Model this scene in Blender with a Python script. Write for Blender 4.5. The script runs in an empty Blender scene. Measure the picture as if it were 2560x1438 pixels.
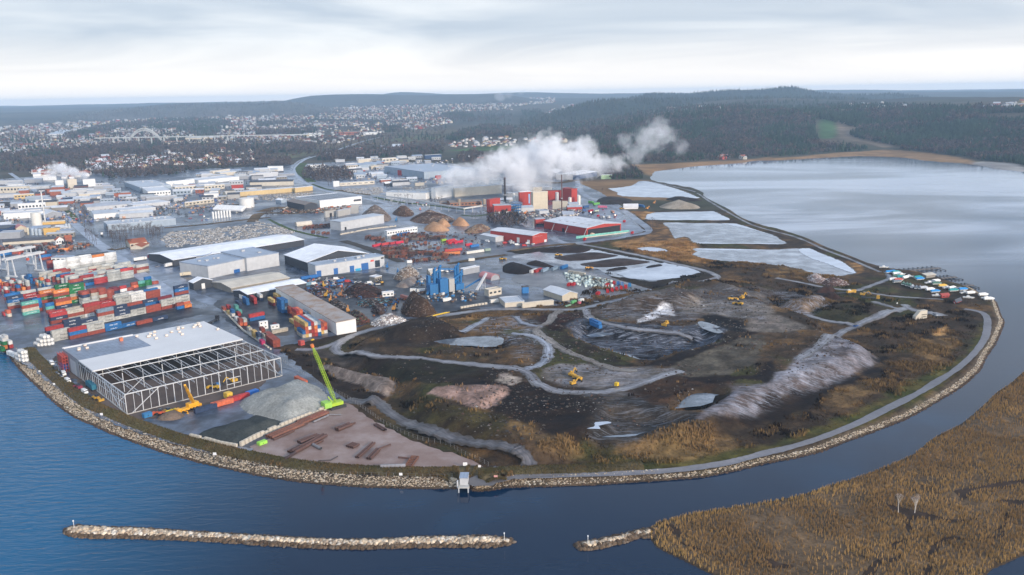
import bpy,math,random
import numpy as np
from mathutils import Matrix,Vector
from mathutils.geometry import delaunay_2d_cdt
random.seed(7); rng = np.random.default_rng(7)
S = bpy.context.scene; COL = S.collection
# ---------------------------------------------------------------- camera
CAM_H = 165.0; FPX = 2100.0; PITCH = math.radians(12.9); ROLL = math.radians(-1.0)
_F = np.array([0,math.cos(PITCH),-math.sin(PITCH)])
_R0 = np.array([1.0,0,0]); _U0 = np.array([0,math.sin(PITCH),math.cos(PITCH)])
_R = _R0*math.cos(ROLL) + _U0*math.sin(ROLL); _U = -_R0*math.sin(ROLL) + _U0*math.cos(ROLL)
cam = bpy.data.cameras.new('camera'); camo = bpy.data.objects.new('camera',cam); COL.objects.link(camo)
m = Matrix.Identity(4)
for i in range(3):
    m[i][0] = _R[i]; m[i][1] = _U[i]; m[i][2] = -_F[i]
m[2][3] = CAM_H
camo.matrix_world = m
cam.sensor_width = 36; cam.lens = 36*FPX/2560; cam.clip_start = 1; cam.clip_end = 90000
S.camera = camo
# ---------------------------------------------------------------- sun, sky, exposure
SUN_AZ = math.radians(138); SUN_EL = math.radians(17)     # azimuth clockwise from +Y: behind the camera, a little to the right
sd = np.array([math.sin(SUN_AZ)*math.cos(SUN_EL),math.cos(SUN_AZ)*math.cos(SUN_EL),math.sin(SUN_EL)])
sun = bpy.data.lights.new('sun','SUN'); sun.energy = 2.9; sun.angle = math.radians(5); sun.color = (1.0,0.83,0.66)
suno = bpy.data.objects.new('sun',sun); COL.objects.link(suno)
suno.rotation_euler = Vector(sd.tolist()).to_track_quat('Z','Y').to_euler(); suno.location = (0,-300,400)
W = bpy.data.worlds.new('World'); S.world = W; W.use_nodes = True
nt = W.node_tree; N = nt.nodes; L = nt.links; N.clear()
def nd(t,**k):
    n = N.new(t)
    for a,b in k.items(): setattr(n,a,b)
    return n
sky = nd('ShaderNodeTexSky',sky_type='NISHITA',sun_disc=False,sun_elevation=SUN_EL,sun_rotation=SUN_AZ,altitude=150,dust_density=2.0)
skym = nd('ShaderNodeVectorMath',operation='SCALE'); skym.inputs['Scale'].default_value = 0.12
L.new(sky.outputs[0],skym.inputs[0])
tc = nd('ShaderNodeTexCoord'); sep = nd('ShaderNodeSeparateXYZ'); L.new(tc.outputs['Generated'],sep.inputs[0])
# clouds lie on a flat layer overhead: direction / (height + a little) gives their plan coordinates
addz = nd('ShaderNodeMath',operation='ADD'); addz.inputs[1].default_value = 0.10; L.new(sep.outputs[2],addz.inputs[0])
mx = nd('ShaderNodeMath',operation='MAXIMUM'); mx.inputs[1].default_value = 0.03; L.new(addz.outputs[0],mx.inputs[0])
dv = nd('ShaderNodeVectorMath',operation='DIVIDE'); L.new(tc.outputs['Generated'],dv.inputs[0]); L.new(mx.outputs[0],dv.inputs[1])
mp = nd('ShaderNodeMapping'); mp.inputs['Scale'].default_value = (0.38,0.40,0.3); mp.inputs['Rotation'].default_value = (0,0,0.10); L.new(dv.outputs[0],mp.inputs[0])
n1 = nd('ShaderNodeTexNoise'); n1.inputs['Scale'].default_value = 1.1; n1.inputs['Detail'].default_value = 4; n1.inputs['Roughness'].default_value = 0.52; n1.inputs['Distortion'].default_value = 0.9
L.new(mp.outputs[0],n1.inputs['Vector'])
rp = nd('ShaderNodeValToRGB'); rp.color_ramp.elements[0].position = 0.36; rp.color_ramp.elements[1].position = 0.66
rp.color_ramp.elements[0].color = (0.47,0.54,0.64,1); rp.color_ramp.elements[1].color = (0.77,0.80,0.84,1)
L.new(n1.outputs[0],rp.inputs[0])
# low stratus band: brighter towards the horizon
hz = nd('ShaderNodeMapRange'); hz.inputs[1].default_value = 0.0; hz.inputs[2].default_value = 0.07; hz.inputs[3].default_value = 1.0; hz.inputs[4].default_value = 0.0
L.new(sep.outputs[2],hz.inputs[0])
mp2 = nd('ShaderNodeMapping'); mp2.inputs['Scale'].default_value = (1.4,1.4,22.0); L.new(tc.outputs['Generated'],mp2.inputs[0])
n2 = nd('ShaderNodeTexNoise'); n2.inputs['Scale'].default_value = 1.0; n2.inputs['Detail'].default_value = 5; L.new(mp2.outputs[0],n2.inputs['Vector'])
r2 = nd('ShaderNodeMapRange'); r2.inputs[1].default_value = 0.18; r2.inputs[2].default_value = 0.5; L.new(n2.outputs[0],r2.inputs[0])
ml = nd('ShaderNodeMath',operation='MULTIPLY'); L.new(hz.outputs[0],ml.inputs[0]); L.new(r2.outputs[0],ml.inputs[1])
mixh = nd('ShaderNodeMixRGB'); mixh.inputs[2].default_value = (1.10,1.02,0.94,1); L.new(ml.outputs[0],mixh.inputs[0]); L.new(rp.outputs[0],mixh.inputs[1])
up = nd('ShaderNodeMapRange',interpolation_type='SMOOTHSTEP'); up.inputs[1].default_value = 0.10; up.inputs[2].default_value = 0.62; L.new(sep.outputs[2],up.inputs[0])
mixu = nd('ShaderNodeMixRGB',blend_type='MULTIPLY'); mixu.inputs[2].default_value = (0.60,0.67,0.78,1); L.new(up.outputs[0],mixu.inputs[0]); L.new(mixh.outputs[0],mixu.inputs[1])
mixs = nd('ShaderNodeMixRGB'); mixs.inputs[0].default_value = 0.90; L.new(skym.outputs[0],mixs.inputs[1]); # the cloud is thinner and brighter on the side of the sun
dt = nd('ShaderNodeVectorMath',operation='DOT_PRODUCT'); dt.inputs[1].default_value = tuple(sd); L.new(tc.outputs['Generated'],dt.inputs[0])
gl = nd('ShaderNodeMapRange',interpolation_type='SMOOTHSTEP'); gl.inputs[1].default_value = -0.25; gl.inputs[2].default_value = 1.0; gl.inputs[3].default_value = 1.0; gl.inputs[4].default_value = 2.5; L.new(dt.outputs['Value'],gl.inputs[0])
sg = nd('ShaderNodeVectorMath',operation='SCALE'); L.new(mixu.outputs[0],sg.inputs[0]); L.new(gl.outputs[0],sg.inputs['Scale']); L.new(sg.outputs[0],mixs.inputs[2])
bg = nd('ShaderNodeBackground'); bg.inputs[1].default_value = 1.0; L.new(mixs.outputs[0],bg.inputs[0])
wo = nd('ShaderNodeOutputWorld'); L.new(bg.outputs[0],wo.inputs[0])
S.view_settings.view_transform = 'Standard'; S.view_settings.look = 'None'; S.view_settings.exposure = 0.34; S.view_settings.gamma = 1.0
S.render.engine = 'CYCLES'
cy = S.cycles; cy.use_denoising = True; cy.max_bounces = 7; cy.diffuse_bounces = 2; cy.glossy_bounces = 2; cy.transmission_bounces = 3; cy.volume_bounces = 5; cy.transparent_max_bounces = 12
cy.caustics_reflective = False; cy.caustics_refractive = False; cy.volume_step_rate = 2.0; cy.volume_max_steps = 160
cy.sample_clamp_indirect = 4.0
try: cy.denoiser = 'OPENIMAGEDENOISE'
except Exception: pass
# ---------------------------------------------------------------- photograph points -> places on the ground
OFF = {'A1': (0,200),'A2': (640,200),'A3': (1280,200),'A4': (1920,200),'B1': (0,480),'B2': (640,480),'B3': (1280,480),'B4': (1920,480),
       'C1': (0,780),'C2': (640,780),'C3': (1280,780),'C4': (1920,780),'D1': (0,1078),'D2': (640,1078),'D3': (1280,1078),'D4': (1920,1078),'Z1': (0,560,7.11),'Z2': (0,700,7.11),'Z3': (280,660,9.1),'Z4': (540,700,7.11)}
ZS = 3.994
def px(w,*pts):
    """points read off an enlarged window of the photograph -> whole-photograph points"""
    if w == 'P': return list(pts)
    ox,oy = OFF[w][:2]; s = OFF[w][2] if len(OFF[w]) > 2 else ZS
    return [(ox + x/s,oy + y/s) for x,y in pts]
def p1(w,x,y): return px(w,(x,y))[0]
LAND = 2.5
def ray(x,y):
    d = _F + (x-1280)/FPX*_R + (719-y)/FPX*_U
    return d
def G0(x,y,z=LAND):
    d = ray(x,y); dz = min(d[2],-1e-4); t = (z-CAM_H)/dz
    return np.array([d[0]*t,d[1]*t])
def at_dist(x,y,Y):
    d = ray(x,y); t = Y/d[1]
    return np.array([d[0]*t,Y,CAM_H + d[2]*t])
def mpp(p,z=LAND):
    """metres per photograph pixel at a ground point"""
    v = np.array([p[0],p[1],z-CAM_H]); return float(v @ _F)/FPX
# ---------------------------------------------------------------- materials
MATS = {}
def mat(name,col=(0.5,0.5,0.5),rough=0.8,var=0.12,scale=0.6,bump=0.0,bscale=3.0,metal=0.0,spec=0.5,col2=None,attr=None,objcol=False,seam=0.0,seamdir=0,wet=0.0):
    if name in MATS: return MATS[name]
    M = bpy.data.materials.new(name); M.use_nodes = True; t = M.node_tree; nn = t.nodes; ll = t.links
    b = nn['Principled BSDF']; b.inputs['Roughness'].default_value = rough; b.inputs['Metallic'].default_value = metal
    b.inputs['Specular IOR Level'].default_value = spec
    co = nn.new('ShaderNodeTexCoord')
    no = nn.new('ShaderNodeTexNoise'); no.inputs['Scale'].default_value = scale; no.inputs['Detail'].default_value = 6; no.inputs['Roughness'].default_value = 0.65
    ll.new(co.outputs['Object'],no.inputs['Vector'])
    if attr:
        a = nn.new('ShaderNodeVertexColor'); a.layer_name = attr; src = a.outputs[0]
    elif objcol:
        a = nn.new('ShaderNodeObjectInfo'); src = a.outputs['Color']
    else:
        a = nn.new('ShaderNodeRGB'); a.outputs[0].default_value = (*col,1); src = a.outputs[0]
    mr = nn.new('ShaderNodeMapRange'); mr.inputs[1].default_value = 0.3; mr.inputs[2].default_value = 0.7; mr.inputs[3].default_value = 1-var; mr.inputs[4].default_value = 1+var
    ll.new(no.outputs[0],mr.inputs[0])
    if col2:
        m2 = nn.new('ShaderNodeMixRGB'); m2.inputs[2].default_value = (*col2,1); ll.new(src,m2.inputs[1])
        r2 = nn.new('ShaderNodeMapRange'); r2.inputs[1].default_value = 0.42; r2.inputs[2].default_value = 0.62; ll.new(no.outputs[0],r2.inputs[0]); ll.new(r2.outputs[0],m2.inputs[0]); src = m2.outputs[0]
    no3 = nn.new('ShaderNodeTexNoise'); no3.inputs['Scale'].default_value = scale*0.13; no3.inputs['Detail'].default_value = 3; ll.new(co.outputs['Object'],no3.inputs['Vector'])
    mr3 = nn.new('ShaderNodeMapRange'); mr3.inputs[1].default_value = 0.3; mr3.inputs[2].default_value = 0.7; mr3.inputs[3].default_value = 1-var*0.7; mr3.inputs[4].default_value = 1+var*0.7; ll.new(no3.outputs[0],mr3.inputs[0])
    mm = nn.new('ShaderNodeMath'); mm.operation = 'MULTIPLY'; ll.new(mr.outputs[0],mm.inputs[0]); ll.new(mr3.outputs[0],mm.inputs[1]); fac = mm.outputs[0]
    if seam:
        wv = nn.new('ShaderNodeTexWave'); wv.bands_direction = 'XY'[seamdir]; wv.inputs['Scale'].default_value = seam; wv.inputs['Distortion'].default_value = 0.0
        ll.new(co.outputs['Object'],wv.inputs['Vector'])
        ms = nn.new('ShaderNodeMapRange'); ms.inputs[1].default_value = 0.0; ms.inputs[2].default_value = 0.25; ms.inputs[3].default_value = 0.82; ms.inputs[4].default_value = 1.0; ll.new(wv.outputs[1],ms.inputs[0])
        m4 = nn.new('ShaderNodeMath'); m4.operation = 'MULTIPLY'; ll.new(fac,m4.inputs[0]); ll.new(ms.outputs[0],m4.inputs[1]); fac = m4.outputs[0]
    mc = nn.new('ShaderNodeVectorMath'); mc.operation = 'SCALE'; ll.new(src,mc.inputs[0]); ll.new(fac,mc.inputs['Scale'])
    ll.new(mc.outputs[0],b.inputs['Base Color'])
    if wet:
        rw = nn.new('ShaderNodeMapRange'); rw.inputs[1].default_value = 0.38; rw.inputs[2].default_value = 0.6; rw.inputs[3].default_value = rough; rw.inputs[4].default_value = wet
        ll.new(no3.outputs[0],rw.inputs[0]); ll.new(rw.outputs[0],b.inputs['Roughness'])
    if bump:
        bp = nn.new('ShaderNodeBump'); bp.inputs['Strength'].default_value = 1.0; bp.inputs['Distance'].default_value = bump
        nb = nn.new('ShaderNodeTexNoise'); nb.inputs['Scale'].default_value = bscale; nb.inputs['Detail'].default_value = 5; ll.new(co.outputs['Object'],nb.inputs['Vector'])
        ll.new(nb.outputs[0],bp.inputs['Height']); ll.new(bp.outputs[0],b.inputs['Normal'])
    MATS[name] = M
    return M
# ---------------------------------------------------------------- mesh helpers
def link(o,parent=None,label=None,cat=None,group=None,kind=None):
    COL.objects.link(o)
    if parent is not None: o.parent = parent
    if label: o['label'] = label
    if cat: o['category'] = cat
    if group: o['group'] = group
    if kind: o['kind'] = kind
    return o
def np_mesh(name,V,Fc,mt=None,cols=None,smooth=False):
    """V (n,3), Fc (m,k) arrays -> mesh; cols (n,3) go to the colour attribute Col"""
    me = bpy.data.meshes.new(name); V = np.asarray(V,np.float32); Fc = np.asarray(Fc,np.int32)
    k = Fc.shape[1]; nf = len(Fc)
    me.vertices.add(len(V)); me.vertices.foreach_set('co',V.ravel())
    me.loops.add(nf*k); me.loops.foreach_set('vertex_index',Fc.ravel())
    me.polygons.add(nf); me.polygons.foreach_set('loop_start',np.arange(nf,dtype=np.int32)*k)
    if cols is not None:
        c = np.ones((len(V),4),np.float32); cc = np.asarray(cols); c[:,:cc.shape[1]] = cc
        a = me.color_attributes.new('Col','FLOAT_COLOR','POINT'); a.data.foreach_set('color',c.ravel())
    me.update(calc_edges=True)
    if smooth: me.polygons.foreach_set('use_smooth',np.ones(nf,bool))
    if mt: me.materials.append(mt)
    return me
def mobj(name,me,parent=None,**k):
    return link(bpy.data.objects.new(name,me),parent,**k)
class MB:
    """collects simple solids and links them as one mesh object"""
    def __init__(s): s.v = []; s.f = []
    def add(s,vs,fs):
        n = len(s.v); s.v += [tuple(map(float,v)) for v in vs]; s.f += [tuple(i+n for i in f) for f in fs]; return s
    def box(s,x0,x1,y0,y1,z0,z1):
        return s.add([(x0,y0,z0),(x1,y0,z0),(x1,y1,z0),(x0,y1,z0),(x0,y0,z1),(x1,y0,z1),(x1,y1,z1),(x0,y1,z1)],
                     [(0,3,2,1),(4,5,6,7),(0,1,5,4),(1,2,6,5),(2,3,7,6),(3,0,4,7)])
    def prism(s,pts,z0,z1):
        n = len(pts)
        return s.add([(x,y,z0) for x,y in pts] + [(x,y,z1) for x,y in pts],[tuple(range(n-1,-1,-1)),tuple(range(n,2*n))] + [(i,(i+1) % n,n+(i+1) % n,n+i) for i in range(n)])
    def bar(s,a,b,w,w2=None):
        """square bar from a to b"""
        a = Vector(a); b = Vector(b); d = (b-a)
        if d.length < 1e-6: return s
        d.normalize(); u = d.cross(Vector((0,0,1)))
        if u.length < 1e-3: u = Vector((1,0,0))
        u.normalize(); v = d.cross(u); w2 = w if w2 is None else w2
        P = [a+(u*i+v*j)*w/2 for i,j in ((-1,-1),(1,-1),(1,1),(-1,1))] + [b+(u*i+v*j)*w2/2 for i,j in ((-1,-1),(1,-1),(1,1),(-1,1))]
        return s.add(P,[(0,1,2,3),(7,6,5,4),(0,4,5,1),(1,5,6,2),(2,6,7,3),(3,7,4,0)])
    def tube(s,a,b,r,r2=None,n=8,cap=True):
        a = Vector(a); b = Vector(b); d = (b-a)
        if d.length < 1e-6: return s
        d.normalize(); u = d.cross(Vector((0,0,1)))
        if u.length < 1e-3: u = Vector((1,0,0))
        u.normalize(); v = d.cross(u); r2 = r if r2 is None else r2
        P = [a+(u*math.cos(t)+v*math.sin(t))*r for t in [2*math.pi*i/n for i in range(n)]] + [b+(u*math.cos(t)+v*math.sin(t))*r2 for t in [2*math.pi*i/n for i in range(n)]]
        fs = [(i,n+i,n+(i+1) % n,(i+1) % n) for i in range(n)]
        if cap: fs += [tuple(range(n)),tuple(range(2*n-1,n-1,-1))]
        return s.add(P,fs)
    def mesh(s,name,mt):
        me = bpy.data.meshes.new(name); me.from_pydata(s.v,[],s.f); me.update()
        if mt: me.materials.append(mt)
        return me
    def build(s,name,mt,parent=None,**k):
        return mobj(name,s.mesh(name,mt),parent,**k)
def empty(name,loc=(0,0,0),rz=0.0,**k):
    o = bpy.data.objects.new(name,None); o.location = loc; o.rotation_euler = (0,0,rz); o.empty_display_size = 1
    return link(o,**k)
def clone(o,parent=None):
    c = o.copy(); COL.objects.link(c); c.parent = parent
    for ch in list(o.children): clone(ch,c)
    return c
def smooth_poly(P,closed=True,k=4):
    P = np.asarray(P,float); n = len(P); out = []
    for i in range(n if closed else n-1):
        if closed: a,b,c,d = P[(i-1) % n],P[i],P[(i+1) % n],P[(i+2) % n]
        else: a,b,c,d = P[max(i-1,0)],P[i],P[i+1],P[min(i+2,n-1)]
        for j in range(k):
            t = j/k; out.append(0.5*((2*b)+(-a+c)*t+(2*a-5*b+4*c-d)*t*t+(-a+3*b-3*c+d)*t**3))
    if not closed: out.append(P[-1])
    return np.array(out)
def sdist(X,Y,P):
    """signed distance (negative inside) from points to a polygon"""
    X = np.asarray(X,float); Y = np.asarray(Y,float); d2 = np.full(X.shape,1e18); ins = np.zeros(X.shape,bool); n = len(P)
    for i in range(n):
        ax,ay = P[i]; bx,by = P[(i+1) % n]; ex,ey = bx-ax,by-ay; l2 = ex*ex+ey*ey
        if l2 < 1e-9: continue
        t = np.clip(((X-ax)*ex+(Y-ay)*ey)/l2,0,1)
        d2 = np.minimum(d2,(X-ax-t*ex)**2+(Y-ay-t*ey)**2)
        if ay != by:
            c = ((ay > Y) != (by > Y)) & (X < (bx-ax)*(Y-ay)/(by-ay)+ax); ins ^= c
    d = np.sqrt(d2); return np.where(ins,-d,d)
def inside(X,Y,P): return sdist(X,Y,P) < 0
def sstep(a,b,x):
    t = np.clip((x-a)/(b-a),0,1); return t*t*(3-2*t)
_ng = rng.random((64,64))
def vnoise(x,y):
    x = np.asarray(x,float); y = np.asarray(y,float); xi = np.floor(x).astype(int); yi = np.floor(y).astype(int); fx = x-xi; fy = y-yi
    fx = fx*fx*(3-2*fx); fy = fy*fy*(3-2*fy); g = lambda a,b: _ng[a % 64,b % 64]
    return (g(xi,yi)*(1-fx)+g(xi+1,yi)*fx)*(1-fy)+(g(xi,yi+1)*(1-fx)+g(xi+1,yi+1)*fx)*fy
def fbm(x,y,o=4):
    s = 0; a = 0.5; f = 1.0
    for i in range(o):
        s = s+a*vnoise(np.asarray(x)*f+17.3*i,np.asarray(y)*f+9.1*i); a *= 0.5; f *= 2.03
    return s/(1-0.5**o)
# ================================================================ terrain outlines (read off the photograph)
SHORE_PX = [(-1700,492),(-900,560),(-420,668),(-160,770)] + px('C1',(0,365),(130,500),(260,640),(420,790),(560,920),(740,1050),(900,1120),(1060,1195),(1300,1290),(1500,1360)) \
  + px('D1',(1650,220),(1850,275),(2050,330),(2300,385)) + px('D2',(0,440),(300,490),(600,525),(900,548),(1200,565),(1500,572),(1800,575),(2010,573),(2045,555),(2140,560),(2170,600),(2350,590)) \
  + px('D3',(0,562),(400,553),(800,540),(1100,520),(1500,495),(1900,460),(2200,405)) + px('D4',(0,320),(200,285),(500,215),(800,100)) \
  + px('C4',(1000,1220),(1400,1060),(1700,890),(1900,770),(2060,640),(2130,560),(2180,450),(2270,320),(2330,180),(2355,100),(2325,40)) \
  + px('B4',(2280,1110),(2240,1075),(2180,1050),(2110,1015),(2040,970),(1930,930),(1800,890),(1690,850),(1560,815),(1400,790),(1250,775),(1100,740),(1000,710),(800,630),(560,540),(400,465),(250,415),(100,370)) \
  + px('B3',(2556,350),(2300,260),(2150,160),(2000,90),(1900,25)) + px('A3',(2200,1300),(2000,1190),(1870,1100),(1700,1060),(1550,1035),(1400,1003),(1378,985),(1400,950),(1440,908),(1620,888),(1720,872),(1900,855),(2100,842),(2300,826),(2420,806)) \
  + px('A4',(0,802),(280,792),(450,780),(640,770),(900,758),(1100,762),(1300,770),(1500,795),(1700,815),(1900,827),(2100,852),(2300,892),(2556,915))
SH = [G0(x,y,0.0) for x,y in SHORE_PX]
SH = smooth_poly(SH,closed=False,k=3)
SHORE = [tuple(p) for p in SH] + [(1500,1640),(2400,1500),(13000,1300),(13000,22000),(-13000,22000),(-13000,3000)]
ISL_PX = px('D3',(1440,915),(1560,880),(1800,820),(2100,770),(2330,735)) + px('D4',(0,700),(300,640),(600,545),(900,455),(1200,340),(1450,225),(1600,100),(1720,30)) \
  + px('C4',(1900,1130),(2100,970),(2300,790),(2450,690),(2556,590)) + [(2700,820),(3000,700),(3300,760),(3300,1500)] + px('D4',(3000,1180),(2700,1220),(2556,1250),(2350,1340),(2220,1400),(2150,1500),(2100,1640)) \
  + px('D3',(2600,1640),(2000,1438),(1850,1370),(1650,1270),(1500,1200),(1420,1150),(1380,1090),(1360,1010))
ISLAND = [tuple(p) for p in smooth_poly([G0(x,y,0.0) for x,y in ISL_PX],k=3)]
BW_PX = px('D1',(640,1010),(680,975),(760,955),(1000,968),(1500,985),(2000,1020)) + px('D2',(0,1050),(400,1075),(800,1092),(1200,1090),(1600,1070),(2000,1062),(2300,1060),(2480,1078),(2570,1098),(2545,1122),(2450,1148),(2300,1155),(1800,1155),(1400,1165),(1000,1175),(700,1165),(400,1155),(0,1130)) \
  + px('D1',(2200,1105),(1700,1080),(1200,1065),(900,1065),(700,1045))
BREAK = [tuple(p) for p in smooth_poly([G0(x,y,0.0) for x,y in BW_PX],k=2)]
SPIT_PX = px('D3',(630,1140),(700,1118),(850,1092),(1000,1060),(1200,1015),(1330,985),(1420,970),(1400,1060),(1280,1060),(1150,1105),(1050,1125),(900,1165),(760,1185),(690,1180))
SPIT = [tuple(p) for p in smooth_poly([G0(x,y,0.0) for x,y in SPIT_PX],k=2)]
def wp(pts,z=LAND,k=3): return [tuple(p) for p in smooth_poly([G0(x,y,z) for x,y in pts],k=k)]
# --- landfill: plateau, mounds and pits; (outline, height change, slope width, level the outline was read at)
PLATEAU = wp([(905,912),(985,955),(1010,1000),(1060,1060),(1160,1100),(1300,1140),(1400,1138),(1500,1110),(1700,1105),(1830,1062),(1930,1005),(2060,950),(2190,895),(2150,860),(2080,838),(2040,800),(1950,770),(1850,730),(1720,705),(1620,728),(1520,760),(1400,785),(1250,795),(1080,805),(940,838),(880,862),(868,890)],6)
RELIEF = [
 (wp(px('C2',(1240,255),(1500,150),(1820,95),(1960,160),(2080,225),(1900,280),(1700,325),(1450,320)),9),5.5,16),
 (wp(px('B3',(830,1200),(1100,1110),(1550,1010),(1720,1020),(1950,1090),(1830,1165),(1400,1205),(1150,1215)),9),5.5,20),
 (wp(px('B4',(60,1130),(200,1095),(400,1050),(640,1065),(560,1125),(430,1180),(250,1172)),5),5.0,14),
 (wp(px('B4',(430,1180),(700,1080),(1100,1110),(1310,1180),(1150,1240),(850,1310),(600,1250)),5),2.0,14),
 (wp(px('B3',(1800,860),(2100,830),(2556,900),(2556,1010),(2300,1030),(1950,970)),8),3.0,18),
 (wp(px('C3',(540,240),(720,150),(1000,190),(1700,240),(1870,200),(2170,280),(1950,395),(1600,480),(1400,545),(1200,505),(850,405),(620,310)),7),-5.0,16),
 (wp(px('C3',(1490,1030),(1700,840),(1900,800),(2200,830),(2250,860),(2100,960),(1900,1045),(1560,1045)),7),-4.5,14),
 (wp(px('C3',(870,1020),(1050,1000),(1300,1010),(1600,1060),(1850,1110),(1960,1130),(1700,1230),(1300,1310),(900,1325),(690,1305),(830,1200),(790,1120)),5),-4.0,16),
 (wp(px('C2',(1700,330),(1900,300),(2300,260),(2556,300),(2556,380),(2400,420),(2050,395)),7),-3.0,12),
 (wp(px('C2',(1080,900),(1120,840),(1230,815),(1290,850),(1260,900),(1150,915)),2.5),2.0,6),
 (wp(px('C2',(1720,830),(1950,790),(2400,780),(2556,800),(2450,900),(2280,985),(2100,940),(1850,880)),8),1.6,5),
 (wp(px('C2',(660,500),(1000,600),(1380,690),(1330,800),(1200,780),(1000,680),(700,560)),4),2.6,5),
]
POND_PX = {
 'lagoon': (px('A3',(960,1090),(1030,1085),(1200,1060),(1260,1020),(1340,1016),(1500,1052),(1700,1112),(1840,1170),(1850,1188),(1550,1182),(1100,1167),(1050,1130)),0),
 'upper pond': (px('B3',(1340,250),(1430,205),(1960,195),(2010,190),(2120,245),(2170,283),(1850,283),(1380,280)),0),
 'middle pond': (px('B3',(1510,306),(1800,312),(2230,318),(2400,370),(2556,415)) + px('B4',(70,440),(130,480),(195,515),(100,524),(0,522)) + px('B3',(2300,518),(1840,517),(1800,495),(1730,445),(1630,470),(1600,420),(1565,360)),0),
 'lower pond': (px('B3',(1840,562),(2556,578)) + px('B4',(150,572),(410,562),(500,602),(640,655),(760,705),(850,775),(880,812),(800,828),(700,840),(540,835),(400,800),(300,765),(0,722)) + px('B3',(2300,705),(2000,680),(1800,630),(1850,600)),0),
 'reed pond': (px('B3',(1250,562),(1400,550),(1530,575),(1530,600),(1330,590)),0),
}
PONDS = {k: wp(v[0],1.6,k=2) for k,v in POND_PX.items()}
EMB = [G0(x,y,2.5) for x,y in px('A3',(1345,1008),(1540,1048),(1700,1085),(1860,1130),(1980,1215),(2180,1335),(2380,1440)) + px('B3',(2556,378)) + px('B4',(240,440),(400,500),(560,575),(800,665),(1000,750),(1120,800))]
def pline_dist(X,Y,P):
    d2 = np.full(np.shape(X),1e18)
    for i in range(len(P)-1):
        ax,ay = P[i]; bx,by = P[i+1]; ex,ey = bx-ax,by-ay; t = np.clip(((X-ax)*ex+(Y-ay)*ey)/(ex*ex+ey*ey),0,1)
        d2 = np.minimum(d2,(X-ax-t*ex)**2+(Y-ay-t*ey)**2)
    return np.sqrt(d2)
def H(X,Y,far=False):
    X = np.asarray(X,float); Y = np.asarray(Y,float)
    s = sdist(X,Y,SHORE)
    z = np.interp(s,[-11,-6,0,7,16],[LAND,LAND-0.1,0.0,-2.2,-3.2])
    if not far:
        near = Y < 1160
        for P,hh,w in ((ISLAND,0.75,5),(BREAK,1.8,5.5),(SPIT,1.6,5.5)):
            si = sdist(X,Y,P); z = np.maximum(z,np.interp(si,[-w,0,6],[hh,0.0,-3.2]))
        sp = sdist(X,Y,PLATEAU); z = z + 7.5*sstep(4,-12,sp)*(0.9+0.25*fbm(X/60,Y/60))
        for P,dh,w in RELIEF: z = z + dh*1.35*sstep(0,-w*.75,sdist(X,Y,P))
        for P in PONDS.values(): z = np.where(sdist(X,Y,P) < 3,np.minimum(z,np.interp(sdist(X,Y,P),[-3,3],[0.9,2.4])),z)
        z = z + np.where(s < -14,((fbm(X/14,Y/14)-0.5)*1.6+(fbm(X/5+8,Y/5,3)-.5)*1.1)*sstep(6,-12,sp),0)
    land = sstep(-12,-60,s)
    z = z + land*sstep(3000,11000,Y)*118*(0.75+0.5*fbm(X/1500,Y/1500,3))
    z = z + sstep(-30,-1500,s)*sstep(150,900,X-0.08*Y+250)*sstep(1500,2500,Y)*92*(0.6+0.8*fbm(X/700+3,Y/700,3))*sstep(7000,4200,Y)
    return z
def grid(x0,x1,y0,y1,d):
    xs = np.arange(x0,x1+d*0.5,d); ys = np.arange(y0,y1+d*0.5,d); X,Y = np.meshgrid(xs,ys)
    nx,ny = len(xs),len(ys); i = np.arange(nx*ny).reshape(ny,nx)
    Fq = np.stack([i[:-1,:-1],i[:-1,1:],i[1:,1:],i[1:,:-1]],-1).reshape(-1,4)
    return X.ravel(),Y.ravel(),Fq,nx,ny
DX = 1.8
gx,gy,gF,gnx,gny = grid(-470,660,215,640,DX)
gz = H(gx,gy)
DX2 = 3.6
hx,hy,hF,hnx,hny = grid(-1010,1000,636,1180,DX2)
hz_ = H(hx,hy)
DX3 = 15.0
kx,ky,kF,knx,kny = grid(-2400,2400,1175,4100,DX3)
kz = H(kx,ky,True)-0.06
DX4 = 150.0
fx_,fy_,fF,fnx,fny = grid(-13000,13000,4080,17000,DX4)
fz = H(fx_,fy_,True)-0.4
def _bil(Z,x0,y0,d,nx,ny,x,y):
    u = np.clip((x-x0)/d,0,nx-1.001); v = np.clip((y-y0)/d,0,ny-1.001); i = np.floor(u).astype(int); j = np.floor(v).astype(int); fu = u-i; fv = v-j; Z = Z.reshape(ny,nx)
    return (Z[j,i]*(1-fu)+Z[j,i+1]*fu)*(1-fv)+(Z[j+1,i]*(1-fu)+Z[j+1,i+1]*fu)*fv
def hgt(x,y):
    x = np.asarray(x,float); y = np.asarray(y,float)
    z = _bil(fz,-13000,4080,DX4,fnx,fny,x,y)
    z = np.where(y < 4090,_bil(kz,-2400,1175,DX3,knx,kny,x,y),z)
    z = np.where(y < 1178,_bil(hz_,-1010,636,DX2,hnx,hny,x,y),z)
    return np.where((y < 638) & (x > -470) & (x < 660),_bil(gz,-470,215,DX,gnx,gny,x,y),z)
def G(x,y):
    """photograph point -> (x, y, z) on the terrain"""
    z = LAND
    for _ in range(7):
        p = G0(x,y,z); z = 0.5*z+0.5*float(hgt(p[0],p[1]))
    p = G0(x,y,z); return (float(p[0]),float(p[1]),float(hgt(p[0],p[1])))
def GA(pts): return [G(x,y) for x,y in pts]
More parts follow.
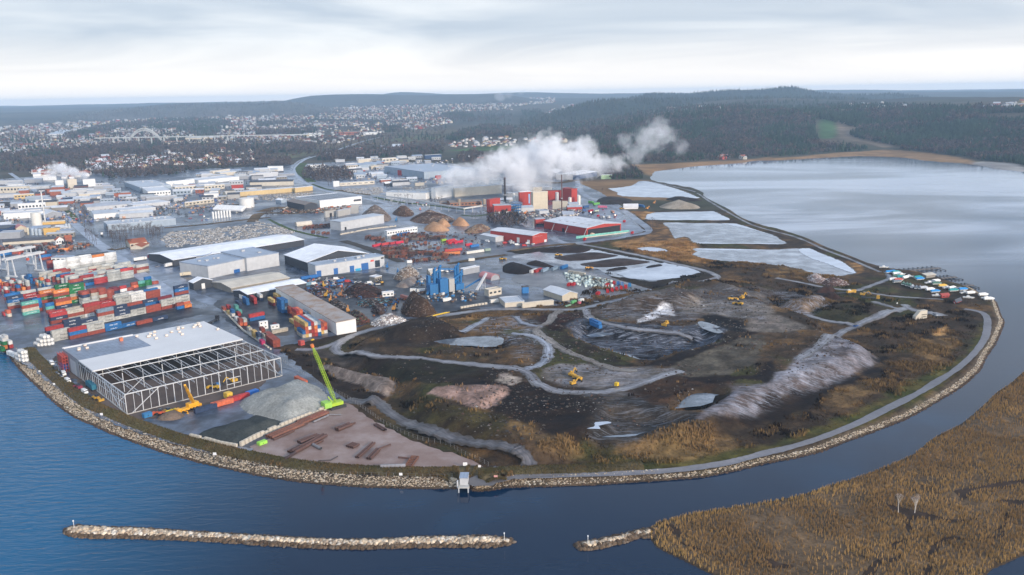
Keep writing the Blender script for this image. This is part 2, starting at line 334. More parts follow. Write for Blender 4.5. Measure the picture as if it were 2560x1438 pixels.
# ================================================================ ground colours (the soils themselves)
def mottle(X,Y,c1,c2,sc,o=4,k=1.0):
    f = sstep(0.5-0.22/k,0.5+0.22/k,fbm(X/sc,Y/sc,o))[:,None]; return np.array(c1)[None]*(1-f)+np.array(c2)[None]*f
DARKV = (0.030,0.020,0.014); BROWN = (0.075,0.052,0.032); OLIVE = (0.060,0.058,0.022); TAN = (0.24,0.155,0.072); SOIL = (0.016,0.011,0.009); GREY = (0.13,0.115,0.10); GRAVEL = (0.22,0.19,0.17); FROST = (0.42,0.46,0.55); PINK = (0.20,0.145,0.125)
def paint(C,X,Y,P,c,feather=3.0,k=1.0,c2=None,sc=8.0,rag=4.0):
    P = np.asarray(P); lo = P.min(0)-12; hi = P.max(0)+12
    mk = (X > lo[0]) & (X < hi[0]) & (Y > lo[1]) & (Y < hi[1])
    if not mk.any(): return
    x = X[mk]; y = Y[mk]; s = sdist(x,y,P)+(fbm(x/7,y/7,3)-0.5)*2*rag
    a = (sstep(feather/2,-feather/2,s)*k)[:,None]
    cc = mottle(x,y,c,c2 if c2 is not None else c,sc); C[mk] = C[mk]*(1-a)+cc*a
PAINT = [  # outline, level, colour, second colour, feather, strength, mottle scale
 (px('C3',(0,740),(600,840),(860,1010),(790,1120),(820,1200),(600,1320),(300,1260),(0,1150)) + px('C2',(2300,1000),(2000,860),(1900,700),(1750,580),(2000,560),(2400,600),(2556,640)),7,SOIL,DARKV,4,1,9),
 (px('C2',(1000,560),(1400,480),(2000,540),(2450,590),(2420,700),(2200,760),(1700,780),(1500,700),(1200,620)),7,(0.028,0.026,0.014),DARKV,4,1,12),
 (px('C3',(1040,820),(1230,880),(1500,1020),(1700,1080),(1990,1120),(1700,1230),(1300,1310),(900,1325),(690,1305),(830,1200),(790,1120),(870,1020),(700,930),(760,840)),5,(0.075,0.062,0.05),(0.035,0.03,0.026),3,1,10),
 (px('C3',(1100,840),(1480,700),(1900,620),(2200,740),(2150,800),(1700,830),(1480,1000),(1300,930)),7,(0.06,0.035,0.02),DARKV,4,0.9,8),
 (px('C3',(420,190),(520,230),(850,400),(1150,520),(1300,580),(1050,590),(760,500),(560,400),(330,210)),8,(0.045,0.045,0.02),DARKV,3,1,8),
 (px('C3',(300,60),(700,30),(780,120),(620,160),(500,230),(330,190)),8,(0.05,0.022,0.013),SOIL,3,1,7),
 (px('C3',(540,230),(700,150),(1000,190),(1700,235),(1870,195),(2170,275),(1950,390),(1600,470),(1400,545),(1200,505),(850,405),(620,300)),3.5,(0.07,0.075,0.09),(0.012,0.012,0.016),3,1,9),
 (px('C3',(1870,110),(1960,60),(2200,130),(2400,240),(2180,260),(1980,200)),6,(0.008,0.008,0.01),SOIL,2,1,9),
 (px('C3',(1000,590),(1300,590),(1640,470),(1950,390),(2400,250),(2380,300),(2000,420),(1700,560),(1500,600)),7,SOIL,DARKV,2,1,9),
 (px('C3',(1200,420),(1400,380),(1620,470),(1400,545),(1150,490)),4,(0.016,0.009,0.009),SOIL,2,1,9),
 (px('C3',(1560,620),(2000,420),(2400,280),(2520,330),(2450,520),(2300,640),(2000,690),(1700,690)),7.5,(0.10,0.088,0.07),(0.06,0.05,0.038),3,1,9),
 (px('C3',(280,620),(700,560),(1000,600),(1400,590),(1700,640),(1450,700),(1100,790),(700,800),(420,740)),7.5,(0.115,0.10,0.085),(0.16,0.15,0.15),3,1,10),
 (px('C3',(1700,700),(2300,690),(2500,640),(2556,560)) + px('C4',(60,560),(30,720),(0,760)) + px('C3',(2400,720),(2000,760)),7.5,(0.02,0.013,0.01),SOIL,3,1,9),
 (px('C3',(820,1200-1200),(1800,30),(2556,60),(2556,140),(2300,90),(1950,40),(1830,110),(1400,120),(900,100)),8,(0.11,0.095,0.085),(0.07,0.055,0.048),4,0.9,12),
 (px('B3',(830,1200),(1100,1090),(1550,990),(1800,990),(2556,900),(2556,1150),(2000,1250),(1500,1300),(1000,1290)),8.5,(0.062,0.047,0.036),(0.10,0.085,0.072),5,1,14),
 (px('B3',(1650,1240),(1900,1100),(2556,1150),(2556,1330),(2200,1290),(1900,1240)),8,(0.16,0.14,0.12),(0.11,0.095,0.08),4,1,9),
 (px('B3',(1230,1345),(1340,1260),(1450,1190),(1560,1190),(1630,1220),(1600,1260),(1480,1250),(1400,1310)),8,(0.52,0.52,0.53),(0.3,0.28,0.27),2,.9,4),
 (px('C4',(0,760),(240,560),(450,380),(640,300),(830,290),(1100,400),(1080,470),(800,600),(500,730),(200,800),(0,930)) + px('C3',(2400,1010),(1950,1090),(1850,1090),(2100,900),(2250,850),(2150,790)),7,(0.17,0.16,0.17),(0.075,0.06,0.055),3,1,6),
 (px('C4',(640,300),(660,360),(560,560),(300,680),(100,730),(0,790),(200,600),(420,420)),7,(0.23,0.23,0.25),(0.10,0.088,0.085),4,0.7,5),
 (px('C4',(1050,440),(1200,390),(1150,460)),6,SOIL,SOIL,2,1,9),
 (px('C4',(0,870),(560,720),(1060,510),(1100,560),(700,760),(200,1010),(0,1050)) + px('C3',(2300,1100),(2000,1120),(2400,1030)),5,SOIL,DARKV,5,1,8),
 (px('D3',(450,420),(700,330),(1500,290),(2100,200),(2556,130)) + px('C4',(500,1140),(1000,950),(1500,640),(1900,480),(2050,330),(2120,150),(2200,20),(2150,250),(1950,530),(1500,870),(900,1130),(300,1300)) + px('D3',(2400,280),(1700,370),(900,415)),2.6,(0.060,0.068,0.020),(0.10,0.085,0.03),6,0.95,14),
 (px('C4',(1640,230),(1700,160),(1800,130),(1800,200),(1740,240)),3,TAN,(0.3,0.2,0.1),3,1,5),
 (px('B4',(70,1130),(400,1050),(640,1065),(430,1180)),7,(0.15,0.115,0.085),(0.11,0.085,0.065),3,1,10),
 (px('B4',(430,1180),(700,1080),(1100,1110),(1310,1180),(1150,1240),(850,1310),(600,1250)),5,(0.055,0.05,0.022),(0.05,0.035,0.022),4,1,14),
 (px('B4',(0,1240),(400,1390),(0,1438)) + px('C3',(2300,200),(2400,60)),8,(0.15,0.13,0.115),GREY,5,1,10),
 (px('B4',(470,1000),(560,960),(680,980),(660,1010)),5,(0.05,0.03,0.02),SOIL,2,1,5),
 (px('C2',(1880,100),(2100,60),(2400,50),(2300,110),(2050,140)),6,TAN,(0.12,0.08,0.04),3,0.9,6),
 (px('C2',(930,290),(1020,240),(1280,190),(1100,250),(1000,330)),4,(0.16,0.11,0.055),BROWN,3,0.9,6),
 (px('C2',(400,380),(680,360),(860,440),(1200,480),(1000,560),(700,480)),3,(0.085,0.072,0.062),(0.05,0.04,0.033),4,1,9),
 (px('C2',(200,400),(420,420),(760,560),(1200,760),(1100,880),(880,860),(620,700),(420,540),(250,470)),3,(0.05,0.035,0.022),DARKV,3,1,8),
 (px('C2',(1370,780),(1450,820),(1800,1000),(2556,1130),(2556,1330),(1900,1250),(1500,1050),(1300,900)),5,(0.075,0.062,0.026),(0.05,0.036,0.02),4,1,9),
 (px('C2',(1720,830),(1950,790),(2400,780),(2556,800),(2450,900),(2280,985),(2100,940),(1850,880)),9.5,(0.24,0.175,0.15),(0.19,0.14,0.12),1.5,1,6),
 (px('C2',(2430,690),(2480,640),(2556,640)) + px('C3',(100,690),(0,740)),9,(0.24,0.21,0.18),GRAVEL,2,1,6),
 (px('C2',(660,500),(1000,600),(1380,690),(1330,800),(1200,780),(1000,680),(700,560)),5.2,(0.19,0.16,0.14),(0.14,0.115,0.10),1.5,1,6),
 (px('C2',(1090,880),(1130,830),(1240,810),(1290,850),(1240,890)),2.5,(0.05,0.03,0.022),SOIL,2,1,5),
 (px('C2',(1240,255),(1500,140),(1820,85),(1960,150),(2080,225),(1900,280),(1700,325),(1450,320)),11,(0.042,0.032,0.024),(0.03,0.022,0.017),4,1,9),
 (px('B3',(1000,500),(1600,420),(1790,500),(2080,690),(1700,700),(1400,640),(1100,560)),2.5,(0.26,0.165,0.075),(0.17,0.10,0.045),4,1,12),
 (px('B3',(1190,190),(1430,190),(1340,270),(1290,260)),2.5,(0.26,0.165,0.075),(0.17,0.10,0.045),4,1,12),
 (px('B3',(1350,290),(1500,300),(1600,400),(1700,440),(1500,480),(1250,500),(1380,420)),2.5,(0.19,0.12,0.06),(0.09,0.06,0.035),4,1,10),
 (px('B4',(760,690),(860,700),(960,790),(880,830),(830,740)),2.5,(0.24,0.15,0.07),(0.15,0.09,0.04),2,1,6),
 (px('B4',(0,740),(300,740),(430,810),(300,860),(0,830)),2.5,(0.16,0.11,0.055),BROWN,4,1,8),
 (px('B3',(820,120),(880,50),(1200,80),(1560,60),(1900,90),(2050,160),(1900,200),(1200,190)),2.5,(0.06,0.048,0.04),(0.03,0.024,0.02),4,1,10),
 (px('A3',(690,1070),(760,1020),(1250,1015),(1200,1060),(1000,1085),(1090,1165),(820,1170),(720,1120)),2.5,(0.23,0.14,0.065),(0.13,0.085,0.045),5,1,14),
 (px('B3',(0,600),(300,560),(700,530),(800,560),(1400,660),(1900,760),(2030,830),(1700,930),(1350,950),(900,830),(400,760),(0,830)),2.5,(0.040,0.033,0.02),DARKV,6,1,9),
 (px('C4',(540,940),(620,800),(1000,690),(1240,690),(1230,740),(1000,830),(860,940)),2.5,(0.185,0.125,0.062),(0.10,0.07,0.038),6,0.8,7),
 (px('C4',(1380,620),(1500,520),(1640,500),(1580,600),(1480,680)),2.5,(0.185,0.125,0.062),(0.10,0.07,0.038),6,0.8,7),
 (px('C4',(1350,260),(1600,270),(1850,240),(1900,300),(1800,420),(1600,480),(1450,400)),2.5,(0.185,0.125,0.062),(0.10,0.07,0.038),6,0.8,7),
 (px('D3',(1050,180),(1500,140),(2150,60),(2200,180),(1700,290),(1100,250)),2.5,(0.185,0.125,0.062),(0.10,0.07,0.038),6,0.8,7),
 (px('D3',(0,60),(250,70),(300,160),(520,200),(690,240),(600,290),(250,260),(0,150)),2.5,(0.185,0.125,0.062),(0.10,0.07,0.038),6,0.8,7),
]
FROSTED = [(px('C4',(0,760),(240,560),(450,380),(640,300),(830,290),(1100,400),(1080,470),(800,600),(500,730),(200,800),(0,930))+px('C3',(2400,1010),(1950,1090),(1850,1090),(2100,900),(2250,850),(2150,790)),7,.42),(PAINT[6][0],3.5,.55),(PAINT[11][0],7.5,.45),(PAINT[13][0],8,.5),(PAINT[14][0],8.5,.35),(PAINT[15][0],8,.5),(PAINT[2][0],5,.22),(px('C2',(2050,210),(2400,60),(2556,40))+px('C3',(300,150),(370,370),(150,580),(0,500),(0,380))+px('C2',(2450,330),(2300,260)),7,.7),(px('B4',(0,930),(500,980),(700,1080),(400,1220),(0,1200)),6,.6)]
def frost(X,Y):
    a = np.zeros(len(X))
    for pp,lv,k in FROSTED: a = np.maximum(a,k*sstep(3,-6,sdist(X,Y,wp(pp,lv,k=1))))
    return a
def near_cols(X,Y,Z):
    C = mottle(X,Y,BROWN,(0.045,0.033,0.022),11,5); f = sstep(0.52,0.72,fbm(X/22+40,Y/22))[:,None]; C = C*(1-f)+np.array((0.12,0.078,0.038))*f
    f = sstep(0.55,0.75,fbm(X/30+90,Y/30+7))[:,None]; C = C*(1-f)+np.array(OLIVE)*f
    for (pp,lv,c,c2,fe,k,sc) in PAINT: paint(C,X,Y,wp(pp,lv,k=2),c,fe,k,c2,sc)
    si = sdist(X,Y,ISLAND)[:,None]; C = np.where(si < 3,np.array((.17,.105,.048))*(.7+.6*fbm(X/9,Y/9)[:,None]),C)
    C = C*(.5+fbm(X/4.5+31,Y/4.5,4)[:,None]); C = C**1.34*1.85
    # wet dark line and shore gravel
    bank = ((Z < 1.9) & (Z > -1.5))
    C[bank] = C[bank]*0.25+np.array((0.10,0.075,0.05))*0.75
    C[Z < 0.25] *= 0.45
    # frost on the bare tops
    f = (sstep(0.62,0.8,fbm(X/9+11,Y/9+51,5))*0.0)[:,None]
    return np.c_[np.clip(C,0.004,0.9),frost(X,Y)]
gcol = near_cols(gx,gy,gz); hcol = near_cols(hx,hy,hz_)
MGROUND = mat('ground_soil',attr='Col',rough=0.95,var=0.42,scale=0.55,bump=0.35,bscale=0.9,spec=0.15)
t = MGROUND.node_tree; nn = t.nodes; ll = t.links; b = nn['Principled BSDF']; src = b.inputs['Base Color'].links[0].from_socket; va = [n for n in nn if n.type == 'VERTEX_COLOR'][0]; co = [n for n in nn if n.type == 'TEX_COORD'][0]
mpf = nn.new('ShaderNodeMapping'); mpf.inputs['Rotation'].default_value = (0,0,0.75); mpf.inputs['Scale'].default_value = (0.05,0.42,0.1); ll.new(co.outputs['Object'],mpf.inputs[0])
nf = nn.new('ShaderNodeTexNoise'); nf.inputs['Scale'].default_value = 1.0; nf.inputs['Detail'].default_value = 6; nf.inputs['Distortion'].default_value = 2.2; nf.inputs['Roughness'].default_value = 0.7; ll.new(mpf.outputs[0],nf.inputs['Vector'])
rf = nn.new('ShaderNodeMapRange'); rf.inputs[1].default_value = 0.50; rf.inputs[2].default_value = 0.62; ll.new(nf.outputs[0],rf.inputs[0])
mf = nn.new('ShaderNodeMath'); mf.operation = 'MULTIPLY'; ll.new(rf.outputs[0],mf.inputs[0]); ll.new(va.outputs['Alpha'],mf.inputs[1])
xf = nn.new('ShaderNodeMixRGB'); xf.inputs[2].default_value = (0.36,0.40,0.48,1); ll.new(mf.outputs[0],xf.inputs[0]); ll.new(src,xf.inputs[1]); ll.new(xf.outputs[0],b.inputs['Base Color'])
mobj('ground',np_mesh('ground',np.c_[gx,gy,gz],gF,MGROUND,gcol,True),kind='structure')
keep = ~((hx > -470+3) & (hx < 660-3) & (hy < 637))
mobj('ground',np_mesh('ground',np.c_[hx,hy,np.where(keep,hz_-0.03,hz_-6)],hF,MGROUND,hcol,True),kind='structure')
# far plain: fields, heath and bare ground
kc = mottle(kx,ky,(0.085,0.068,0.048),(0.05,0.052,0.032),160,4)
FIELDS = [(px('A2',(620,470),(760,450),(1100,445),(1270,460),(1230,490),(900,510),(560,520)),(0.075,0.10,0.04)),(px('A2',(0,790),(500,720),(600,735),(350,780),(100,820)),(0.12,0.12,0.06)),
  (px('A2',(1940,700),(2556,650),(2556,690),(2100,710)),(0.06,0.11,0.035)),(px('A2',(500,650),(850,610),(1300,570),(1700,560),(1900,600),(1300,640),(700,680)),(0.13,0.10,0.062)),
  (px('A2',(1300,600),(1600,560),(1900,570),(1500,620)),(0.10,0.11,0.055)),(px('A2',(1500,500),(2000,460),(2300,450),(1900,540),(1550,540)),(0.13,0.11,0.07)),
  (px('A2',(2200,730),(2556,730),(2556,790),(2300,770)),(0.09,0.055,0.04)),(px('A2',(2150,330),(2556,310),(2556,360),(2300,370)),(0.13,0.09,0.07)),
  (px('A3',(0,260),(250,265),(460,290),(300,310),(0,300)),(0.09,0.10,0.06)),(px('A3',(0,690),(100,700),(60,720),(0,720)),(0.10,0.06,0.04)),
  (px('A4',(510,570),(620,568),(670,600),(660,640),(540,645),(510,630)),(0.06,0.12,0.045)),(px('A4',(480,510),(640,500),(800,480),(850,510),(820,560),(950,605),(1230,660),(1200,695),(1000,670),(700,640),(680,560),(600,540),(490,530)),(0.16,0.125,0.09)),
  (px('A4',(480,405),(570,402),(570,430),(500,440)),(0.17,0.13,0.10)),
  (px('A3',(1150,845),(1450,840),(1900,815),(2300,800),(2556,770),(2556,785),(2300,830),(1900,860),(1620,893),(1440,912),(1380,950),(1240,880)),(0.26,0.155,0.075)),
  (px('A4',(0,780),(280,770),(640,730),(900,720),(1150,705),(1500,720),(1800,760),(2000,790),(2080,830),(1900,830),(1500,798),(1100,764),(640,772),(280,795),(0,804)),(0.27,0.165,0.08)),
  (px('A4',(2060,815),(2400,830),(2556,870),(2556,912),(2300,893),(2090,852)),(0.30,0.28,0.26)),
  (px('A3',(640,1010),(1300,1000),(1340,1020),(1500,1055),(1860,1190),(1500,1200),(800,1190),(690,1120)),(.24,.145,.07)),(px('A2',(2500,640),(2556,640),(2556,660),(2500,660)),(0.07,0.11,0.04))]
for pp,c in FIELDS: paint(kc,kx,ky,wp(pp,2.5,k=2),c,12,0.95,tuple(v*0.8 for v in c),60,rag=5)
fcol = mottle(fx_,fy_,(0.085,0.075,0.055),(0.05,0.055,0.045),700,4)
MPLAIN = mat('ground_plain',attr='Col',rough=0.95,var=0.3,scale=0.02,spec=0.1)
mobj('ground',np_mesh('ground',np.c_[kx,ky,kz],kF,MPLAIN,kc,True),kind='structure')
mobj('ground',np_mesh('ground',np.c_[fx_,fy_,fz],fF,MPLAIN,fcol,True),kind='structure')
# ---------------------------------------------------------------- water
MW = bpy.data.materials.new('water'); MW.use_nodes = True; t = MW.node_tree; nn = t.nodes; ll = t.links; b = nn['Principled BSDF']
b.inputs['Roughness'].default_value = 0.06; b.inputs['IOR'].default_value = 1.333
co = nn.new('ShaderNodeTexCoord'); sp = nn.new('ShaderNodeSeparateXYZ'); ll.new(co.outputs['Object'],sp.inputs[0])
def wmath(op,a,b_=None,c=None):
    n = nn.new('ShaderNodeMath'); n.operation = op
    for i,v in enumerate((a,b_,c)):
        if v is None: continue
        if isinstance(v,(int,float)): n.inputs[i].default_value = v
        else: ll.new(v,n.inputs[i])
    return n.outputs[0]
def wrange(v,a,b_,c,d):
    n = nn.new('ShaderNodeMapRange'); n.interpolation_type = 'SMOOTHSTEP'
    for i,q in enumerate((a,b_,c,d)): n.inputs[i+1].default_value = q
    ll.new(v,n.inputs[0]); return n.outputs[0]
# western water bluer, with mirrored blue sky put into its colour; river mouth darker
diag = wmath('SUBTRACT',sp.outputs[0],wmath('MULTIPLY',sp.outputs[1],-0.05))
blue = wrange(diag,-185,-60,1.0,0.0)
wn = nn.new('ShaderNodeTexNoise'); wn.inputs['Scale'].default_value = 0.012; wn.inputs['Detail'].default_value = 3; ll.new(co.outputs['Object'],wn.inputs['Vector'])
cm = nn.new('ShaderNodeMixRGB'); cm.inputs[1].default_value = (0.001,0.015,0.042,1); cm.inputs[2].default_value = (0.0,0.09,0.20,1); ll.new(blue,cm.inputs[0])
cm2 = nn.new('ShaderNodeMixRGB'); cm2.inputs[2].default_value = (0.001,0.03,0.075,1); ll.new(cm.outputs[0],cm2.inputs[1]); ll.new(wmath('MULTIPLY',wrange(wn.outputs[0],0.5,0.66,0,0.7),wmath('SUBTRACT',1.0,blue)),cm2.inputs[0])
icz = wmath('MULTIPLY',wrange(sp.outputs[1],640,1000,0.0,1.0),wrange(sp.outputs[0],120,260,0.0,1.0))   # thin skin ice on the sheltered lake, its colour paled for cloud reflections
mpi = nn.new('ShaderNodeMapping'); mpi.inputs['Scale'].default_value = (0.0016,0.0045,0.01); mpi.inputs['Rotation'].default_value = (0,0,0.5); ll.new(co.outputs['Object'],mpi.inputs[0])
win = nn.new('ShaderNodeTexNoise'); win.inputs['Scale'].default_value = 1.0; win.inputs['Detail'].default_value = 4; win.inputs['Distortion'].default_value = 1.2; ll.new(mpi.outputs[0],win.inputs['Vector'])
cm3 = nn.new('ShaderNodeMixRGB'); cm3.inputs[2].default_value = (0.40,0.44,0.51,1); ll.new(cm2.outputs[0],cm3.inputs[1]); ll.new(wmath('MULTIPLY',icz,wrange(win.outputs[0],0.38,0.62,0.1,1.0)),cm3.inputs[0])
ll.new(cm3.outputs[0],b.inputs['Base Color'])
mpw = nn.new('ShaderNodeMapping'); mpw.inputs['Rotation'].default_value = (0,0,math.radians(-24)); mpw.inputs['Scale'].default_value = (0.09,0.36,0.1); ll.new(co.outputs['Object'],mpw.inputs[0])
w1 = nn.new('ShaderNodeTexNoise'); w1.inputs['Scale'].default_value = 1.0; w1.inputs['Detail'].default_value = 4; w1.inputs['Distortion'].default_value = 0.6; ll.new(mpw.outputs[0],w1.inputs['Vector'])
w2 = nn.new('ShaderNodeTexNoise'); w2.inputs['Scale'].default_value = 0.6; w2.inputs['Detail'].default_value = 3; ll.new(co.outputs['Object'],w2.inputs['Vector'])
amp = wmath('ADD',wmath('MULTIPLY',blue,0.42),0.022)
hh = wmath('MULTIPLY',wmath('ADD',w1.outputs[0],wmath('MULTIPLY',w2.outputs[0],0.05)),amp)
bp = nn.new('ShaderNodeBump'); bp.inputs['Strength'].default_value = 1.0; bp.inputs['Distance'].default_value = 1.5; ll.new(hh,bp.inputs['Height']); ll.new(bp.outputs[0],b.inputs['Normal'])
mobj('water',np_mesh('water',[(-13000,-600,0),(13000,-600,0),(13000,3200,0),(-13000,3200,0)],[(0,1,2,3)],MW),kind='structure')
# ================================================================ yards, roads, ponds, shore stones, reeds
MASPH = mat('wet_asphalt',(0.034,0.047,0.070),rough=0.45,var=0.32,scale=0.10,spec=0.5,wet=0.2,bump=0.02,bscale=0.8,col2=(0.085,0.11,0.155))  # base tinted blue for the sky mirrored in the wet surface
MASPHD = mat('dark_wet_asphalt',(0.013,0.018,0.028),rough=0.6,var=0.3,scale=0.12,spec=0.25,wet=0.28,bump=0.02,bscale=0.9,col2=(0.055,0.06,0.07))
MFROST = mat('frosty_asphalt',(0.10,0.125,0.17),rough=0.45,var=0.25,scale=0.06,spec=0.5,wet=0.25,col2=(0.19,0.23,0.30))
MROADG = mat('gravel_track',(0.105,0.105,0.118),rough=0.65,var=0.3,scale=0.35,spec=0.4,wet=0.3,bump=0.05,bscale=1.5,col2=(0.16,0.162,0.18))
MPATH = mat('shore_path_gravel',(0.16,0.16,0.175),rough=0.7,var=0.15,scale=0.4,spec=0.35,bump=0.03,bscale=2.0)
MPINK = mat('pink_gravel',(0.235,0.155,0.128),rough=0.85,var=0.2,scale=0.08,spec=0.3,wet=0.35,bump=0.06,bscale=0.7,col2=(0.25,0.19,0.172))
MBRSOIL = mat('brown_building_soil',(0.105,0.078,0.064),rough=0.9,var=0.2,scale=0.15,spec=0.2,bump=0.06,bscale=0.8)
MICE = mat('ice',(0.34,0.39,0.47),rough=0.28,var=0.14,scale=0.03,spec=0.6,col2=(0.44,0.49,0.57),wet=0.12)
MICEG = mat('grey_ice',(0.17,0.19,0.23),rough=0.22,var=0.4,scale=0.05,spec=0.6,col2=(0.29,0.32,0.36),wet=0.08)
MPUD = mat('puddle',(0.10,0.125,0.155),rough=0.12,var=0.3,scale=0.08,spec=0.6,col2=(0.18,0.21,0.25))
def drape(name,P,mt,dz,step=None,zfix=None,jag=0.0,**k):
    """a sheet with outline P (world points) lying dz above the terrain"""
    P = [tuple(p) for p in P]
    if jag:
        n = len(P); Q = []
        for i in range(n):
            a = np.array(P[i]); b = np.array(P[(i+1) % n]); m_ = max(1,int(np.linalg.norm(b-a)/3.0))
            for j in range(m_):
                p = a+(b-a)*j/m_; Q.append((p[0]+(random.random()-.5)*jag,p[1]+(random.random()-.5)*jag))
        P = Q
    A = np.array(P); lo = A.min(0); hi = A.max(0); pts = [Vector(p) for p in P]; n = len(P); ed = [(i,(i+1) % n) for i in range(n)]
    if zfix is None and step:
        xs = np.arange(lo[0],hi[0],step); ys = np.arange(lo[1],hi[1],step); X,Y = np.meshgrid(xs,ys); X = X.ravel(); Y = Y.ravel(); ok = sdist(X,Y,P) < -step*0.35
        pts += [Vector((float(a),float(b))) for a,b in zip(X[ok],Y[ok])]
    r = delaunay_2d_cdt(pts,ed,[list(range(n))],1,1e-4)
    V = np.array([(v.x,v.y) for v in r[0]]); z = hgt(V[:,0],V[:,1])+dz if zfix is None else np.full(len(V),zfix)
    me = bpy.data.meshes.new(name); me.from_pydata([(float(a),float(b),float(c)) for (a,b),c in zip(V,z)],[],[f if (V[f[1]][0]-V[f[0]][0])*(V[f[2]][1]-V[f[0]][1])-(V[f[1]][1]-V[f[0]][1])*(V[f[2]][0]-V[f[0]][0]) > 0 else f[::-1] for f in r[2]]); me.update(); me.materials.append(mt)
    return mobj(name,me,**k)
LV = [0]
def nz():
    LV[0] += 1; return 0.05+0.005*LV[0]
def yard(name,pts,mt,z=LAND,smooth=0,step=None,jag=1.5,dz=None):
    P = [G0(x,y,z) for x,y in pts]
    if smooth: P = smooth_poly(P,k=smooth)
    return drape(name,P,mt,0,step,zfix=LAND+(dz or nz()),jag=jag,kind='structure')
def strip(name,pts,w,mt,dz=None,world=False,kind='structure'):
    C = np.array([p[:2] for p in (pts if world else GA(pts))]); C = smooth_poly(C,closed=False,k=8)
    d = np.gradient(C,axis=0); d /= np.linalg.norm(d,axis=1)[:,None]+1e-9; nrm = np.c_[-d[:,1],d[:,0]]
    w = np.interp(np.linspace(0,1,len(C)),np.linspace(0,1,len(w)),w) if isinstance(w,(list,tuple)) else np.full(len(C),w)
    w = w*(0.55+0.6*fbm(np.arange(len(C))/6.0+len(C),np.arange(len(C))*0.0+w[0],4))+0.7*(rng.random(len(C))-0.5); dz = dz or nz()
    rows = []; tk = name == 'track' and mt.name in TRK; SS = (-.56,-.44,-.34,-.22,-.1,0,.1,.22,.34,.44,.56) if tk else (-.5,-.25,0,.25,.5); n = len(C)
    for s in SS:
        p = C+nrm*(w*s)[:,None]
        if tk and abs(s) > .4: p = p+nrm*(np.sign(s)*(rng.random(n)-.5)*1.6)[:,None]
        rows.append(np.c_[p,hgt(p[:,0],p[:,1])])
    zc = np.max([r[:,2] for r in rows[1:-1]],axis=0)
    V = np.concatenate([np.c_[r[:,:2],np.maximum(r[:,2],zc-(.9 if tk and j in (0,len(SS)-1) else .25))+(dz if not tk or 0 < j < len(SS)-1 else .02)] for j,r in enumerate(rows)])
    F_ = np.concatenate([np.c_[np.arange(n-1)+j*n,np.arange(1,n)+j*n,np.arange(1,n)+(j+1)*n,np.arange(n-1)+(j+1)*n] for j in range(len(SS)-1)]); cols = None
    if tk:     # mud at the edges, wheel ruts, paler crown
        base = np.array(TRK[mt.name]); soil = np.array((.05,.04,.032)); cc = []
        for s in SS:
            e = np.clip((abs(s)-.3)/.22,0,1)+.35*(rng.random(n)-.5); e = np.clip(e,0,1)[:,None]; k = (.62 if .15 < abs(s) < .27 else 1.12)*(.6+.8*fbm(V[:n,0]/5+s*9,V[:n,1]/5,3))[:,None]; cc.append(base*k*(1-e)+soil*e)
        cols = np.concatenate(cc); mt = mat('track_mud',attr='Col',rough=0.6,var=0.3,scale=0.5,spec=0.35,wet=0.3,bump=0.06,bscale=1.2)
    return mobj(name,np_mesh(name,V,F_,mt,cols),kind=kind)
TRK = {'gravel_track': (.19,.19,.21),'brown_track': (.16,.135,.115),'grey_track': (.095,.09,.096),'frosty_asphalt': (.23,.25,.30)}
# --- yards
YARD = [(-420,640),(-150,735),(0,853),(66,915),(100,935),(150,975),(190,1005),(225,1028),(262,1050),(325,1075),(400,1100),(500,1127),(575,1137),(640,1128),(760,1040),(855,1000),(850,988),(795,955),(742,912),(702,872),(680,872),(715,862),(750,858),(838,838),(890,822),(928,808),(1066,793),(1155,773),(1280,770),(1380,765),(1485,752),(1560,733),(1613,720),(1540,700),(1500,676),(1400,650),(1330,640),(1280,632),(1262,628),(1440,612),(1560,596),(1600,575),(1590,540),(1500,480),(1440,455),(1300,430),(1120,408),(900,402),(760,410),(560,420),(300,432),(160,436),(0,448),(-500,470)]
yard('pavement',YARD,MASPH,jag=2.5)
MAS2 = MFROST
yard('pavement',px('A2',(0,950),(560,1060),(1000,1150),(1500,1270),(2300,1330),(2350,1270),(1900,1230),(1400,1180),(1300,1100),(1280,1000),(1700,960),(1500,820),(1000,830),(900,900),(1000,1000),(700,1020),(560,1000),(400,900),(0,880)),MFROST,jag=4)
yard('pavement',px('B1',(940,280),(1000,560),(1200,680),(1500,870),(1800,1020),(2100,1130),(2300,1120),(1950,1000),(1800,800),(1660,690),(1350,650),(1280,560),(1090,570),(1000,470),(980,400)),MFROST,jag=4)
yard('pavement',px('B2',(880,150),(1300,120),(1800,170),(2100,330),(1650,330),(1350,330),(1000,330)),MFROST,jag=4)
yard('pavement',px('B3',(420,60),(700,60),(900,130),(1080,200),(1200,300),(1340,390),(1130,440),(1060,400),(1050,330),(600,200)),MFROST,jag=4)
yard('pavement',px('B2',(200,1010),(1000,930),(700,1000),(900,1330),(800,1390),(480,1420),(420,1390),(300,1438),(100,1438),(-430,1130),(-380,1080)),MASPHD,jag=1)
yard('pavement',px('B2',(480,840),(1250,800),(1700,880),(2000,1000),(2500,1080),(2400,1130),(1700,1230),(1150,1300),(1000,1350),(700,1000)),MASPHD,jag=3)
yard('pavement',px('C1',(700,250),(1500,150),(2000,30),(2200,40),(2556,300),(2556,60),(1900,-50),(600,120)),MASPHD,jag=2)
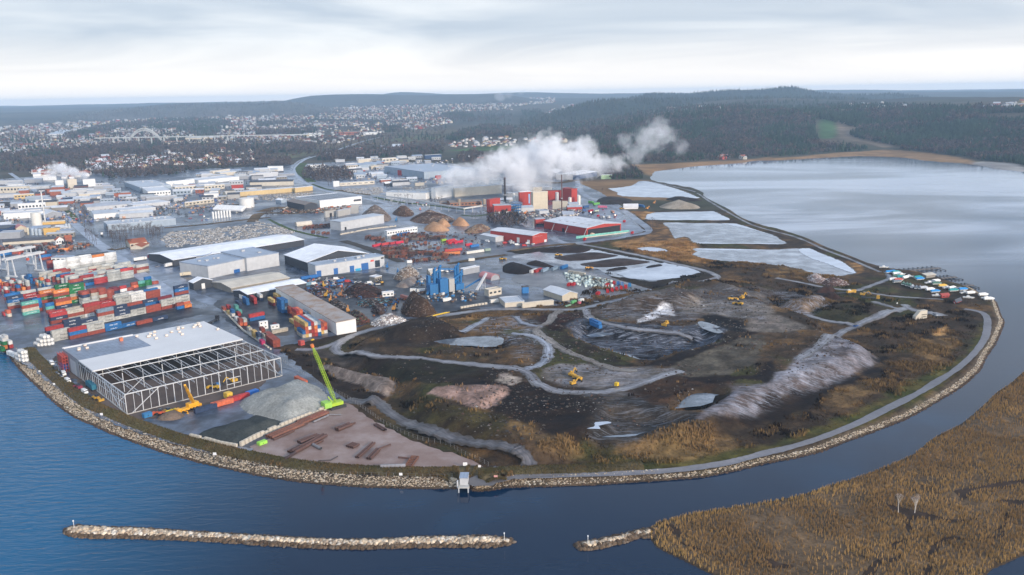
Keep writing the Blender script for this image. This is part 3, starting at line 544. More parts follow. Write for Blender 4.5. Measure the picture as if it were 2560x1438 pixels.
# building site soil in and round the steel hall, stockyard, pipe yard
yard('site_soil',px('C1',(520,450),(700,640),(800,720),(1000,900),(1250,1060),(1400,1085),(1900,1000),(2556,800)) + px('C2',(120,680),(240,620),(250,560),(0,330)) + px('C1',(2000,200),(900,350)),MBRSOIL,jag=3)
yard('pipe_yard',px('D2',(-60,160),(0,280),(300,345),(700,385),(1100,402),(1500,408),(1850,400),(2060,372),(2250,350),(2150,290),(1950,220),(1750,170),(1500,70),(1300,-40),(1050,-180),(900,-300),(860,-330),(700,-200),(300,0)),MPINK,jag=2)
yard('pavement',px('D2',(2050,520),(2280,400),(2400,350),(2556,380)) + px('D3',(150,400),(560,440),(0,480)) + px('D2',(2350,540),(2180,560)),mat('landing_gravel',(0.15,0.14,0.14),rough=0.7,var=0.2,scale=0.2,spec=0.35),jag=2)
# compost yard
yard('compost_yard',px('B3',(0,640),(260,600),(800,570),(1060,630),(1400,690),(1890,810),(1400,895),(980,840),(850,770),(620,770),(480,720),(0,660)),MICEG,jag=3)
yard('pavement',px('B3',(0,840),(200,800),(640,770),(870,830),(1190,925),(1340,980),(1200,1010),(800,1060),(860,1100),(640,1090),(300,960),(0,900)),mat('yard_concrete',(0.12,0.125,0.14),rough=0.45,var=0.25,scale=0.12,spec=0.5,wet=0.2),jag=3)
# --- roads and tracks
R_ = lambda w,*p: px(w,*p)
MROADL = mat('icy_road',(0.24,0.28,0.35),rough=0.4,var=0.2,scale=0.08,spec=0.5,col2=(0.32,0.36,0.43))
strip('road',R_('A1',(100,930),(330,1090),(480,1210),(600,1310)) + R_('B1',(760,330),(950,490),(1100,605),(1250,715),(1400,825),(1560,935),(1700,1040),(1850,1130)),[11,12,13,14,15,16,17,17],MROADL)
strip('road',R_('A2',(620,755),(500,790),(425,840),(385,905),(430,985),(560,1060),(720,1112),(1000,1165),(1300,1235),(1480,1275)),9,MROADL)
strip('road',R_('A2',(540,765),(420,815),(352,890),(370,950),(460,1030),(600,1090)),6,MFROST)
strip('road',R_('A2',(1240,570),(1050,620),(870,680),(700,740),(560,770)),12,MFROST)
strip('road',R_('A3',(650,985),(665,1070),(735,1155),(900,1225),(1050,1278),(1180,1350)) + R_('B3',(1300,318),(1365,375),(1340,412),(1180,440),(900,480),(640,512),(500,505),(400,458)),11,MFROST)
strip('road',EMB,5,MROADG,world=True)
strip('track',R_('B3',(640,515),(900,560),(1300,640),(1600,710),(1900,780),(2010,820),(2050,850),(1980,880),(1750,920),(1600,950),(1400,990),(1100,1070),(800,1140),(600,1175),(200,1172),(0,1170)) + R_('B2',(2300,1178),(2000,1215),(1700,1262),(1300,1340)) + R_('C2',(1100,190),(920,255),(815,325),(800,380),(900,430),(1200,450),(1500,455),(1900,500),(2300,540),(2556,560)) + R_('C3',(150,605),(270,725),(450,790),(750,805),(1000,790),(1300,710),(1500,640),(1700,590)),7.5,MROADG)
strip('track',R_('C2',(400,375),(560,375),(700,345),(860,280)),7,MROADG)
strip('track',R_('C3',(0,215),(200,240),(310,290),(365,370),(340,470),(260,540),(130,575)),7,MFROST)
strip('track',R_('C2',(2050,210),(2250,110),(2500,60)) + R_('C3',(100,110),(300,150)),5,MFROST)
strip('track',R_('C3',(480,-20),(430,40),(380,95),(240,185),(400,310),(560,400),(850,515),(1050,575),(1250,590)),6.5,mat('brown_track',(0.14,0.12,0.10),rough=0.8,var=0.2,scale=0.4,spec=0.3))
strip('track',R_('B3',(870,830),(1200,930),(1395,985)),6,MROADG)
strip('track',R_('B3',(730,1180),(760,1240),(900,1300),(1200,1370)) + R_('C3',(1400,190),(1800,290)),6.5,MROADG)
strip('track',R_('B4',(1180,800),(1210,860),(1120,905),(930,970),(870,985),(600,960),(300,900),(80,860)),5.5,MROADG)
strip('track',R_('B4',(950,1000),(1250,1042),(1500,1060),(1750,1075)),4,MROADG)
strip('track',R_('C4',(300,480),(520,330),(700,230)) + R_('B4',(870,1345),(1100,1250),(1300,1180),(1390,1155),(1360,1125)),7,MROADG)
strip('track',R_('B4',(1390,1155),(1500,1190),(1650,1212),(1740,1240)),[7,9,14],MROADG)
strip('track',R_('B4',(60,1170),(300,1210),(600,1290),(860,1338)),5.5,MROADG)
strip('track',R_('B4',(1050,1095),(1200,1140),(1330,1180)),5,MROADG)
strip('footpath',R_('B4',(1960,1170),(2080,1190),(2150,1215)) + R_('C4',(2185,60),(2192,120),(2170,250),(2070,400),(1900,560),(1700,690),(1500,812),(1200,962),(900,1110),(500,1268),(200,1358),(0,1408)) + R_('D3',(2350,275),(2100,335),(1700,390),(1200,427),(600,445),(100,450)),5.2,MPATH)
strip('track',R_('C2',(900,880),(1050,900),(1230,915),(1330,1000),(1500,1110),(1700,1200),(1950,1285),(2250,1345),(2556,1385)) + R_('D3',(60,220),(160,300),(170,380)),[9,8,8,8,8,7],mat('grey_track',(0.11,0.105,0.11),rough=0.7,var=0.2,scale=0.3,spec=0.35,wet=0.4))
strip('track',R_('C1',(330,500),(470,610),(600,725),(760,855),(900,945),(1100,1055),(1350,1150),(1700,1250)) + R_('D1',(1900,90),(2200,150),(2500,205)),7,MFROST)
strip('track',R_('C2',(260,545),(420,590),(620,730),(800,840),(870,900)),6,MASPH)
# raised grass bank between the stones and the track
sel = [i for i in range(len(SH)) if SH[i][0] > -345 and SH[i][0] < 62 and SH[i][1] < 560]; Bc = SH[sel[0]:sel[-1]+1]; dB = np.gradient(Bc,axis=0); dB /= np.linalg.norm(dB,axis=1)[:,None]; nB = np.c_[-dB[:,1],dB[:,0]]
V = np.concatenate([np.c_[Bc+nB*o_,np.full(len(Bc),LAND+z_)] for o_,z_ in ((5.4,-.9),(8,.7),(10.5,1.2),(13,1.0),(16,.05))]); nB_ = len(Bc)
F_ = np.concatenate([np.c_[np.arange(nB_-1)+j*nB_,np.arange(1,nB_)+j*nB_,np.arange(1,nB_)+(j+1)*nB_,np.arange(nB_-1)+(j+1)*nB_] for j in range(4)])
mobj('grass_bank',np_mesh('grass_bank',V,F_,MGROUND,np.c_[mottle(V[:,0],V[:,1],(.075,.058,.03),(.11,.088,.036),12),np.zeros(len(V))]),kind='structure')
BANKP = np.concatenate([Bc[rng.integers(0,nB_-1,9000)]+nB[rng.integers(0,1,9000)]*0]); ii = rng.integers(0,nB_-1,9000); tt = rng.random((9000,1)); oo = rng.uniform(6,15.5,(9000,1)); BANKP = np.c_[Bc[ii]+(Bc[ii+1]-Bc[ii])*tt+nB[ii]*oo,LAND+np.interp(oo[:,0],[5.4,8,10.5,13,16],[-.9,.7,1.2,1.0,.05])]
# --- ponds
for nm,P in PONDS.items(): drape('pond',P,MICE if nm in ('lagoon','upper pond','reed pond') else MICEG,0,zfix=LAND+.12 if nm == 'lagoon' else 1.62+0.01*len(nm),jag=3.0,kind='structure')
for pp,z_ in ((px('B3',(2080,312),(2240,318),(2556,420),(2400,375)),1.80),
               (px('B3',(1830,503),(2200,512),(2556,514)) + px('B4',(100,517),(200,524),(0,524)) + px('B3',(2200,521),(1850,520)),1.82),
               (px('B4',(300,580),(410,565),(520,612),(650,665),(770,715),(860,790),(875,812),(780,790),(600,720),(420,660)),1.84),
               (px('B3',(1850,564),(2556,580)) + px('B4',(200,576),(0,584)) + px('B3',(2200,585),(1860,580)),1.83)):
    drape('ice_sheet',wp(pp,1.7,k=2),mat('snowy_ice',(0.52,0.57,0.64),rough=0.4,var=0.15,scale=0.08,spec=0.5),0,zfix=z_,jag=1.5,kind='structure')
for pp,lv,mt_,o in ((px('C2',(1700,345),(1850,300),(2000,250),(2150,265),(2300,275),(2480,330),(2400,415),(2150,405),(1950,395)),5,MPUD,2.0),
                     (px('C3',(740,280),(1000,220),(1120,230),(900,290)),4,MPUD,.3),(px('C3',(880,430),(1150,480),(1290,540),(1080,510)),4,MPUD,.3),
                     (px('C3',(1850,190),(1950,200),(2150,280),(2050,310),(1900,260)),4,MPUD,.35),(px('C3',(1490,1030),(1560,960),(1700,860),(1850,810),(2000,820),(2170,840),(2030,900),(2000,960),(1880,1000),(1600,1030)),4.5,MPUD,3.2),
                     (px('D3',(690,115),(780,65),(950,52),(990,70),(870,95),(880,130),(760,128)),2.5,MICE,.4),(px('D3',(860,132),(1250,100),(1600,40),(1560,60),(1250,118),(1000,135)),2.5,MPUD,.4),
                     (px('D3',(340,370),(480,390),(570,420),(460,425),(350,400)),2.5,MICE,.15),(px('B3',(1480,720),(1560,720),(1890,805),(1400,890),(1040,815)),2.5,MICE,.42),
                     (px('C1',(1440,1190),(1500,1160),(1560,1180),(1500,1200)),2.5,MPUD,.5)):
    P = wp(pp,lv,k=2); c = np.mean(P,0); drape('pond',P,mt_,0,zfix=float(hgt(c[0],c[1]))+o,jag=1.0,kind='structure')
# ================================================================ shore stones
_ico = np.array([(0,0,1),(.89,0,.45),(.28,.85,.45),(-.72,.53,.45),(-.72,-.53,.45),(.28,-.85,.45),(.72,.53,-.45),(-.28,.85,-.45),(-.89,0,-.45),(-.28,-.85,-.45),(.72,-.53,-.45),(0,0,-1)])
_icf = np.array([(0,1,2),(0,2,3),(0,3,4),(0,4,5),(0,5,1),(1,6,2),(2,7,3),(3,8,4),(4,9,5),(5,10,1),(6,7,2),(7,8,3),(8,9,4),(9,10,5),(10,6,1),(11,7,6),(11,8,7),(11,9,8),(11,10,9),(11,6,10)])
def blobs(P,R,cols,base=_ico,faces=_icf,squash=(1,1,.7),jit=0.28):
    """many small lumps as one vertex array"""
    n = len(P); k = len(base); V = np.repeat(base[None],n,0)*(1+jit*(rng.random((n,k,1))-0.5)*2)
    a = rng.random(n)*6.283; c,s = np.cos(a)[:,None],np.sin(a)[:,None]; R = np.asarray(R); sx = R[:,None]*(0.8+0.5*rng.random((n,1)))*squash[0]; sy = R[:,None]*(0.8+0.5*rng.random((n,1)))*squash[1]; sz = R[:,None]*(0.8+0.4*rng.random((n,1)))*squash[2]
    x,y,z = V[...,0]*sx,V[...,1]*sy,V[...,2]*sz
    V = np.stack([x*c-y*s+P[:,None,0],x*s+y*c+P[:,None,1],z+P[:,None,2]],-1).reshape(-1,3)
    F_ = (faces[None]+(np.arange(n)*k)[:,None,None]).reshape(-1,faces.shape[1]); return V,F_,np.repeat(cols,k,0)
MSTONE = mat('shore_stone',attr='Col',rough=0.9,var=0.22,scale=1.2,spec=0.25)
def stones(poly,n,r0,r1,test,kind_name,parent=None):
    A = np.array(poly); lo,hi = A.min(0)-4,A.max(0)+4; P = np.empty((0,3))
    while len(P) < n:
        q = rng.random((n*3,2))*(hi-lo)+lo; q = q[test(q)]; z = hgt(q[:,0],q[:,1]); P = np.r_[P,np.c_[q,z]]
        if len(q) == 0: break
    P = P[:n]; R = r0+(r1-r0)*rng.random(len(P))**2.6
    base = np.array([(0.50,0.39,0.27),(0.42,0.33,0.24),(0.58,0.47,0.34),(0.28,0.21,0.15),(0.54,0.48,0.40)])
    c = base[rng.integers(0,5,len(P))]*(0.8+0.4*rng.random((len(P),1))); wetm = P[:,2] < 0.45; c[wetm] *= (0.22,0.19,0.17)
    P[:,2] += R*0.15
    V,F_,cc = blobs(P,R,c,squash=(1,1,.85)); return np_mesh(kind_name,V,F_,MSTONE,cc)
bw = empty('breakwater',(*np.mean(BREAK,0),0),label='long detached breakwater of pale boulders lying in the river mouth',cat='breakwater')
me = stones(BREAK,8500,0.35,1.15,lambda q: sdist(q[:,0],q[:,1],BREAK) < 0.3,'boulders'); o = mobj('boulders',me,bw,kind='stuff'); o.matrix_parent_inverse = Matrix.Translation((-bw.location[0],-bw.location[1],0))
sp_ = empty('breakwater',(*np.mean(SPIT,0),0),label='short stone spit running out from the tip of the reed marsh',cat='breakwater')
me = stones(SPIT,1600,0.35,1.15,lambda q: (sdist(q[:,0],q[:,1],SPIT) < 0.3),'boulders'); o = mobj('boulders',me,sp_,kind='stuff'); o.matrix_parent_inverse = Matrix.Translation((-sp_.location[0],-sp_.location[1],0))
RIP = SH[(SH[:,1] < 900)]
def rip_near(q):
    s = sdist(q[:,0],q[:,1],SHORE); return (s < 0.6) & (s > -6.5-2.0*(q[:,0] < 60)) & (q[:,1] < 690) & (q[:,0] > -470) & (q[:,0] < 655)
P_ = []
for i in range(len(SH)-1):
    a,b_ = SH[i],SH[i+1]
    if max(a[1],b_[1]) > 690 or min(a[0],b_[0]) < -470: continue
    L_ = np.linalg.norm(b_-a); nn_ = int(L_*(20 if a[0] < 20 else 12)); d = (b_-a)/L_; nr = np.array([-d[1],d[0]])
    tq = rng.random((nn_,1)); off = rng.random((nn_,1))*(6.8 if a[0] < 60 else 3.8)-0.5
    P_.append(a+(b_-a)*tq+nr*off)
P_ = np.concatenate(P_); z = hgt(P_[:,0],P_[:,1]); ok = (z > -0.35); P_ = np.c_[P_,z][ok]; R = 0.17+0.36*rng.random(len(P_))**3
base = np.array([(0.46,0.35,0.23),(0.39,0.30,0.21),(0.53,0.42,0.29),(0.28,0.21,0.14),(0.48,0.42,0.33)])
c = base[rng.integers(0,5,len(P_))]*(0.8+0.4*rng.random((len(P_),1))); c[P_[:,2] < 0.35] *= (0.22,0.17,0.15); P_[:,2] += 0.1
_oct = np.array([(1,0,0),(0,1,0),(-1,0,0),(0,-1,0),(0,0,1)]); _ocf = np.array([(0,1,4),(1,2,4),(2,3,4),(3,0,4)])
V,F_,cc = blobs(P_,R*1.25,c,_oct,_ocf,squash=(1,1,.8)); mobj('shore_stones',np_mesh('shore_stones',V,F_,MSTONE,cc),kind='stuff',label='pale stones heaped along the river bank',cat='stones')
# ================================================================ reeds, dry grass, scrub
MREED = mat('dry_reed',attr='Col',rough=0.95,var=0.2,scale=0.15,spec=0.1)
def blades(P,hgt_,wid,cols,n=3,lean=0.25):
    """n upright narrow triangles per plant"""
    m_ = len(P); P = np.repeat(P,n,0); h_ = np.repeat(hgt_,n)*(0.75+0.5*rng.random(m_*n)); w = np.repeat(wid,n); a = rng.random(m_*n)*6.283
    sp_ = w[:,None]*1.2*(rng.random((m_*n,2))-0.5); dx = np.c_[np.cos(a),np.sin(a)]*w[:,None]*0.5
    b0 = np.c_[P[:,:2]+sp_-dx,P[:,2]-0.1]; b1 = np.c_[P[:,:2]+sp_+dx,P[:,2]-0.1]; tp = np.c_[P[:,:2]+sp_+(rng.random((m_*n,2))-0.5)*lean*h_[:,None],P[:,2]+h_]
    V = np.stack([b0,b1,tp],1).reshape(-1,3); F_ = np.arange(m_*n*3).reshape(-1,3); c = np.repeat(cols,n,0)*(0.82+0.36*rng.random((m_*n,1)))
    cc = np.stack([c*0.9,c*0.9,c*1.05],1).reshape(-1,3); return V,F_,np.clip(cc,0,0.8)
def scatter(poly,n):
    A = np.array(poly); lo,hi = A.min(0),A.max(0); out = np.empty((0,2))
    for _ in range(12):
        q = rng.random((n*2,2))*(hi-lo)+lo; out = np.r_[out,q[inside(q[:,0],q[:,1],poly)]]
        if len(out) >= n: break
    return out[:n]
CREEK = [wp(p,0.8,k=3) for p in (px('D4',(1870,590),(2150,545),(2330,510),(2556,480),(2556,520),(2400,570),(2100,605),(1950,690),(1900,640)),px('D4',(2280,690),(2556,690),(2556,760),(2400,740)),px('D4',(1540,1438),(1560,1360),(1640,1290),(1560,1230),(1640,1140),(1720,1070),(1850,1050),(2080,1075),(2280,1040),(2340,1020),(2260,980),(2350,930),(2370,820),(2420,830),(2360,960),(2340,1060),(2100,1100),(1880,1085),(1740,1120),(1690,1220),(1640,1300),(1640,1438)),px('D4',(940,1438),(1020,1340),(1100,1280),(1280,1260),(1330,1200),(1200,1160),(1250,1110),(1390,1090),(1350,1130),(1290,1160),(1360,1230),(1300,1300),(1130,1320),(1060,1438)),px('D4',(0,1270),(120,1320),(230,1330),(250,1360),(100,1370),(0,1350)),px('D4',(1110,700),(1250,740),(1600,820),(1760,870),(2000,880),(2110,820),(2050,900),(1800,910),(1560,880),(1440,900),(1460,1010),(1380,990),(1360,870),(1220,800)),px('D3',(1460,930),(1600,930),(1690,1010),(1660,1060),(1560,980)),px('D3',(1650,1090),(1900,1180),(2200,1240),(2000,1230),(1800,1180)))]
P2 = scatter(ISLAND,95000); P2 = P2[(P2[:,1] > 200) & (P2[:,0] < 640)]
s_ = sdist(P2[:,0],P2[:,1],ISLAND); cr = np.min([sdist(P2[:,0],P2[:,1],c) for c in CREEK],0)
dens = fbm(P2[:,0]/9,P2[:,1]/9); bare = sstep(0.56,0.66,fbm(P2[:,0]/26+5,P2[:,1]/26,5)); ok = (s_ < -0.8) & (cr > -0.8) & (rng.random(len(P2)) < 1-0.75*bare)
P2 = P2[ok]; s_ = s_[ok]; f = sstep(0.35,0.65,fbm(P2[:,0]/30,P2[:,1]/30))[:,None]
c = np.array((0.38,0.24,0.095))*(1-f)+np.array((0.27,0.165,0.068))*f; edge = sstep(-9,-2,s_)[:,None]*(P2[:,1] < 330)[:,None]; c = c*(1-edge)+np.array((0.42,0.27,0.10))*edge
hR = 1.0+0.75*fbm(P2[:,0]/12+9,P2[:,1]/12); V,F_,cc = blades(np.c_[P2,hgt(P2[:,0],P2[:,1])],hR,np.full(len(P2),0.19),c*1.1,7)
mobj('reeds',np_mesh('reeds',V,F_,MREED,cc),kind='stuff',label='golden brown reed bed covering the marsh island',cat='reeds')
MCREEK = mat('marsh_mud',(0.045,0.029,0.020),rough=0.8,var=0.3,scale=0.3,spec=0.1)
for c in CREEK: drape('mud',c,MCREEK,0.06,3.0,kind='structure')
# dry grass and scrub over the landfill banks and shore
LANDP = wp([(0,868),(60,935),(170,1020),(260,1075),(400,1130),(560,1170),(700,1195),(900,1205),(1150,1213),(1290,1205),(1700,1190),(2050,1120),(2300,1020),(2430,920),(2490,800),(2440,760),(2220,735),(2000,660),(1700,600),(1560,610),(1450,740),(1280,780),(1000,800),(880,840),(700,880),(860,1000),(640,1140),(400,1090),(200,1000)],2.5,k=1)
Q = scatter(LANDP,120000); zz = hgt(Q[:,0],Q[:,1])
ci = np.clip(((Q[:,0]+470)/DX).round().astype(int),0,gnx-1)+np.clip(((Q[:,1]-215)/DX).round().astype(int),0,gny-1)*gnx
gc = np.where((Q[:,1] < 638)[:,None],gcol[ci,:3],hcol[np.clip(((Q[:,0]+1010)/DX2).round().astype(int),0,hnx-1)+np.clip(((Q[:,1]-636)/DX2).round().astype(int),0,hny-1)*hnx,:3])
lum = gc.mean(1); sat = (gc[:,0]-gc[:,2])/(gc.max(1)+1e-4)
ROADPTS = np.concatenate([np.array([v.co[:2] for v in o.data.vertices]) for o in bpy.data.objects if o.name.split('.')[0] in ('track','footpath','road')])
rg = np.zeros((600,700),bool); ri = ((ROADPTS+[700,0])/2.5).astype(int); 
for dx_ in (-1,0,1):
    for dy_ in (-1,0,1):
        a_ = ri+[dx_,dy_]; k_ = (a_[:,0] >= 0) & (a_[:,0] < 700) & (a_[:,1] >= 0) & (a_[:,1] < 600); rg[a_[k_][:,1],a_[k_][:,0]] = True
qi = ((Q+[700,0])/2.5).astype(int); onroad = rg[np.clip(qi[:,1],0,599),np.clip(qi[:,0],0,699)]
yp = [wp(p,2.5,k=1) for p in (px('D2',(-60,160),(0,280),(700,385),(1500,408),(2060,372),(2250,350),(1950,220),(1500,70),(860,-330)),px('B3',(0,640),(800,570),(1890,810),(1400,895),(480,720)))]
iny = np.min([sdist(Q[:,0],Q[:,1],p) for p in yp],0) < 1
veg = (sat > 0.42) & (lum > 0.02) & ~onroad & ~iny & (zz > 1.9) & np.all([sdist(Q[:,0],Q[:,1],p) > 2 for p in PONDS.values()],0) & (sdist(Q[:,0],Q[:,1],SHORE) < -5.5) & ((sdist(Q[:,0],Q[:,1],PLATEAU) > -10) | (rng.random(len(Q)) < .12))
Q,zz,gc = Q[veg],zz[veg],gc[veg]; cl = fbm(Q[:,0]/10+3,Q[:,1]/10,5)
keepq = rng.random(len(Q)) < 0.25+0.75*sstep(0.4,0.6,cl); Q,zz,gc,cl = Q[keepq],zz[keepq],gc[keepq],cl[keepq]
f = sstep(0.5,0.68,cl)[:,None]; c = gc*1.25*(1-f*0.6)+np.array((0.23,0.145,0.062))*f*0.6*(gc.mean(1) > 0.03)[:,None]
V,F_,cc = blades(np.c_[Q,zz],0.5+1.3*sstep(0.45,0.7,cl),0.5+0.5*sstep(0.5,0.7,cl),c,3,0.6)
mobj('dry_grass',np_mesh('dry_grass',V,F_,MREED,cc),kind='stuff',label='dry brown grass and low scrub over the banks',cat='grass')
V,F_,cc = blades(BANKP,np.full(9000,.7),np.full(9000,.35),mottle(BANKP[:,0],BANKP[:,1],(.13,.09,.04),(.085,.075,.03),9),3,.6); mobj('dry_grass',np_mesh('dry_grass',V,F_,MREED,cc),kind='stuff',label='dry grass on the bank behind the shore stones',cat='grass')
# pale litter and stones strewn on the landfill
T = scatter(wp([(900,900),(1050,1040),(1300,1130),(1500,1090),(1900,1000),(2190,880),(2000,780),(1700,710),(1450,790),(1100,820)],6,k=1),11000)
T = T[rng.random(len(T)) < sstep(0.36,0.62,fbm(T[:,0]/24,T[:,1]/24))]; c = np.where(rng.random((len(T),1)) < .02,np.array([(.4,.38,.36)]),np.array([(.05,.035,.026),(.12,.10,.085),(.09,.05,.032),(.08,.07,.06)])[rng.integers(0,4,len(T))])*(0.5+0.7*rng.random((len(T),1)))
V,F_,cc = blobs(np.c_[T,hgt(T[:,0],T[:,1])+0.1],0.25+0.75*rng.random(len(T))**3,c,_oct,_ocf); mobj('litter',np_mesh('litter',V,F_,MSTONE,cc),kind='stuff',label='pale stones and litter strewn over the landfill',cat='litter')
# ================================================================ buildings
WALLS = {'white': (0.72,0.72,0.70),'lgrey': (0.46,0.47,0.48),'grey': (0.30,0.31,0.33),'dark': (0.045,0.05,0.06),'red': (0.36,0.045,0.035),'cream': (0.54,0.49,0.40),'yellow': (0.54,0.40,0.20),'brown': (0.26,0.13,0.08),
  'blue': (0.03,0.16,0.40),'bgrey': (0.30,0.36,0.42),'navy': (0.03,0.06,0.13),'beige': (0.50,0.44,0.34),'pink': (0.50,0.24,0.23),'green': (0.28,0.40,0.24),'ochre': (0.60,0.38,0.12),'taupe': (0.24,0.22,0.19),'redbrown': (0.30,0.10,0.06),'concrete': (0.38,0.37,0.35)}
def WM(c): return mat('wall_'+c,WALLS[c],rough=0.75,var=0.10,scale=0.25,spec=0.3)
ROOFS = {'white': ((0.58,0.60,0.63),0.6),'snow': ((0.80,0.81,0.83),0.7),'grey': ((0.36,0.39,0.44),0.5),'lgrey': ((0.43,0.47,0.52),0.5),'blue': ((0.27,0.33,0.42),0.35),'dark': ((0.055,0.06,0.075),0.5),'brown': ((0.20,0.17,0.15),0.7),'cream': ((0.55,0.50,0.42),0.7),'tile': ((0.30,0.085,0.04),0.8),'rust': ((0.38,0.34,0.32),0.6),'red': ((0.33,0.06,0.05),0.7),'solar': ((0.03,0.055,0.11),0.3),'pink': ((0.48,0.20,0.20),0.7)}
def RM(c): return mat('roof_'+c,ROOFS[c][0],rough=ROOFS[c][1],var=0.13,scale=0.12,spec=0.4,seam=0.22,col2=(0.26,0.17,0.11) if c == 'rust' else None)
MGLASS = mat('window_glass',(0.03,0.04,0.055),rough=0.12,var=0.1,spec=0.6)
MTRIM = mat('trim_metal',(0.40,0.41,0.42),rough=0.5,var=0.08)
MBLUED = mat('blue_door',(0.015,0.10,0.30),rough=0.5,var=0.08)
MWHITED = mat('white_door',(0.66,0.66,0.64),rough=0.6,var=0.06)
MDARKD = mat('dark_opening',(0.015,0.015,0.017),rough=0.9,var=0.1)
def frame_of(w,A,B,side,C,hp,adj=True):
    """corner A, corner B at ground level, eave corner C behind A ('a') or B ('b'), wall height hp in window points -> origin, yaw, L, D, h"""
    s = {'P': 1.0}.get(w,OFF[w][2] if w in OFF and len(OFF[w]) > 2 else ZS)
    pa = p1(A[2] if len(A) > 2 else w,A[0],A[1]); pb = p1(B[2] if len(B) > 2 else w,B[0],B[1]); pc = p1(C[2] if len(C) > 2 else w,C[0],C[1])
    a = np.array(G(*pa)); z0 = a[2] if a[1] > 700 else max(a[2],LAND); a = np.array([*G0(*pa,z0)]); b = np.array([*G0(*pb,z0)])
    h = hp/s*mpp(a,z0)/math.cos(PITCH)
    c = np.array([*G0(*pc,z0+h)])
    u = b-a; L_ = np.linalg.norm(u); u = u/L_; nv = np.array([-u[1],u[0]]); dv_ = c-(a if side == 'a' else b); D_ = float(dv_ @ nv)
    if np.linalg.norm(dv_) > L_ and D_ > 3:      # the long side was read more surely: let it set the bearing
        nv2 = dv_/np.linalg.norm(dv_); u2 = np.array([nv2[1],-nv2[0]]); k = min(1.0,np.linalg.norm(dv_)/L_-1); u = u*(1-k)+u2*k; u /= np.linalg.norm(u); nv = np.array([-u[1],u[0]]); D_ = float(dv_ @ nv); L_ = float(abs((b-a) @ u))
    if D_ < 3: D_ = max(3.0,abs(D_))
    return a,z0,math.atan2(u[1],u[0]),float(L_),float(D_),float(h)
def gable_solid(mb,L,D,h,rise,axis,kind):
    """closed body with its roof shape; axis 'u': ridge along the front wall, 'v': ridge running back"""
    if kind == 'flat' or rise <= 0: mb.box(0,L,0,D,0,h); return
    W_ = D if axis == 'u' else L; Ln = L if axis == 'u' else D
    if kind == 'arch': prof = [(0,0)]+[(W_/2-W_/2*math.cos(t),h*0.35+(h*0.65+rise)*math.sin(t)) for t in [math.pi*i/10 for i in range(11)]]+[(W_,0)]
    elif kind == 'mono': prof = [(0,0),(0,h),(W_,h+rise),(W_,0)]
    else: prof = [(0,0),(0,h),(W_/2,h+rise),(W_,h),(W_,0)]
    n = len(prof); vs = []
    for q in (0,Ln): vs += [((q,p[0],p[1]) if axis == 'u' else (p[0],q,p[1])) for p in prof]
    fs = [tuple(range(n)),tuple(range(2*n-1,n-1,-1))]+[(i,n+i,n+(i+1) % n,(i+1) % n) for i in range(n)]
    if axis == 'v': fs = [f[::-1] for f in fs]
    mb.add(vs,fs)
def roof_mesh(mb,L,D,h,rise,axis,kind,ov=0.5,th=0.35):
    if kind == 'flat' or rise <= 0:
        mb.box(-0.15,L+0.15,-0.15,D+0.15,h-0.05,h+0.25); pw = 0.35
        mb.box(-0.2,L+0.2,-0.2,pw,h+0.25,h+0.7); mb.box(-0.2,L+0.2,D-pw,D+0.2,h+0.25,h+0.7); mb.box(-0.2,pw,pw,D-pw,h+0.25,h+0.7); mb.box(L-pw,L+0.2,pw,D-pw,h+0.25,h+0.7); return
    W_ = D if axis == 'u' else L; Ln = L if axis == 'u' else D
    if kind == 'arch': prof = [(W_/2-(W_/2+.15)*math.cos(t),h*0.35+(h*0.65+rise+.15)*math.sin(t)) for t in [math.pi*i/10 for i in range(11)]]
    elif kind == 'mono': prof = [(-ov,h+0.02-rise*ov/W_),(W_+ov,h+rise+0.02+rise*ov/W_)]
    else: prof = [(-ov,h+0.02-2*rise*ov/W_),(W_/2,h+rise+0.02),(W_+ov,h+0.02-2*rise*ov/W_)]
    n = len(prof); vs = []
    for q in (-ov,Ln+ov):
        for dz in (0,th): vs += [((q,p[0],p[1]+dz) if axis == 'u' else (p[0],q,p[1]+dz)) for p in prof]
    fs = []
    for i in range(n-1): fs += [(n+i,n+i+1,3*n+i+1,3*n+i),(i+1,i,2*n+i,2*n+i+1),(i,i+1,n+i+1,n+i),(2*n+i+1,2*n+i,3*n+i,3*n+i+1)]
    fs += [(0,n,3*n,2*n),(2*n-1,n-1,3*n-1,4*n-1)]
    if axis == 'v': fs = [f[::-1] for f in fs]
    mb.add(vs,[f[::-1] for f in fs])
def panel_on(o,face,t0,t1,z0,z1,L,D,name,mt,proud=0.12):
    """a door or window on wall 'f' (front), 'l' or 'r'; t as a fraction of that wall"""
    mb = MB()
    if face == 'f': mb.box(t0*L,t1*L,-proud,0.02,z0,z1)
    elif face == 'l': mb.box(-proud,0.02,t0*D,t1*D,z0,z1)
    else: mb.box(L-0.02,L+proud,t0*D,t1*D,z0,z1)
    return mb.build(name,mt,o)
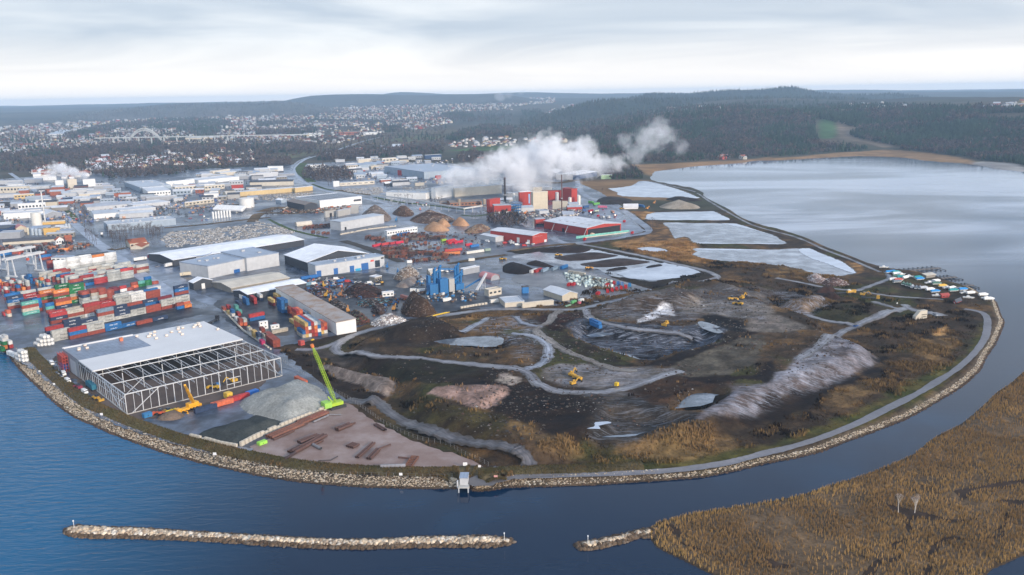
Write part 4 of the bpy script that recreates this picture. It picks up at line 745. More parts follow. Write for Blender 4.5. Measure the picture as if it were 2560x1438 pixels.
def bld(label,w,A,B,side,C,hp,roof='flat',rise=0,axis='u',wall='lgrey',rf='grey',name='warehouse',cat='warehouse',doors=(),wins=0,vents=0,lights=0,plinth=False,group=None,maxD=None):
    a,z0,yaw,L_,D_,h = frame_of(w,A,B,side,C,hp)
    if maxD: D_ = min(D_,maxD)
    s = 1.0 if w == 'P' else (OFF[w][2] if len(OFF[w]) > 2 else ZS); rr = rise/s*mpp(a)/math.cos(PITCH)
    o = empty(name,(a[0],a[1],z0-0.3),yaw,label=label,cat=cat,group=group); h += 0.3
    mb = MB(); gable_solid(mb,L_,D_,h,rr,axis,roof); mb.build('wall',WM(wall),o)
    mb = MB(); roof_mesh(mb,L_,D_,h,rr,axis,roof); r = mb.build('roof',RM(rf),o)
    for d in doors: panel_on(o,d[0],d[1],d[2],d[5] if len(d) > 5 else 0.3,d[3]*h,L_,D_,d[6] if len(d) > 6 else 'door',d[4])
    if wins:
        for k in range(wins):
            t = (k+0.5)/wins; panel_on(o,'f',t-0.28/wins,t+0.28/wins,h*0.45,h*0.72,L_,D_,'window',MGLASS)
    rs = random.Random(label); 
    for k in range(vents):
        if roof == 'flat':
            x,y = rs.uniform(.1,.9)*L_,rs.uniform(.15,.85)*D_; q = rs.uniform(.8,2.0); zt = h+0.25
            MB().box(x-q,x+q,y-q*.7,y+q*.7,zt,zt+rs.uniform(.8,1.8)).build('roof_vent',MTRIM,r)
    for k in range(lights):
        t = (k+0.5)/lights
        if roof == 'flat': MB().box(t*L_-0.8,t*L_+0.8,D_*.2,D_*.8,h+0.26,h+0.55).build('skylight',mat('skylight_pane',(0.5,0.55,0.6),rough=0.2,var=0.05),r)
    o['dims'] = [L_,D_,h,rr]
    return o
D_B = MBLUED; D_W = MWHITED; D_K = MDARKD
# ---- near and middle yard
bld('long white-roofed warehouse with dark flank behind the grey factory','B1',(1735,748),(480,536,'B2'),'a',(1665,592),66,'gable',26,'u','dark','snow')
bld('grey factory block with blank front and blue-grey flat roof','B1',(2085,868),(2535,768),'a',(1985,665),122,wall='lgrey',rf='blue',name='factory',cat='factory',vents=4,doors=(('f',.55,.68,.3,D_B),))
bld('pale grey factory wing nearest the arched white hall','B1',(2470,792),(213,731,'B2'),'b',(10,540,'B2'),128,wall='lgrey',rf='blue',name='factory',cat='factory',vents=2)
bld('low grey loading wing of the factory beside the road','B1',(1745,705),(2030,712),'a',(1795,605),66,wall='lgrey',rf='blue',name='factory',cat='factory',vents=1)
bld('dark-roofed upper storey in the middle of the factory','B1',(2030,708),(2330,694),'a',(1935,575),58,wall='grey',rf='grey',name='factory',cat='factory',vents=3)
bld('dark grey barn with white gable roof and one white door','P',(485,726),(531.6,718),'a',(472.9,704),18,'gable',8,'v','dark','snow',name='barn',cat='barn',doors=(('f',.42,.6,.75,D_W),))
bld('taupe warehouse with cream ribbed gable roof behind the white one','B1',(2312,1012),(335,905,'B2'),'a',(2225,885),50,'gable',24,'u','taupe','cream')
bld('dark warehouse with smooth white roof joining the long grey shed','B1',(2475,1085),(505,965,'B2'),'a',(2385,975),60,'gable',22,'u','dark','snow',doors=(('l',.3,.6,.7,D_W),))
bld('long shed with rust-stained grey roof and blank white end','B2',(808,1430),(990,1388),'a',(195,955),125,'mono',8,'v','white','rust',name='shed',cat='shed',plinth=True)
bld('big hall with arched white roof and dark gable','B2',(515,800),(1128,708),'a',(290,628),96,'gable',74,'v','dark','snow',name='hall',cat='hall',doors=tuple(('f',.2+.13*k,.215+.13*k,.99,MTRIM,8.0,'lamp') for k in range(6)))
an = bld('pale grey workshop with blue roller doors before the arched hall','B2',(600,852),(1285,746),'a',(515,714),112,wall='lgrey',rf='blue',name='workshop',cat='workshop',vents=5,
   doors=(('f',.01,.075,.55,D_B),('f',.25,.31,.55,D_B),('f',.48,.545,.55,D_B),('f',.65,.755,.62,D_B),('f',.56,.64,.24,mat('cyan_door',(0.02,0.3,0.5),rough=0.5)),('f',.855,.93,.7,MGLASS,1.0,'window'),('f',.95,.99,.9,MDARKD,8.5,'sign'),('f',.79,.84,.8,mat('sign_red',(0.6,0.1,0.08)),7.2,'sign')))
bld('grey metal warehouse with pale roof below the scrap heaps','B2',(850,387),(1280,312),'a',(752,287),84,'mono',4,'u','lgrey','lgrey',vents=0,doors=(('f',.08,.12,.35,D_K),))
so = bld('white warehouse with dark blue solar panels on its roof','B2',(640,166),(1058,118),'a',(485,44),74,wall='white',rf='white',doors=tuple(('f',.2+.2*k,.202+.2*k,.95,MTRIM,.3,'panel_joint') for k in range(4))+(('f',.8,.98,.7,mat('letter_dark',(0.05,0.05,0.06)),5.2,'sign'),('r',.1,.8,.8,D_B)))
L_,D_,h,_ = so['dims']
for i in range(4):
    MB().box(L_*(.06+.235*i),L_*(.06+.235*i)+L_*.21,D_*.12,D_*.9,h+.55,h+.75).build('solar_panel',mat('solar_cells',(0.02,0.04,0.09),rough=0.25,var=0.15,seam=0.5),so)
bld('dark charcoal barn with grey-brown gable roof beside the solar roof','B2',(487,191),(632,182),'a',(308,92),60,'gable',17,'v','dark','brown',name='barn',cat='barn')
bld('small shed with white gable roof beside the round track','B2',(252,112),(302,104),'a',(215,74),28,'gable',10,'v','bgrey','snow',name='shed',cat='shed')
bld('tall grey concrete block with a red sign above the scrapyard','B2',(948,218),(1025,216),'b',(1020,128),86,wall='concrete',rf='grey',name='block',cat='building',doors=(('f',-.4,.1,.85,mat('sign_orange',(0.65,0.12,0.05)),10.0,'sign'),))
bld('mid-grey concrete bunker left of the tall block','B2',(822,248),(945,224),'b',(930,168),58,wall='concrete',rf='grey',name='bunker',cat='building')
bld('weathered concrete shed with dark doorway by the scrap bays','B2',(695,257),(800,238),'b',(795,174),62,wall='concrete',rf='brown',name='shed',cat='shed',doors=(('f',.4,.6,.6,D_K),))
bld('cream rounded storage tent beside the rusty skips','B2',(412,346),(560,330),'b',(555,296),26,'arch',12,'u','cream','cream',name='tent',cat='tent')
bld('row of stacked white office cabins with dark window bands','B2',(1310,440),(1612,396),'a',(1300,388),44,wall='white',rf='white',name='office_cabin',cat='cabin',wins=12)
bld('red workshop with white roof and sign on its gable','B3',(205,526),(388,500),'a',(2340,384,'B2'),86,'gable',14,'v','red','white',name='workshop',cat='workshop',doors=(('f',.05,.7,.84,D_W,8.4,'sign'),('l',.06,.12,.5,D_W),('l',.3,.36,.6,D_W),('f',.8,.95,.3,D_W)))
rs_ = bld('large red storage shed with white roof and open front','B3',(745,440),(1080,388),'a',(335,288),76,'gable',22,'v','red','white',name='shed',cat='shed',doors=(('f',.03,.97,.82,D_K),('l',.5,.56,.5,D_K)))  # black front sheet paints the shaded interior behind the open front
L_,D_,h,_ = rs_['dims']
for t in (0.0,.42,.74): MB().bar((-5,D_*t,0),(-0.2,D_*t,h*.9),0.5).build('brace',MTRIM,rs_)
for i in range(10): MB().box(L_*(.2+.3*(i % 2)),L_*(.26+.3*(i % 2)),D_*(.08+.17*(i//2)),D_*(.13+.17*(i//2)),h+0.35+ (.2+.3*(i % 2))*4,h+1.1+(.2+.3*(i % 2))*4).build('roof_vent',MTRIM,rs_)
bld('orange-red lean-to at the back of the red shed','B3',(238,338),(330,330),'b',(330,262),62,'mono',6,'u','red','grey',name='lean_to',cat='shed',doors=(('f',.02,.98,.3,D_K),))
bld('small grey shed between the red workshop and the skips','B2',(2392,502),(2472,490),'a',(2240,428),46,'gable',8,'v','lgrey','white',name='shed',cat='shed')
bld('plain grey store with pale roof beside the red tent','B2',(2070,832),(2232,800),'a',(2038,768),56,wall='grey',rf='white',name='store',cat='shed')
bld('faded red rounded tent with grey end','B2',(2345,890),(2430,872),'a',(2230,822),40,'arch',16,'v','grey','pink',name='tent',cat='tent')
bld('cream scrapyard building with conveyor on its roof','B2',(2325,1046),(2452,1022),'a',(2270,975),60,wall='cream',rf='cream',name='process_building',cat='building',wins=3)
bld('brown-grey site office with pale flat roof in the scrapyard','B2',(1188,912),(1258,896),'a',(1130,846),56,wall='taupe',rf='white',name='site_office',cat='building',wins=3)
bld('small cream shop with gable roof behind the blue machine','B2',(1742,832),(1838,822),'b',(1800,778),24,'gable',14,'u','cream','cream',name='shop',cat='building')
bld('beige gabled storage barn beside the red skips','B3',(502,1093),(638,1062),'a',(325,974),56,'gable',28,'v','beige','white',name='barn',cat='barn')
bld('cream blind wall of concrete blocks by the track','B3',(105,1160),(417,1126),'a',(95,1118),36,wall='cream',rf='cream',name='block_wall',cat='wall',maxD=3)
bld('low cream building left of the block wall','B3',(-70,1155),(125,1140),'b',(40,1045),46,wall='cream',rf='lgrey',name='store',cat='building')
bld('small white cabin on the edge of the scrapyard','B2',(1265,1052),(1378,1040),'a',(1260,1010),42,wall='white',rf='white',name='cabin',cat='cabin',wins=3)
bld('blue steel sorting booth on legs by the beige barn','B3',(105,1015),(168,1010),'b',(168,948),62,wall='blue',rf='dark',name='booth',cat='booth')
bld('white building with the dark roofs at the container terminal','B1',(800,700),(1010,672),'a',(765,640),36,'gable',20,'u','white','dark',name='terminal_shed',cat='shed')
bld('dark-roofed open shed at the corner of the container terminal','B1',(960,690),(1115,660),'a',(915,622),34,'gable',22,'u','brown','dark',name='terminal_shed',cat='shed')
bld('pale flat-roofed transit shed behind the white reefers','B1',(515,695),(790,690),'a',(500,640),36,wall='white',rf='blue',name='transit_shed',cat='shed',wins=6)
bld('long low shed with dark roof and cream wall','B1',(30,530),(560,496),'a',(10,500),32,'gable',20,'u','cream','dark',name='shed',cat='shed')
bld('old white house with red tiled roof by the terminal','B1',(565,532),(640,520),'b',(625,470),50,'gable',26,'v','white','tile',name='house',cat='house',wins=3)
bld('small red wooden house beside the white one','B1',(655,500),(720,492),'b',(715,448),42,'gable',18,'u','redbrown','tile',name='house',cat='house')
bld('pink-roofed barn with beige gable at the tank farm','B1',(165,412),(272,402),'a',(125,350),46,'gable',26,'v','beige','pink',name='barn',cat='barn')
bld('ochre process building among the small tanks','B1',(440,432),(600,424),'b',(590,356),66,wall='ochre',rf='brown',name='process_building',cat='building',vents=3)
bld('ochre roofed store under the white tank','B1',(425,330),(650,316),'b',(640,286),24,wall='ochre',rf='cream',name='store',cat='building')
bld('dark navy shed cut by the picture edge','B1',(-120,445),(70,440),'b',(66,340),70,wall='navy',rf='dark',name='shed',cat='shed')
bld('orange-brown lean-to below the navy shed','B1',(-60,458),(68,452),'b',(66,428),20,wall='brown',rf='brown',name='lean_to',cat='shed')
bld('cream farmhouse wing with red tiled roof among bare trees','B1',(1300,560),(1470,540),'a',(1288,492),44,'gable',30,'u','cream','tile',name='farmhouse',cat='house',wins=4)
bld('smaller cream farmhouse with red gable facing the terminal','B1',(1305,575),(1400,580),'b',(1460,520),22,'gable',22,'v','cream','tile',name='farmhouse',cat='house')
bld('long grey flat-roofed factory behind the row of bare trees','B1',(1080,392),(1760,330),'a',(1008,300),60,wall='bgrey',rf='lgrey',name='factory',cat='factory',vents=8)
# ---- left middle distance
bld('pale gabled warehouse with low lean-to roof by the main road','A1',(1195,1385),(1530,1365),'a',(1190,1330),45,'gable',18,'u','lgrey','lgrey')
bld('long pale warehouse with grey roof and square end','A1',(1200,1345),(1558,1310),'a',(1175,1282),36,wall='lgrey',rf='white')
bld('cluster of cream halls beside the roadside hedge','A1',(940,1390),(1195,1370),'a',(880,1310),46,'gable',14,'u','white','lgrey')
bld('long grey gabled hall with a red corner','A1',(870,1310),(1330,1270),'a',(822,1255),36,'gable',20,'u','lgrey','grey')
bld('long beige shed with strip windows in front of the gas tanks','A1',(1850,1260),(2140,1225),'b',(2130,1190),34,wall='beige',rf='white',name='shed',cat='shed',wins=8)
bld('long low white warehouse running beside the beige shed','A1',(1330,1285),(1700,1245),'a',(1320,1225),30,wall='lgrey',rf='white')
bld('grey warehouse with blue-white roof in the middle of the estate','A1',(1465,1222),(1770,1200),'b',(1770,1150),44,wall='grey',rf='lgrey')
bld('huge pale flat-roofed warehouse at the edge of the estate','A1',(1400,1120),(1660,1080),'a',(1240,1020),44,wall='bgrey',rf='lgrey',vents=6)
bld('white warehouse with dark roof edge beside the huge one','A1',(1665,1068),(1945,1040),'b',(1940,990),50,wall='white',rf='blue')
bld('white long hall at the far end of the estate','A1',(1985,1040),(2390,1000),'a',(1930,985),34,wall='white',rf='white')
bld('beige arched hall near the far trees','A1',(2130,955),(2300,930),'b',(2300,895),32,'arch',10,'u','beige','cream',name='hall',cat='hall')
bld('cream hall with white roof right of the arched one','A1',(2200,960),(2395,945),'b',(2390,905),30,wall='cream',rf='white',name='hall',cat='hall')
bld('white office hall with dark ground floor','A1',(1480,1165),(1700,1145),'a',(1420,1080),46,wall='white',rf='white',name='office',cat='office',wins=8)
bld('cream office block with grey side','A1',(1750,1110),(1995,1090),'b',(1990,1045),38,wall='cream',rf='white',name='office',cat='office',wins=7)
bld('low white works building with flat snowy roof','A1',(1795,1135),(2010,1115),'b',(2005,1085),24,wall='white',rf='white')
bld('pale brick store with row of dark windows','A1',(2045,1105),(2245,1085),'b',(2240,1040),44,wall='cream',rf='lgrey',name='store',cat='building',wins=6)
bld('bright red flat-roofed unit among pale warehouses','A1',(2315,1092),(2432,1085),'b',(2430,1050),36,wall='red',rf='red',name='unit',cat='building')
bld('yellow arched depot at the end of the yellow row','A1',(2265,1178),(2360,1168),'b',(2360,1112),40,'arch',12,'u','cream','cream',name='depot',cat='building')
bld('long yellow warehouse with pale roof along the highway','A2',(-230,1168),(390,1118),'b',(565,1055),42,wall='yellow',rf='lgrey')
bld('yellow end bay of the long warehouse near the highway','A2',(392,1125),(568,1105),'b',(560,1060),44,wall='yellow',rf='white')
bld('dark-roofed hall with cream band behind the yellow row','A2',(-60,1062),(370,1050),'b',(370,1005),38,'gable',14,'u','cream','dark',name='hall',cat='hall')
bld('white villa-like office with pale roof near the highway bend','A2',(120,915),(272,912),'b',(268,860),50,wall='white',rf='lgrey',name='office',cat='office')
bld('flat pale sheds stretching left of the highway bend','A2',(-60,985),(225,960),'b',(220,920),38,wall='lgrey',rf='white',name='shed',cat='shed')
bld('white storage hall beside the trees at the highway bend','A2',(520,880),(690,870),'b',(680,842),26,wall='white',rf='lgrey')
bld('cream low unit behind the leafless copse','A2',(560,905),(770,890),'b',(765,868),24,wall='cream',rf='lgrey',name='unit',cat='building')
bld('cream unit with flat snowy roof beyond the copse','A2',(1025,832),(1152,818),'b',(1148,785),34,wall='cream',rf='white',name='unit',cat='building')
bld('square cream depot on the snowy lot','A2',(1262,828),(1402,818),'b',(1398,775),40,wall='cream',rf='white',name='depot',cat='building',wins=4)
bld('dark low store near the far lot edge','A2',(1690,790),(1852,780),'b',(1850,745),36,wall='navy',rf='lgrey',name='store',cat='building')
bld('pale small unit between the cream depot and dark store','A2',(1515,800),(1595,798),'b',(1590,768),28,wall='lgrey',rf='white',name='unit',cat='building')
bld('blue-roofed shed in the snowy lot','A2',(1030,880),(1272,862),'b',(1270,820),28,'gable',10,'u','bgrey','blue',name='shed',cat='shed')
bld('small beige gabled shed in the snowy lot','A2',(1150,892),(1230,888),'b',(1225,855),26,'gable',12,'v','beige','beige' if False else 'cream',name='shed',cat='shed')
bld('white low office with lorries before it','A2',(900,870),(1010,862),'b',(1005,828),30,wall='white',rf='white',name='office',cat='office')
bld('white transport depot left of the snowy lot','A2',(925,905),(1050,895),'b',(1045,868),26,wall='white',rf='white',name='depot',cat='building')
bld('small white house-like unit by the stone yard','A2',(775,1066),(835,1062),'b',(830,1015),48,wall='white',rf='white',name='unit',cat='building')
bld('low cream row of garages by the stone yard','A2',(840,1062),(1185,1040),'b',(1180,1008),32,wall='cream',rf='lgrey',name='garage',cat='garage',wins=6)
bld('small dark gabled store in the stone yard','A2',(1290,1058),(1392,1050),'b',(1390,1022),24,'gable',12,'u','dark','snow',name='store',cat='shed')
bld('cream block beside the pale stone stacks','A2',(1590,1062),(1682,1056),'b',(1680,1028),28,wall='cream',rf='cream',name='block',cat='building')
wb = bld('huge blue-grey warehouse with wide flat roof behind the steam','A2',(1680,990),(2165,948),'a',(1330,862),66,wall='bgrey',rf='blue',vents=4)
L_,D_,h,_ = wb['dims']
for k in range(8): panel_on(wb,'l',.02+.12*k,.024+.12*k,.3,h*.95,L_,D_,'panel_joint',MTRIM)
for k in range(4): panel_on(wb,'f',.1+.24*k,.104+.24*k,.3,h*.95,L_,D_,'panel_joint',MTRIM)
bld('red loading dock on the flank of the blue warehouse','A2',(1415,952),(1508,958),'b',(1505,905),46,wall='red',rf='red',name='loading_dock',cat='dock')
bld('small red porch at the corner of the blue warehouse','A2',(1795,992),(1850,988),'b',(1848,955),32,wall='red',rf='red',name='porch',cat='building')
# ---- factory with the steam
bld('tall white factory hall with dark lettering','A2',(1795,1190),(1982,1160),'a',(1735,1078),108,wall='white',rf='white',name='factory',cat='factory',doors=(('f',.18,.5,.62,MDARKD,11.5,'sign'),))
bld('low white factory wing left of the tall hall','A2',(1300,1185),(1695,1195),'b',(1660,1112),62,wall='white',rf='lgrey',name='factory',cat='factory',vents=8)
bld('long cream factory hall right of the tall one, under the steam','A2',(1985,1168),(2455,1132),'b',(2450,1045),84,wall='cream',rf='white',name='factory',cat='factory',vents=3)
bld('silver tanks cabin beside the tall white hall','A2',(1722,1150),(1780,1150),'b',(1778,1088),60,wall='lgrey',rf='grey',name='plant_room',cat='building')
bld('brown workshop with saw-tooth roof before the white factory','A2',(1940,1272),(2255,1256),'b',(2240,1192),44,'gable',12,'u','brown','brown',name='workshop',cat='workshop',wins=9)
bld('small brown gabled annex beside the saw-tooth workshop','A2',(1835,1255),(1990,1250),'b',(1985,1218),24,'gable',16,'u','brown','brown',name='annex',cat='building')
bld('dark low carport before the saw-tooth workshop','A2',(1950,1290),(2150,1285),'b',(2145,1262),20,wall='dark',rf='solar',name='carport',cat='shed')
bld('red mill block with white ground floor and grey roof','A2',(2378,1345),(2548,1338),'b',(2535,1238),86,wall='red',rf='grey',name='mill',cat='factory',doors=(('f',.02,.98,.32,D_W),))
bld('red mill tower left of the chimney','A2',(2335,1320),(2440,1300),'b',(2430,1190),118,wall='red',rf='red',name='mill_tower',cat='tower')
bld('tall red boiler house with blue slit windows','A3',(78,1264),(200,1256),'a',(12,1122),138,wall='red',rf='white',name='boiler_house',cat='factory',doors=(('f',.72,.84,.85,mat('pale_blue',(0.25,0.4,0.6)),4.0,'window'),))
bld('huge beige silo block in the middle of the red factory','A3',(212,1310),(358,1296),'b',(350,1122),178,'mono',-8,'v','beige','beige' if False else 'cream',name='silo_block',cat='silo')
bld('long red hall behind the beige silo block','A3',(300,1205),(510,1200),'b',(500,1100),96,wall='red',rf='dark',name='red_hall',cat='factory')
bld('tall red tower hall at the end of the factory','A3',(595,1258),(652,1252),'a',(505,1082),160,wall='red',rf='red',name='red_tower',cat='factory')
bld('cream plant building in front of the tall chimney','A3',(405,1290),(548,1292),'b',(545,1212),72,wall='cream',rf='cream',name='plant_building',cat='building')
bld('small red workshop with grey roof at the factory foot','A3',(555,1305),(700,1300),'b',(690,1258),34,'gable',12,'u','red','grey',name='workshop',cat='workshop')
bld('grey tent-roofed shed in front of the factory','A3',(510,1362),(620,1358),'b',(615,1320),16,'gable',22,'u','lgrey','grey',name='shed',cat='shed')
bld('beige cube with pipes on the factory roof line','A3',(205,1125),(300,1120),'b',(298,1058),52,wall='beige',rf='lgrey',name='plant_block',cat='building')
bld('low grey process hall behind the red boiler house','A3',(300,1110),(400,1104),'b',(395,1062),34,wall='lgrey',rf='white',name='process_hall',cat='building')
bld('dark blue barn with white roof beyond the factory','A3',(282,975),(440,978),'b',(500,900),44,'gable',14,'v','navy','snow',name='barn',cat='barn')
bld('grey long store beside the dark blue barns','A3',(442,998),(640,996),'b',(700,950),52,wall='grey',rf='lgrey',name='store',cat='shed')
bld('dark blue barn with bright white monopitch roof','A3',(642,998),(850,960),'a',(612,925),46,'mono',10,'u','navy','snow',name='barn',cat='barn')
bld('pale green equipment house at the reed edge','A3',(892,992),(998,988),'b',(995,945),40,wall='green',rf='lgrey',name='equipment_house',cat='building')
bld('white store behind the left chimney','A3',(-40,1100),(45,1090),'b',(45,1035),40,wall='navy',rf='white',name='store',cat='shed')
bld('white rounded tent on the spit by the lagoon','B3',(1115,172),(1258,170),'b',(1255,138),34,'arch',14,'u','white','white',name='tent',cat='tent')
# ---- far left estate
bld('white dairy hall beside the small steam plume','A1',(340,1005),(560,1000),'b',(550,962),38,wall='white',rf='white',name='dairy',cat='factory')
bld('white square silo tower of the dairy','A1',(560,1085),(640,1082),'b',(636,1005),76,wall='white',rf='white',name='silo_tower',cat='tower')
bld('cream stepped tower of the dairy','A1',(685,1085),(775,1078),'b',(770,995),84,wall='cream',rf='cream',name='process_tower',cat='tower')
bld('white stepped dairy block at the end','A1',(835,1070),(958,1062),'b',(950,992),70,wall='white',rf='white',name='dairy',cat='factory')
bld('grey warehouse with pale roof right of the dairy','A1',(945,1110),(1135,1098),'b',(1130,1055),44,wall='grey',rf='lgrey')
bld('brick red works with pale front before the dairy','A1',(475,1145),(600,1135),'b',(590,1085),42,wall='redbrown',rf='tile',name='works',cat='factory')
bld('long brick red wing right of the brick works','A1',(600,1128),(702,1115),'b',(700,1085),28,wall='redbrown',rf='red',name='works',cat='factory')
bld('pale long shed below the dairy','A1',(700,1150),(940,1125),'b',(935,1092),40,wall='lgrey',rf='lgrey',name='shed',cat='shed')
bld('cream sheds with low roofs below the pale long shed','A1',(790,1178),(1005,1160),'b',(1000,1125),34,wall='cream',rf='white',name='shed',cat='shed')
bld('long brick-red row behind the bare trees','A1',(1140,1165),(1310,1155),'b',(1308,1130),26,wall='redbrown',rf='tile',name='row_building',cat='building')
bld('dark depot with rows of vehicles at the road','A1',(630,1205),(760,1195),'b',(755,1165),28,wall='navy',rf='blue',name='depot',cat='building',wins=5)
bld('cream two-storey plant left of the main road','A1',(-60,1135),(272,1125),'b',(268,1055),62,wall='cream',rf='lgrey',name='plant',cat='factory',wins=10)
bld('yellow low works with white roof left of the road','A1',(145,1192),(345,1180),'b',(340,1140),42,wall='yellow',rf='white',name='works',cat='factory',wins=6)
bld('white three-storey office left of the main road','A1',(185,1308),(460,1292),'b',(450,1225),66,wall='white',rf='white',name='office',cat='office',wins=8)
bld('long white works hall below the white office','A1',(40,1395),(440,1370),'b',(430,1300),54,wall='white',rf='white',name='works',cat='factory')
bld('white hall with grey gable beside the main road','A1',(445,1385),(600,1360),'a',(440,1315),36,'gable',24,'v','grey','white',name='hall',cat='hall')
bld('dark grey flat depot at the picture edge','A1',(-80,1262),(210,1248),'b',(205,1205),38,wall='dark',rf='blue',name='depot',cat='building')
bld('pale hall at the far left edge below the smoke','A1',(-60,1045),(225,1040),'b',(220,1005),34,wall='lgrey',rf='white',name='hall',cat='hall')
# ---- beyond the estate
bld('long red and white school building in the fields','A2',(825,552),(1015,548),'b',(1010,512),28,wall='redbrown',rf='brown',name='school',cat='building',wins=10)
bld('white hall beside the red school','A2',(1030,548),(1200,545),'b',(1198,520),20,wall='white',rf='white',name='hall',cat='hall')
bld('white and red farm store by the fields','A2',(1312,692),(1430,690),'b',(1475,640),22,wall='red',rf='white',name='farm_store',cat='barn')
bld('low white depot in the dark trees','A2',(75,665),(240,662),'b',(240,635),24,wall='white',rf='white',name='depot',cat='building')
bld('white block above the dark trees','A2',(520,562),(640,560),'b',(635,530),26,wall='white',rf='white',name='block',cat='building')
bld('long white riverside hall in the left town','A1',(745,668),(955,655),'b',(950,640),18,wall='white',rf='white',name='hall',cat='hall')
bld('hospital-like block of pale storeys near the bridge','A1',(1855,630),(2020,628),'b',(2010,570),50,wall='cream',rf='lgrey',name='hospital',cat='building',wins=12)
bld('long cream terrace left of the pale hospital block','A1',(1650,645),(1840,635),'b',(1835,605),26,wall='cream',rf='tile',name='terrace',cat='building',wins=10)
bld('stepped terrace flats on the wooded hillside','A1',(480,580),(660,560),'b',(740,490),36,wall='lgrey',rf='lgrey',name='terrace_flats',cat='building',wins=9)
bld('grey sports hall roof by the playing fields','A1',(1665,755),(1830,745),'b',(1840,715),18,wall='lgrey',rf='white',name='sports_hall',cat='hall')
# ================================================================ recipes: small things made of shared meshes
MOBJ = mat('painted_metal',objcol=True,rough=0.55,var=0.14,scale=0.7,spec=0.4)
MTYRE = mat('tyre',(0.02,0.02,0.022),rough=0.9,var=0.1); MBLK = mat('black_metal',(0.025,0.026,0.03),rough=0.6,var=0.1)
MGALV = mat('galvanised_steel',(0.50,0.51,0.52),rough=0.5,var=0.1,scale=0.8,metal=0.0)
def spawn(rec,name,loc,rz,label,cat,color=(.5,.5,.5),group=None,sc=1.0,own=None,color2=None):
    """rec: [(part name, mesh, [sub-parts])]; own: the part that is the thing's own mesh"""
    if own: o = bpy.data.objects.new(name,own); COL.objects.link(o); o.color = (*color,1)
    else: o = bpy.data.objects.new(name,None); o.empty_display_size = 1; COL.objects.link(o)
    o.location = loc; o.rotation_euler = (0,0,rz); o.scale = (sc,sc,sc); o['label'] = label; o['category'] = cat
    if group: o['group'] = group
    def sub(items,par):
        for it in items:
            c = bpy.data.objects.new(it[0],it[1]); COL.objects.link(c); c.parent = par; c.color = (*(color2 if (color2 and it[0] in ('cover','box','tank','cargo','hull_stripe')) else color),1)
            if len(it) > 2: sub(it[2],c)
    sub(rec,o); return o
def yaw_px(p,q,z=LAND):
    a = G0(*p,z); b = G0(*q,z); return math.atan2(b[1]-a[1],b[0]-a[0])
MG = lambda f,nm,mt: f.mesh(nm,mt)
def wheels(xs,y,r,w=0.45):
    return [('wheel',MB().tube((x,s*y-w/2*s,r),(x,s*y+w/2*s,r),r,n=10).mesh('wheel',MTYRE)) for x in xs for s in (-1,1)]
# excavator (faces +x)
ex = MB(); ex.box(-2.0,2.0,-1.5,-0.9,0,0.9); tr1 = ex.mesh('track',MBLK); ex = MB(); ex.box(-2.0,2.0,0.9,1.5,0,0.9); tr2 = ex.mesh('track',MBLK)
REC_EXC = [('track',tr1),('track',tr2),('body',MB().box(-2.6,1.3,-1.4,1.4,1.0,2.3).box(-2.7,-1.2,-1.4,1.4,2.3,2.6).mesh('body',MOBJ)),('cab',MB().box(0.0,1.5,0.4,1.4,2.3,3.4).mesh('cab',MOBJ),[('window',MB().box(0.2,1.53,0.45,1.35,2.6,3.25).mesh('window',MGLASS))]),
  ('boom',MB().bar((0.8,-0.3,2.0),(4.2,-0.3,5.0),0.75,0.6).mesh('boom',MOBJ)),('arm',MB().bar((4.1,-0.3,5.1),(6.8,-0.3,2.2),0.6,0.4).mesh('arm',MOBJ)),('bucket',MB().box(6.2,7.3,-0.9,0.3,0.9,2.2).mesh('bucket',MBLK))]
REC_LOAD = [('body',MB().box(-3.4,-0.2,-1.25,1.25,1.0,2.3).box(-0.2,1.6,-0.9,0.9,0.9,1.8).mesh('body',MOBJ)),('cab',MB().box(-1.2,0.4,-0.8,0.8,2.3,3.5).mesh('cab',MGLASS)),('arm',MB().bar((1.2,0,1.6),(3.4,0,1.0),1.0,0.7).mesh('arm',MOBJ)),('bucket',MB().box(3.2,4.4,-1.5,1.5,0.3,1.5).mesh('bucket',MOBJ))] + wheels((-2.2,1.2),1.1,0.85,0.6)
REC_DOZ = [('track',MB().box(-2.2,2.0,-1.6,-0.9,0,1.1).mesh('track',MBLK)),('track',MB().box(-2.2,2.0,0.9,1.6,0,1.1).mesh('track',MBLK)),('body',MB().box(-2.0,2.2,-0.95,0.95,0.9,2.1).mesh('body',MOBJ)),('cab',MB().box(-1.4,0.2,-0.8,0.8,2.1,3.3).mesh('cab',MOBJ)),('blade',MB().box(2.7,3.1,-2.0,2.0,0.2,1.6).mesh('blade',MOBJ))]
REC_TRUCK = [('cab',MB().box(5.0,7.2,-1.25,1.25,0.9,3.6).mesh('cab',MOBJ),[('window',MB().box(6.4,7.24,-1.1,1.1,2.4,3.3).mesh('window',MGLASS))]),('chassis',MB().box(-6.2,5.0,-1.1,1.1,0.75,1.15).mesh('chassis',MBLK)),('box',MB().box(-6.2,4.7,-1.27,1.27,1.15,4.0).mesh('box',MOBJ))] + wheels((-5.0,-3.7,6.0),1.05,0.5)
REC_FLAT = [('cab',MB().box(5.0,7.2,-1.25,1.25,0.9,3.6).mesh('cab',MOBJ),[('window',MB().box(6.4,7.24,-1.1,1.1,2.4,3.3).mesh('window',MGLASS))]),('chassis',MB().box(-6.2,5.0,-1.2,1.2,0.85,1.25).mesh('chassis',MBLK))] + wheels((-5.0,-3.7,3.6,6.0),1.05,0.5)
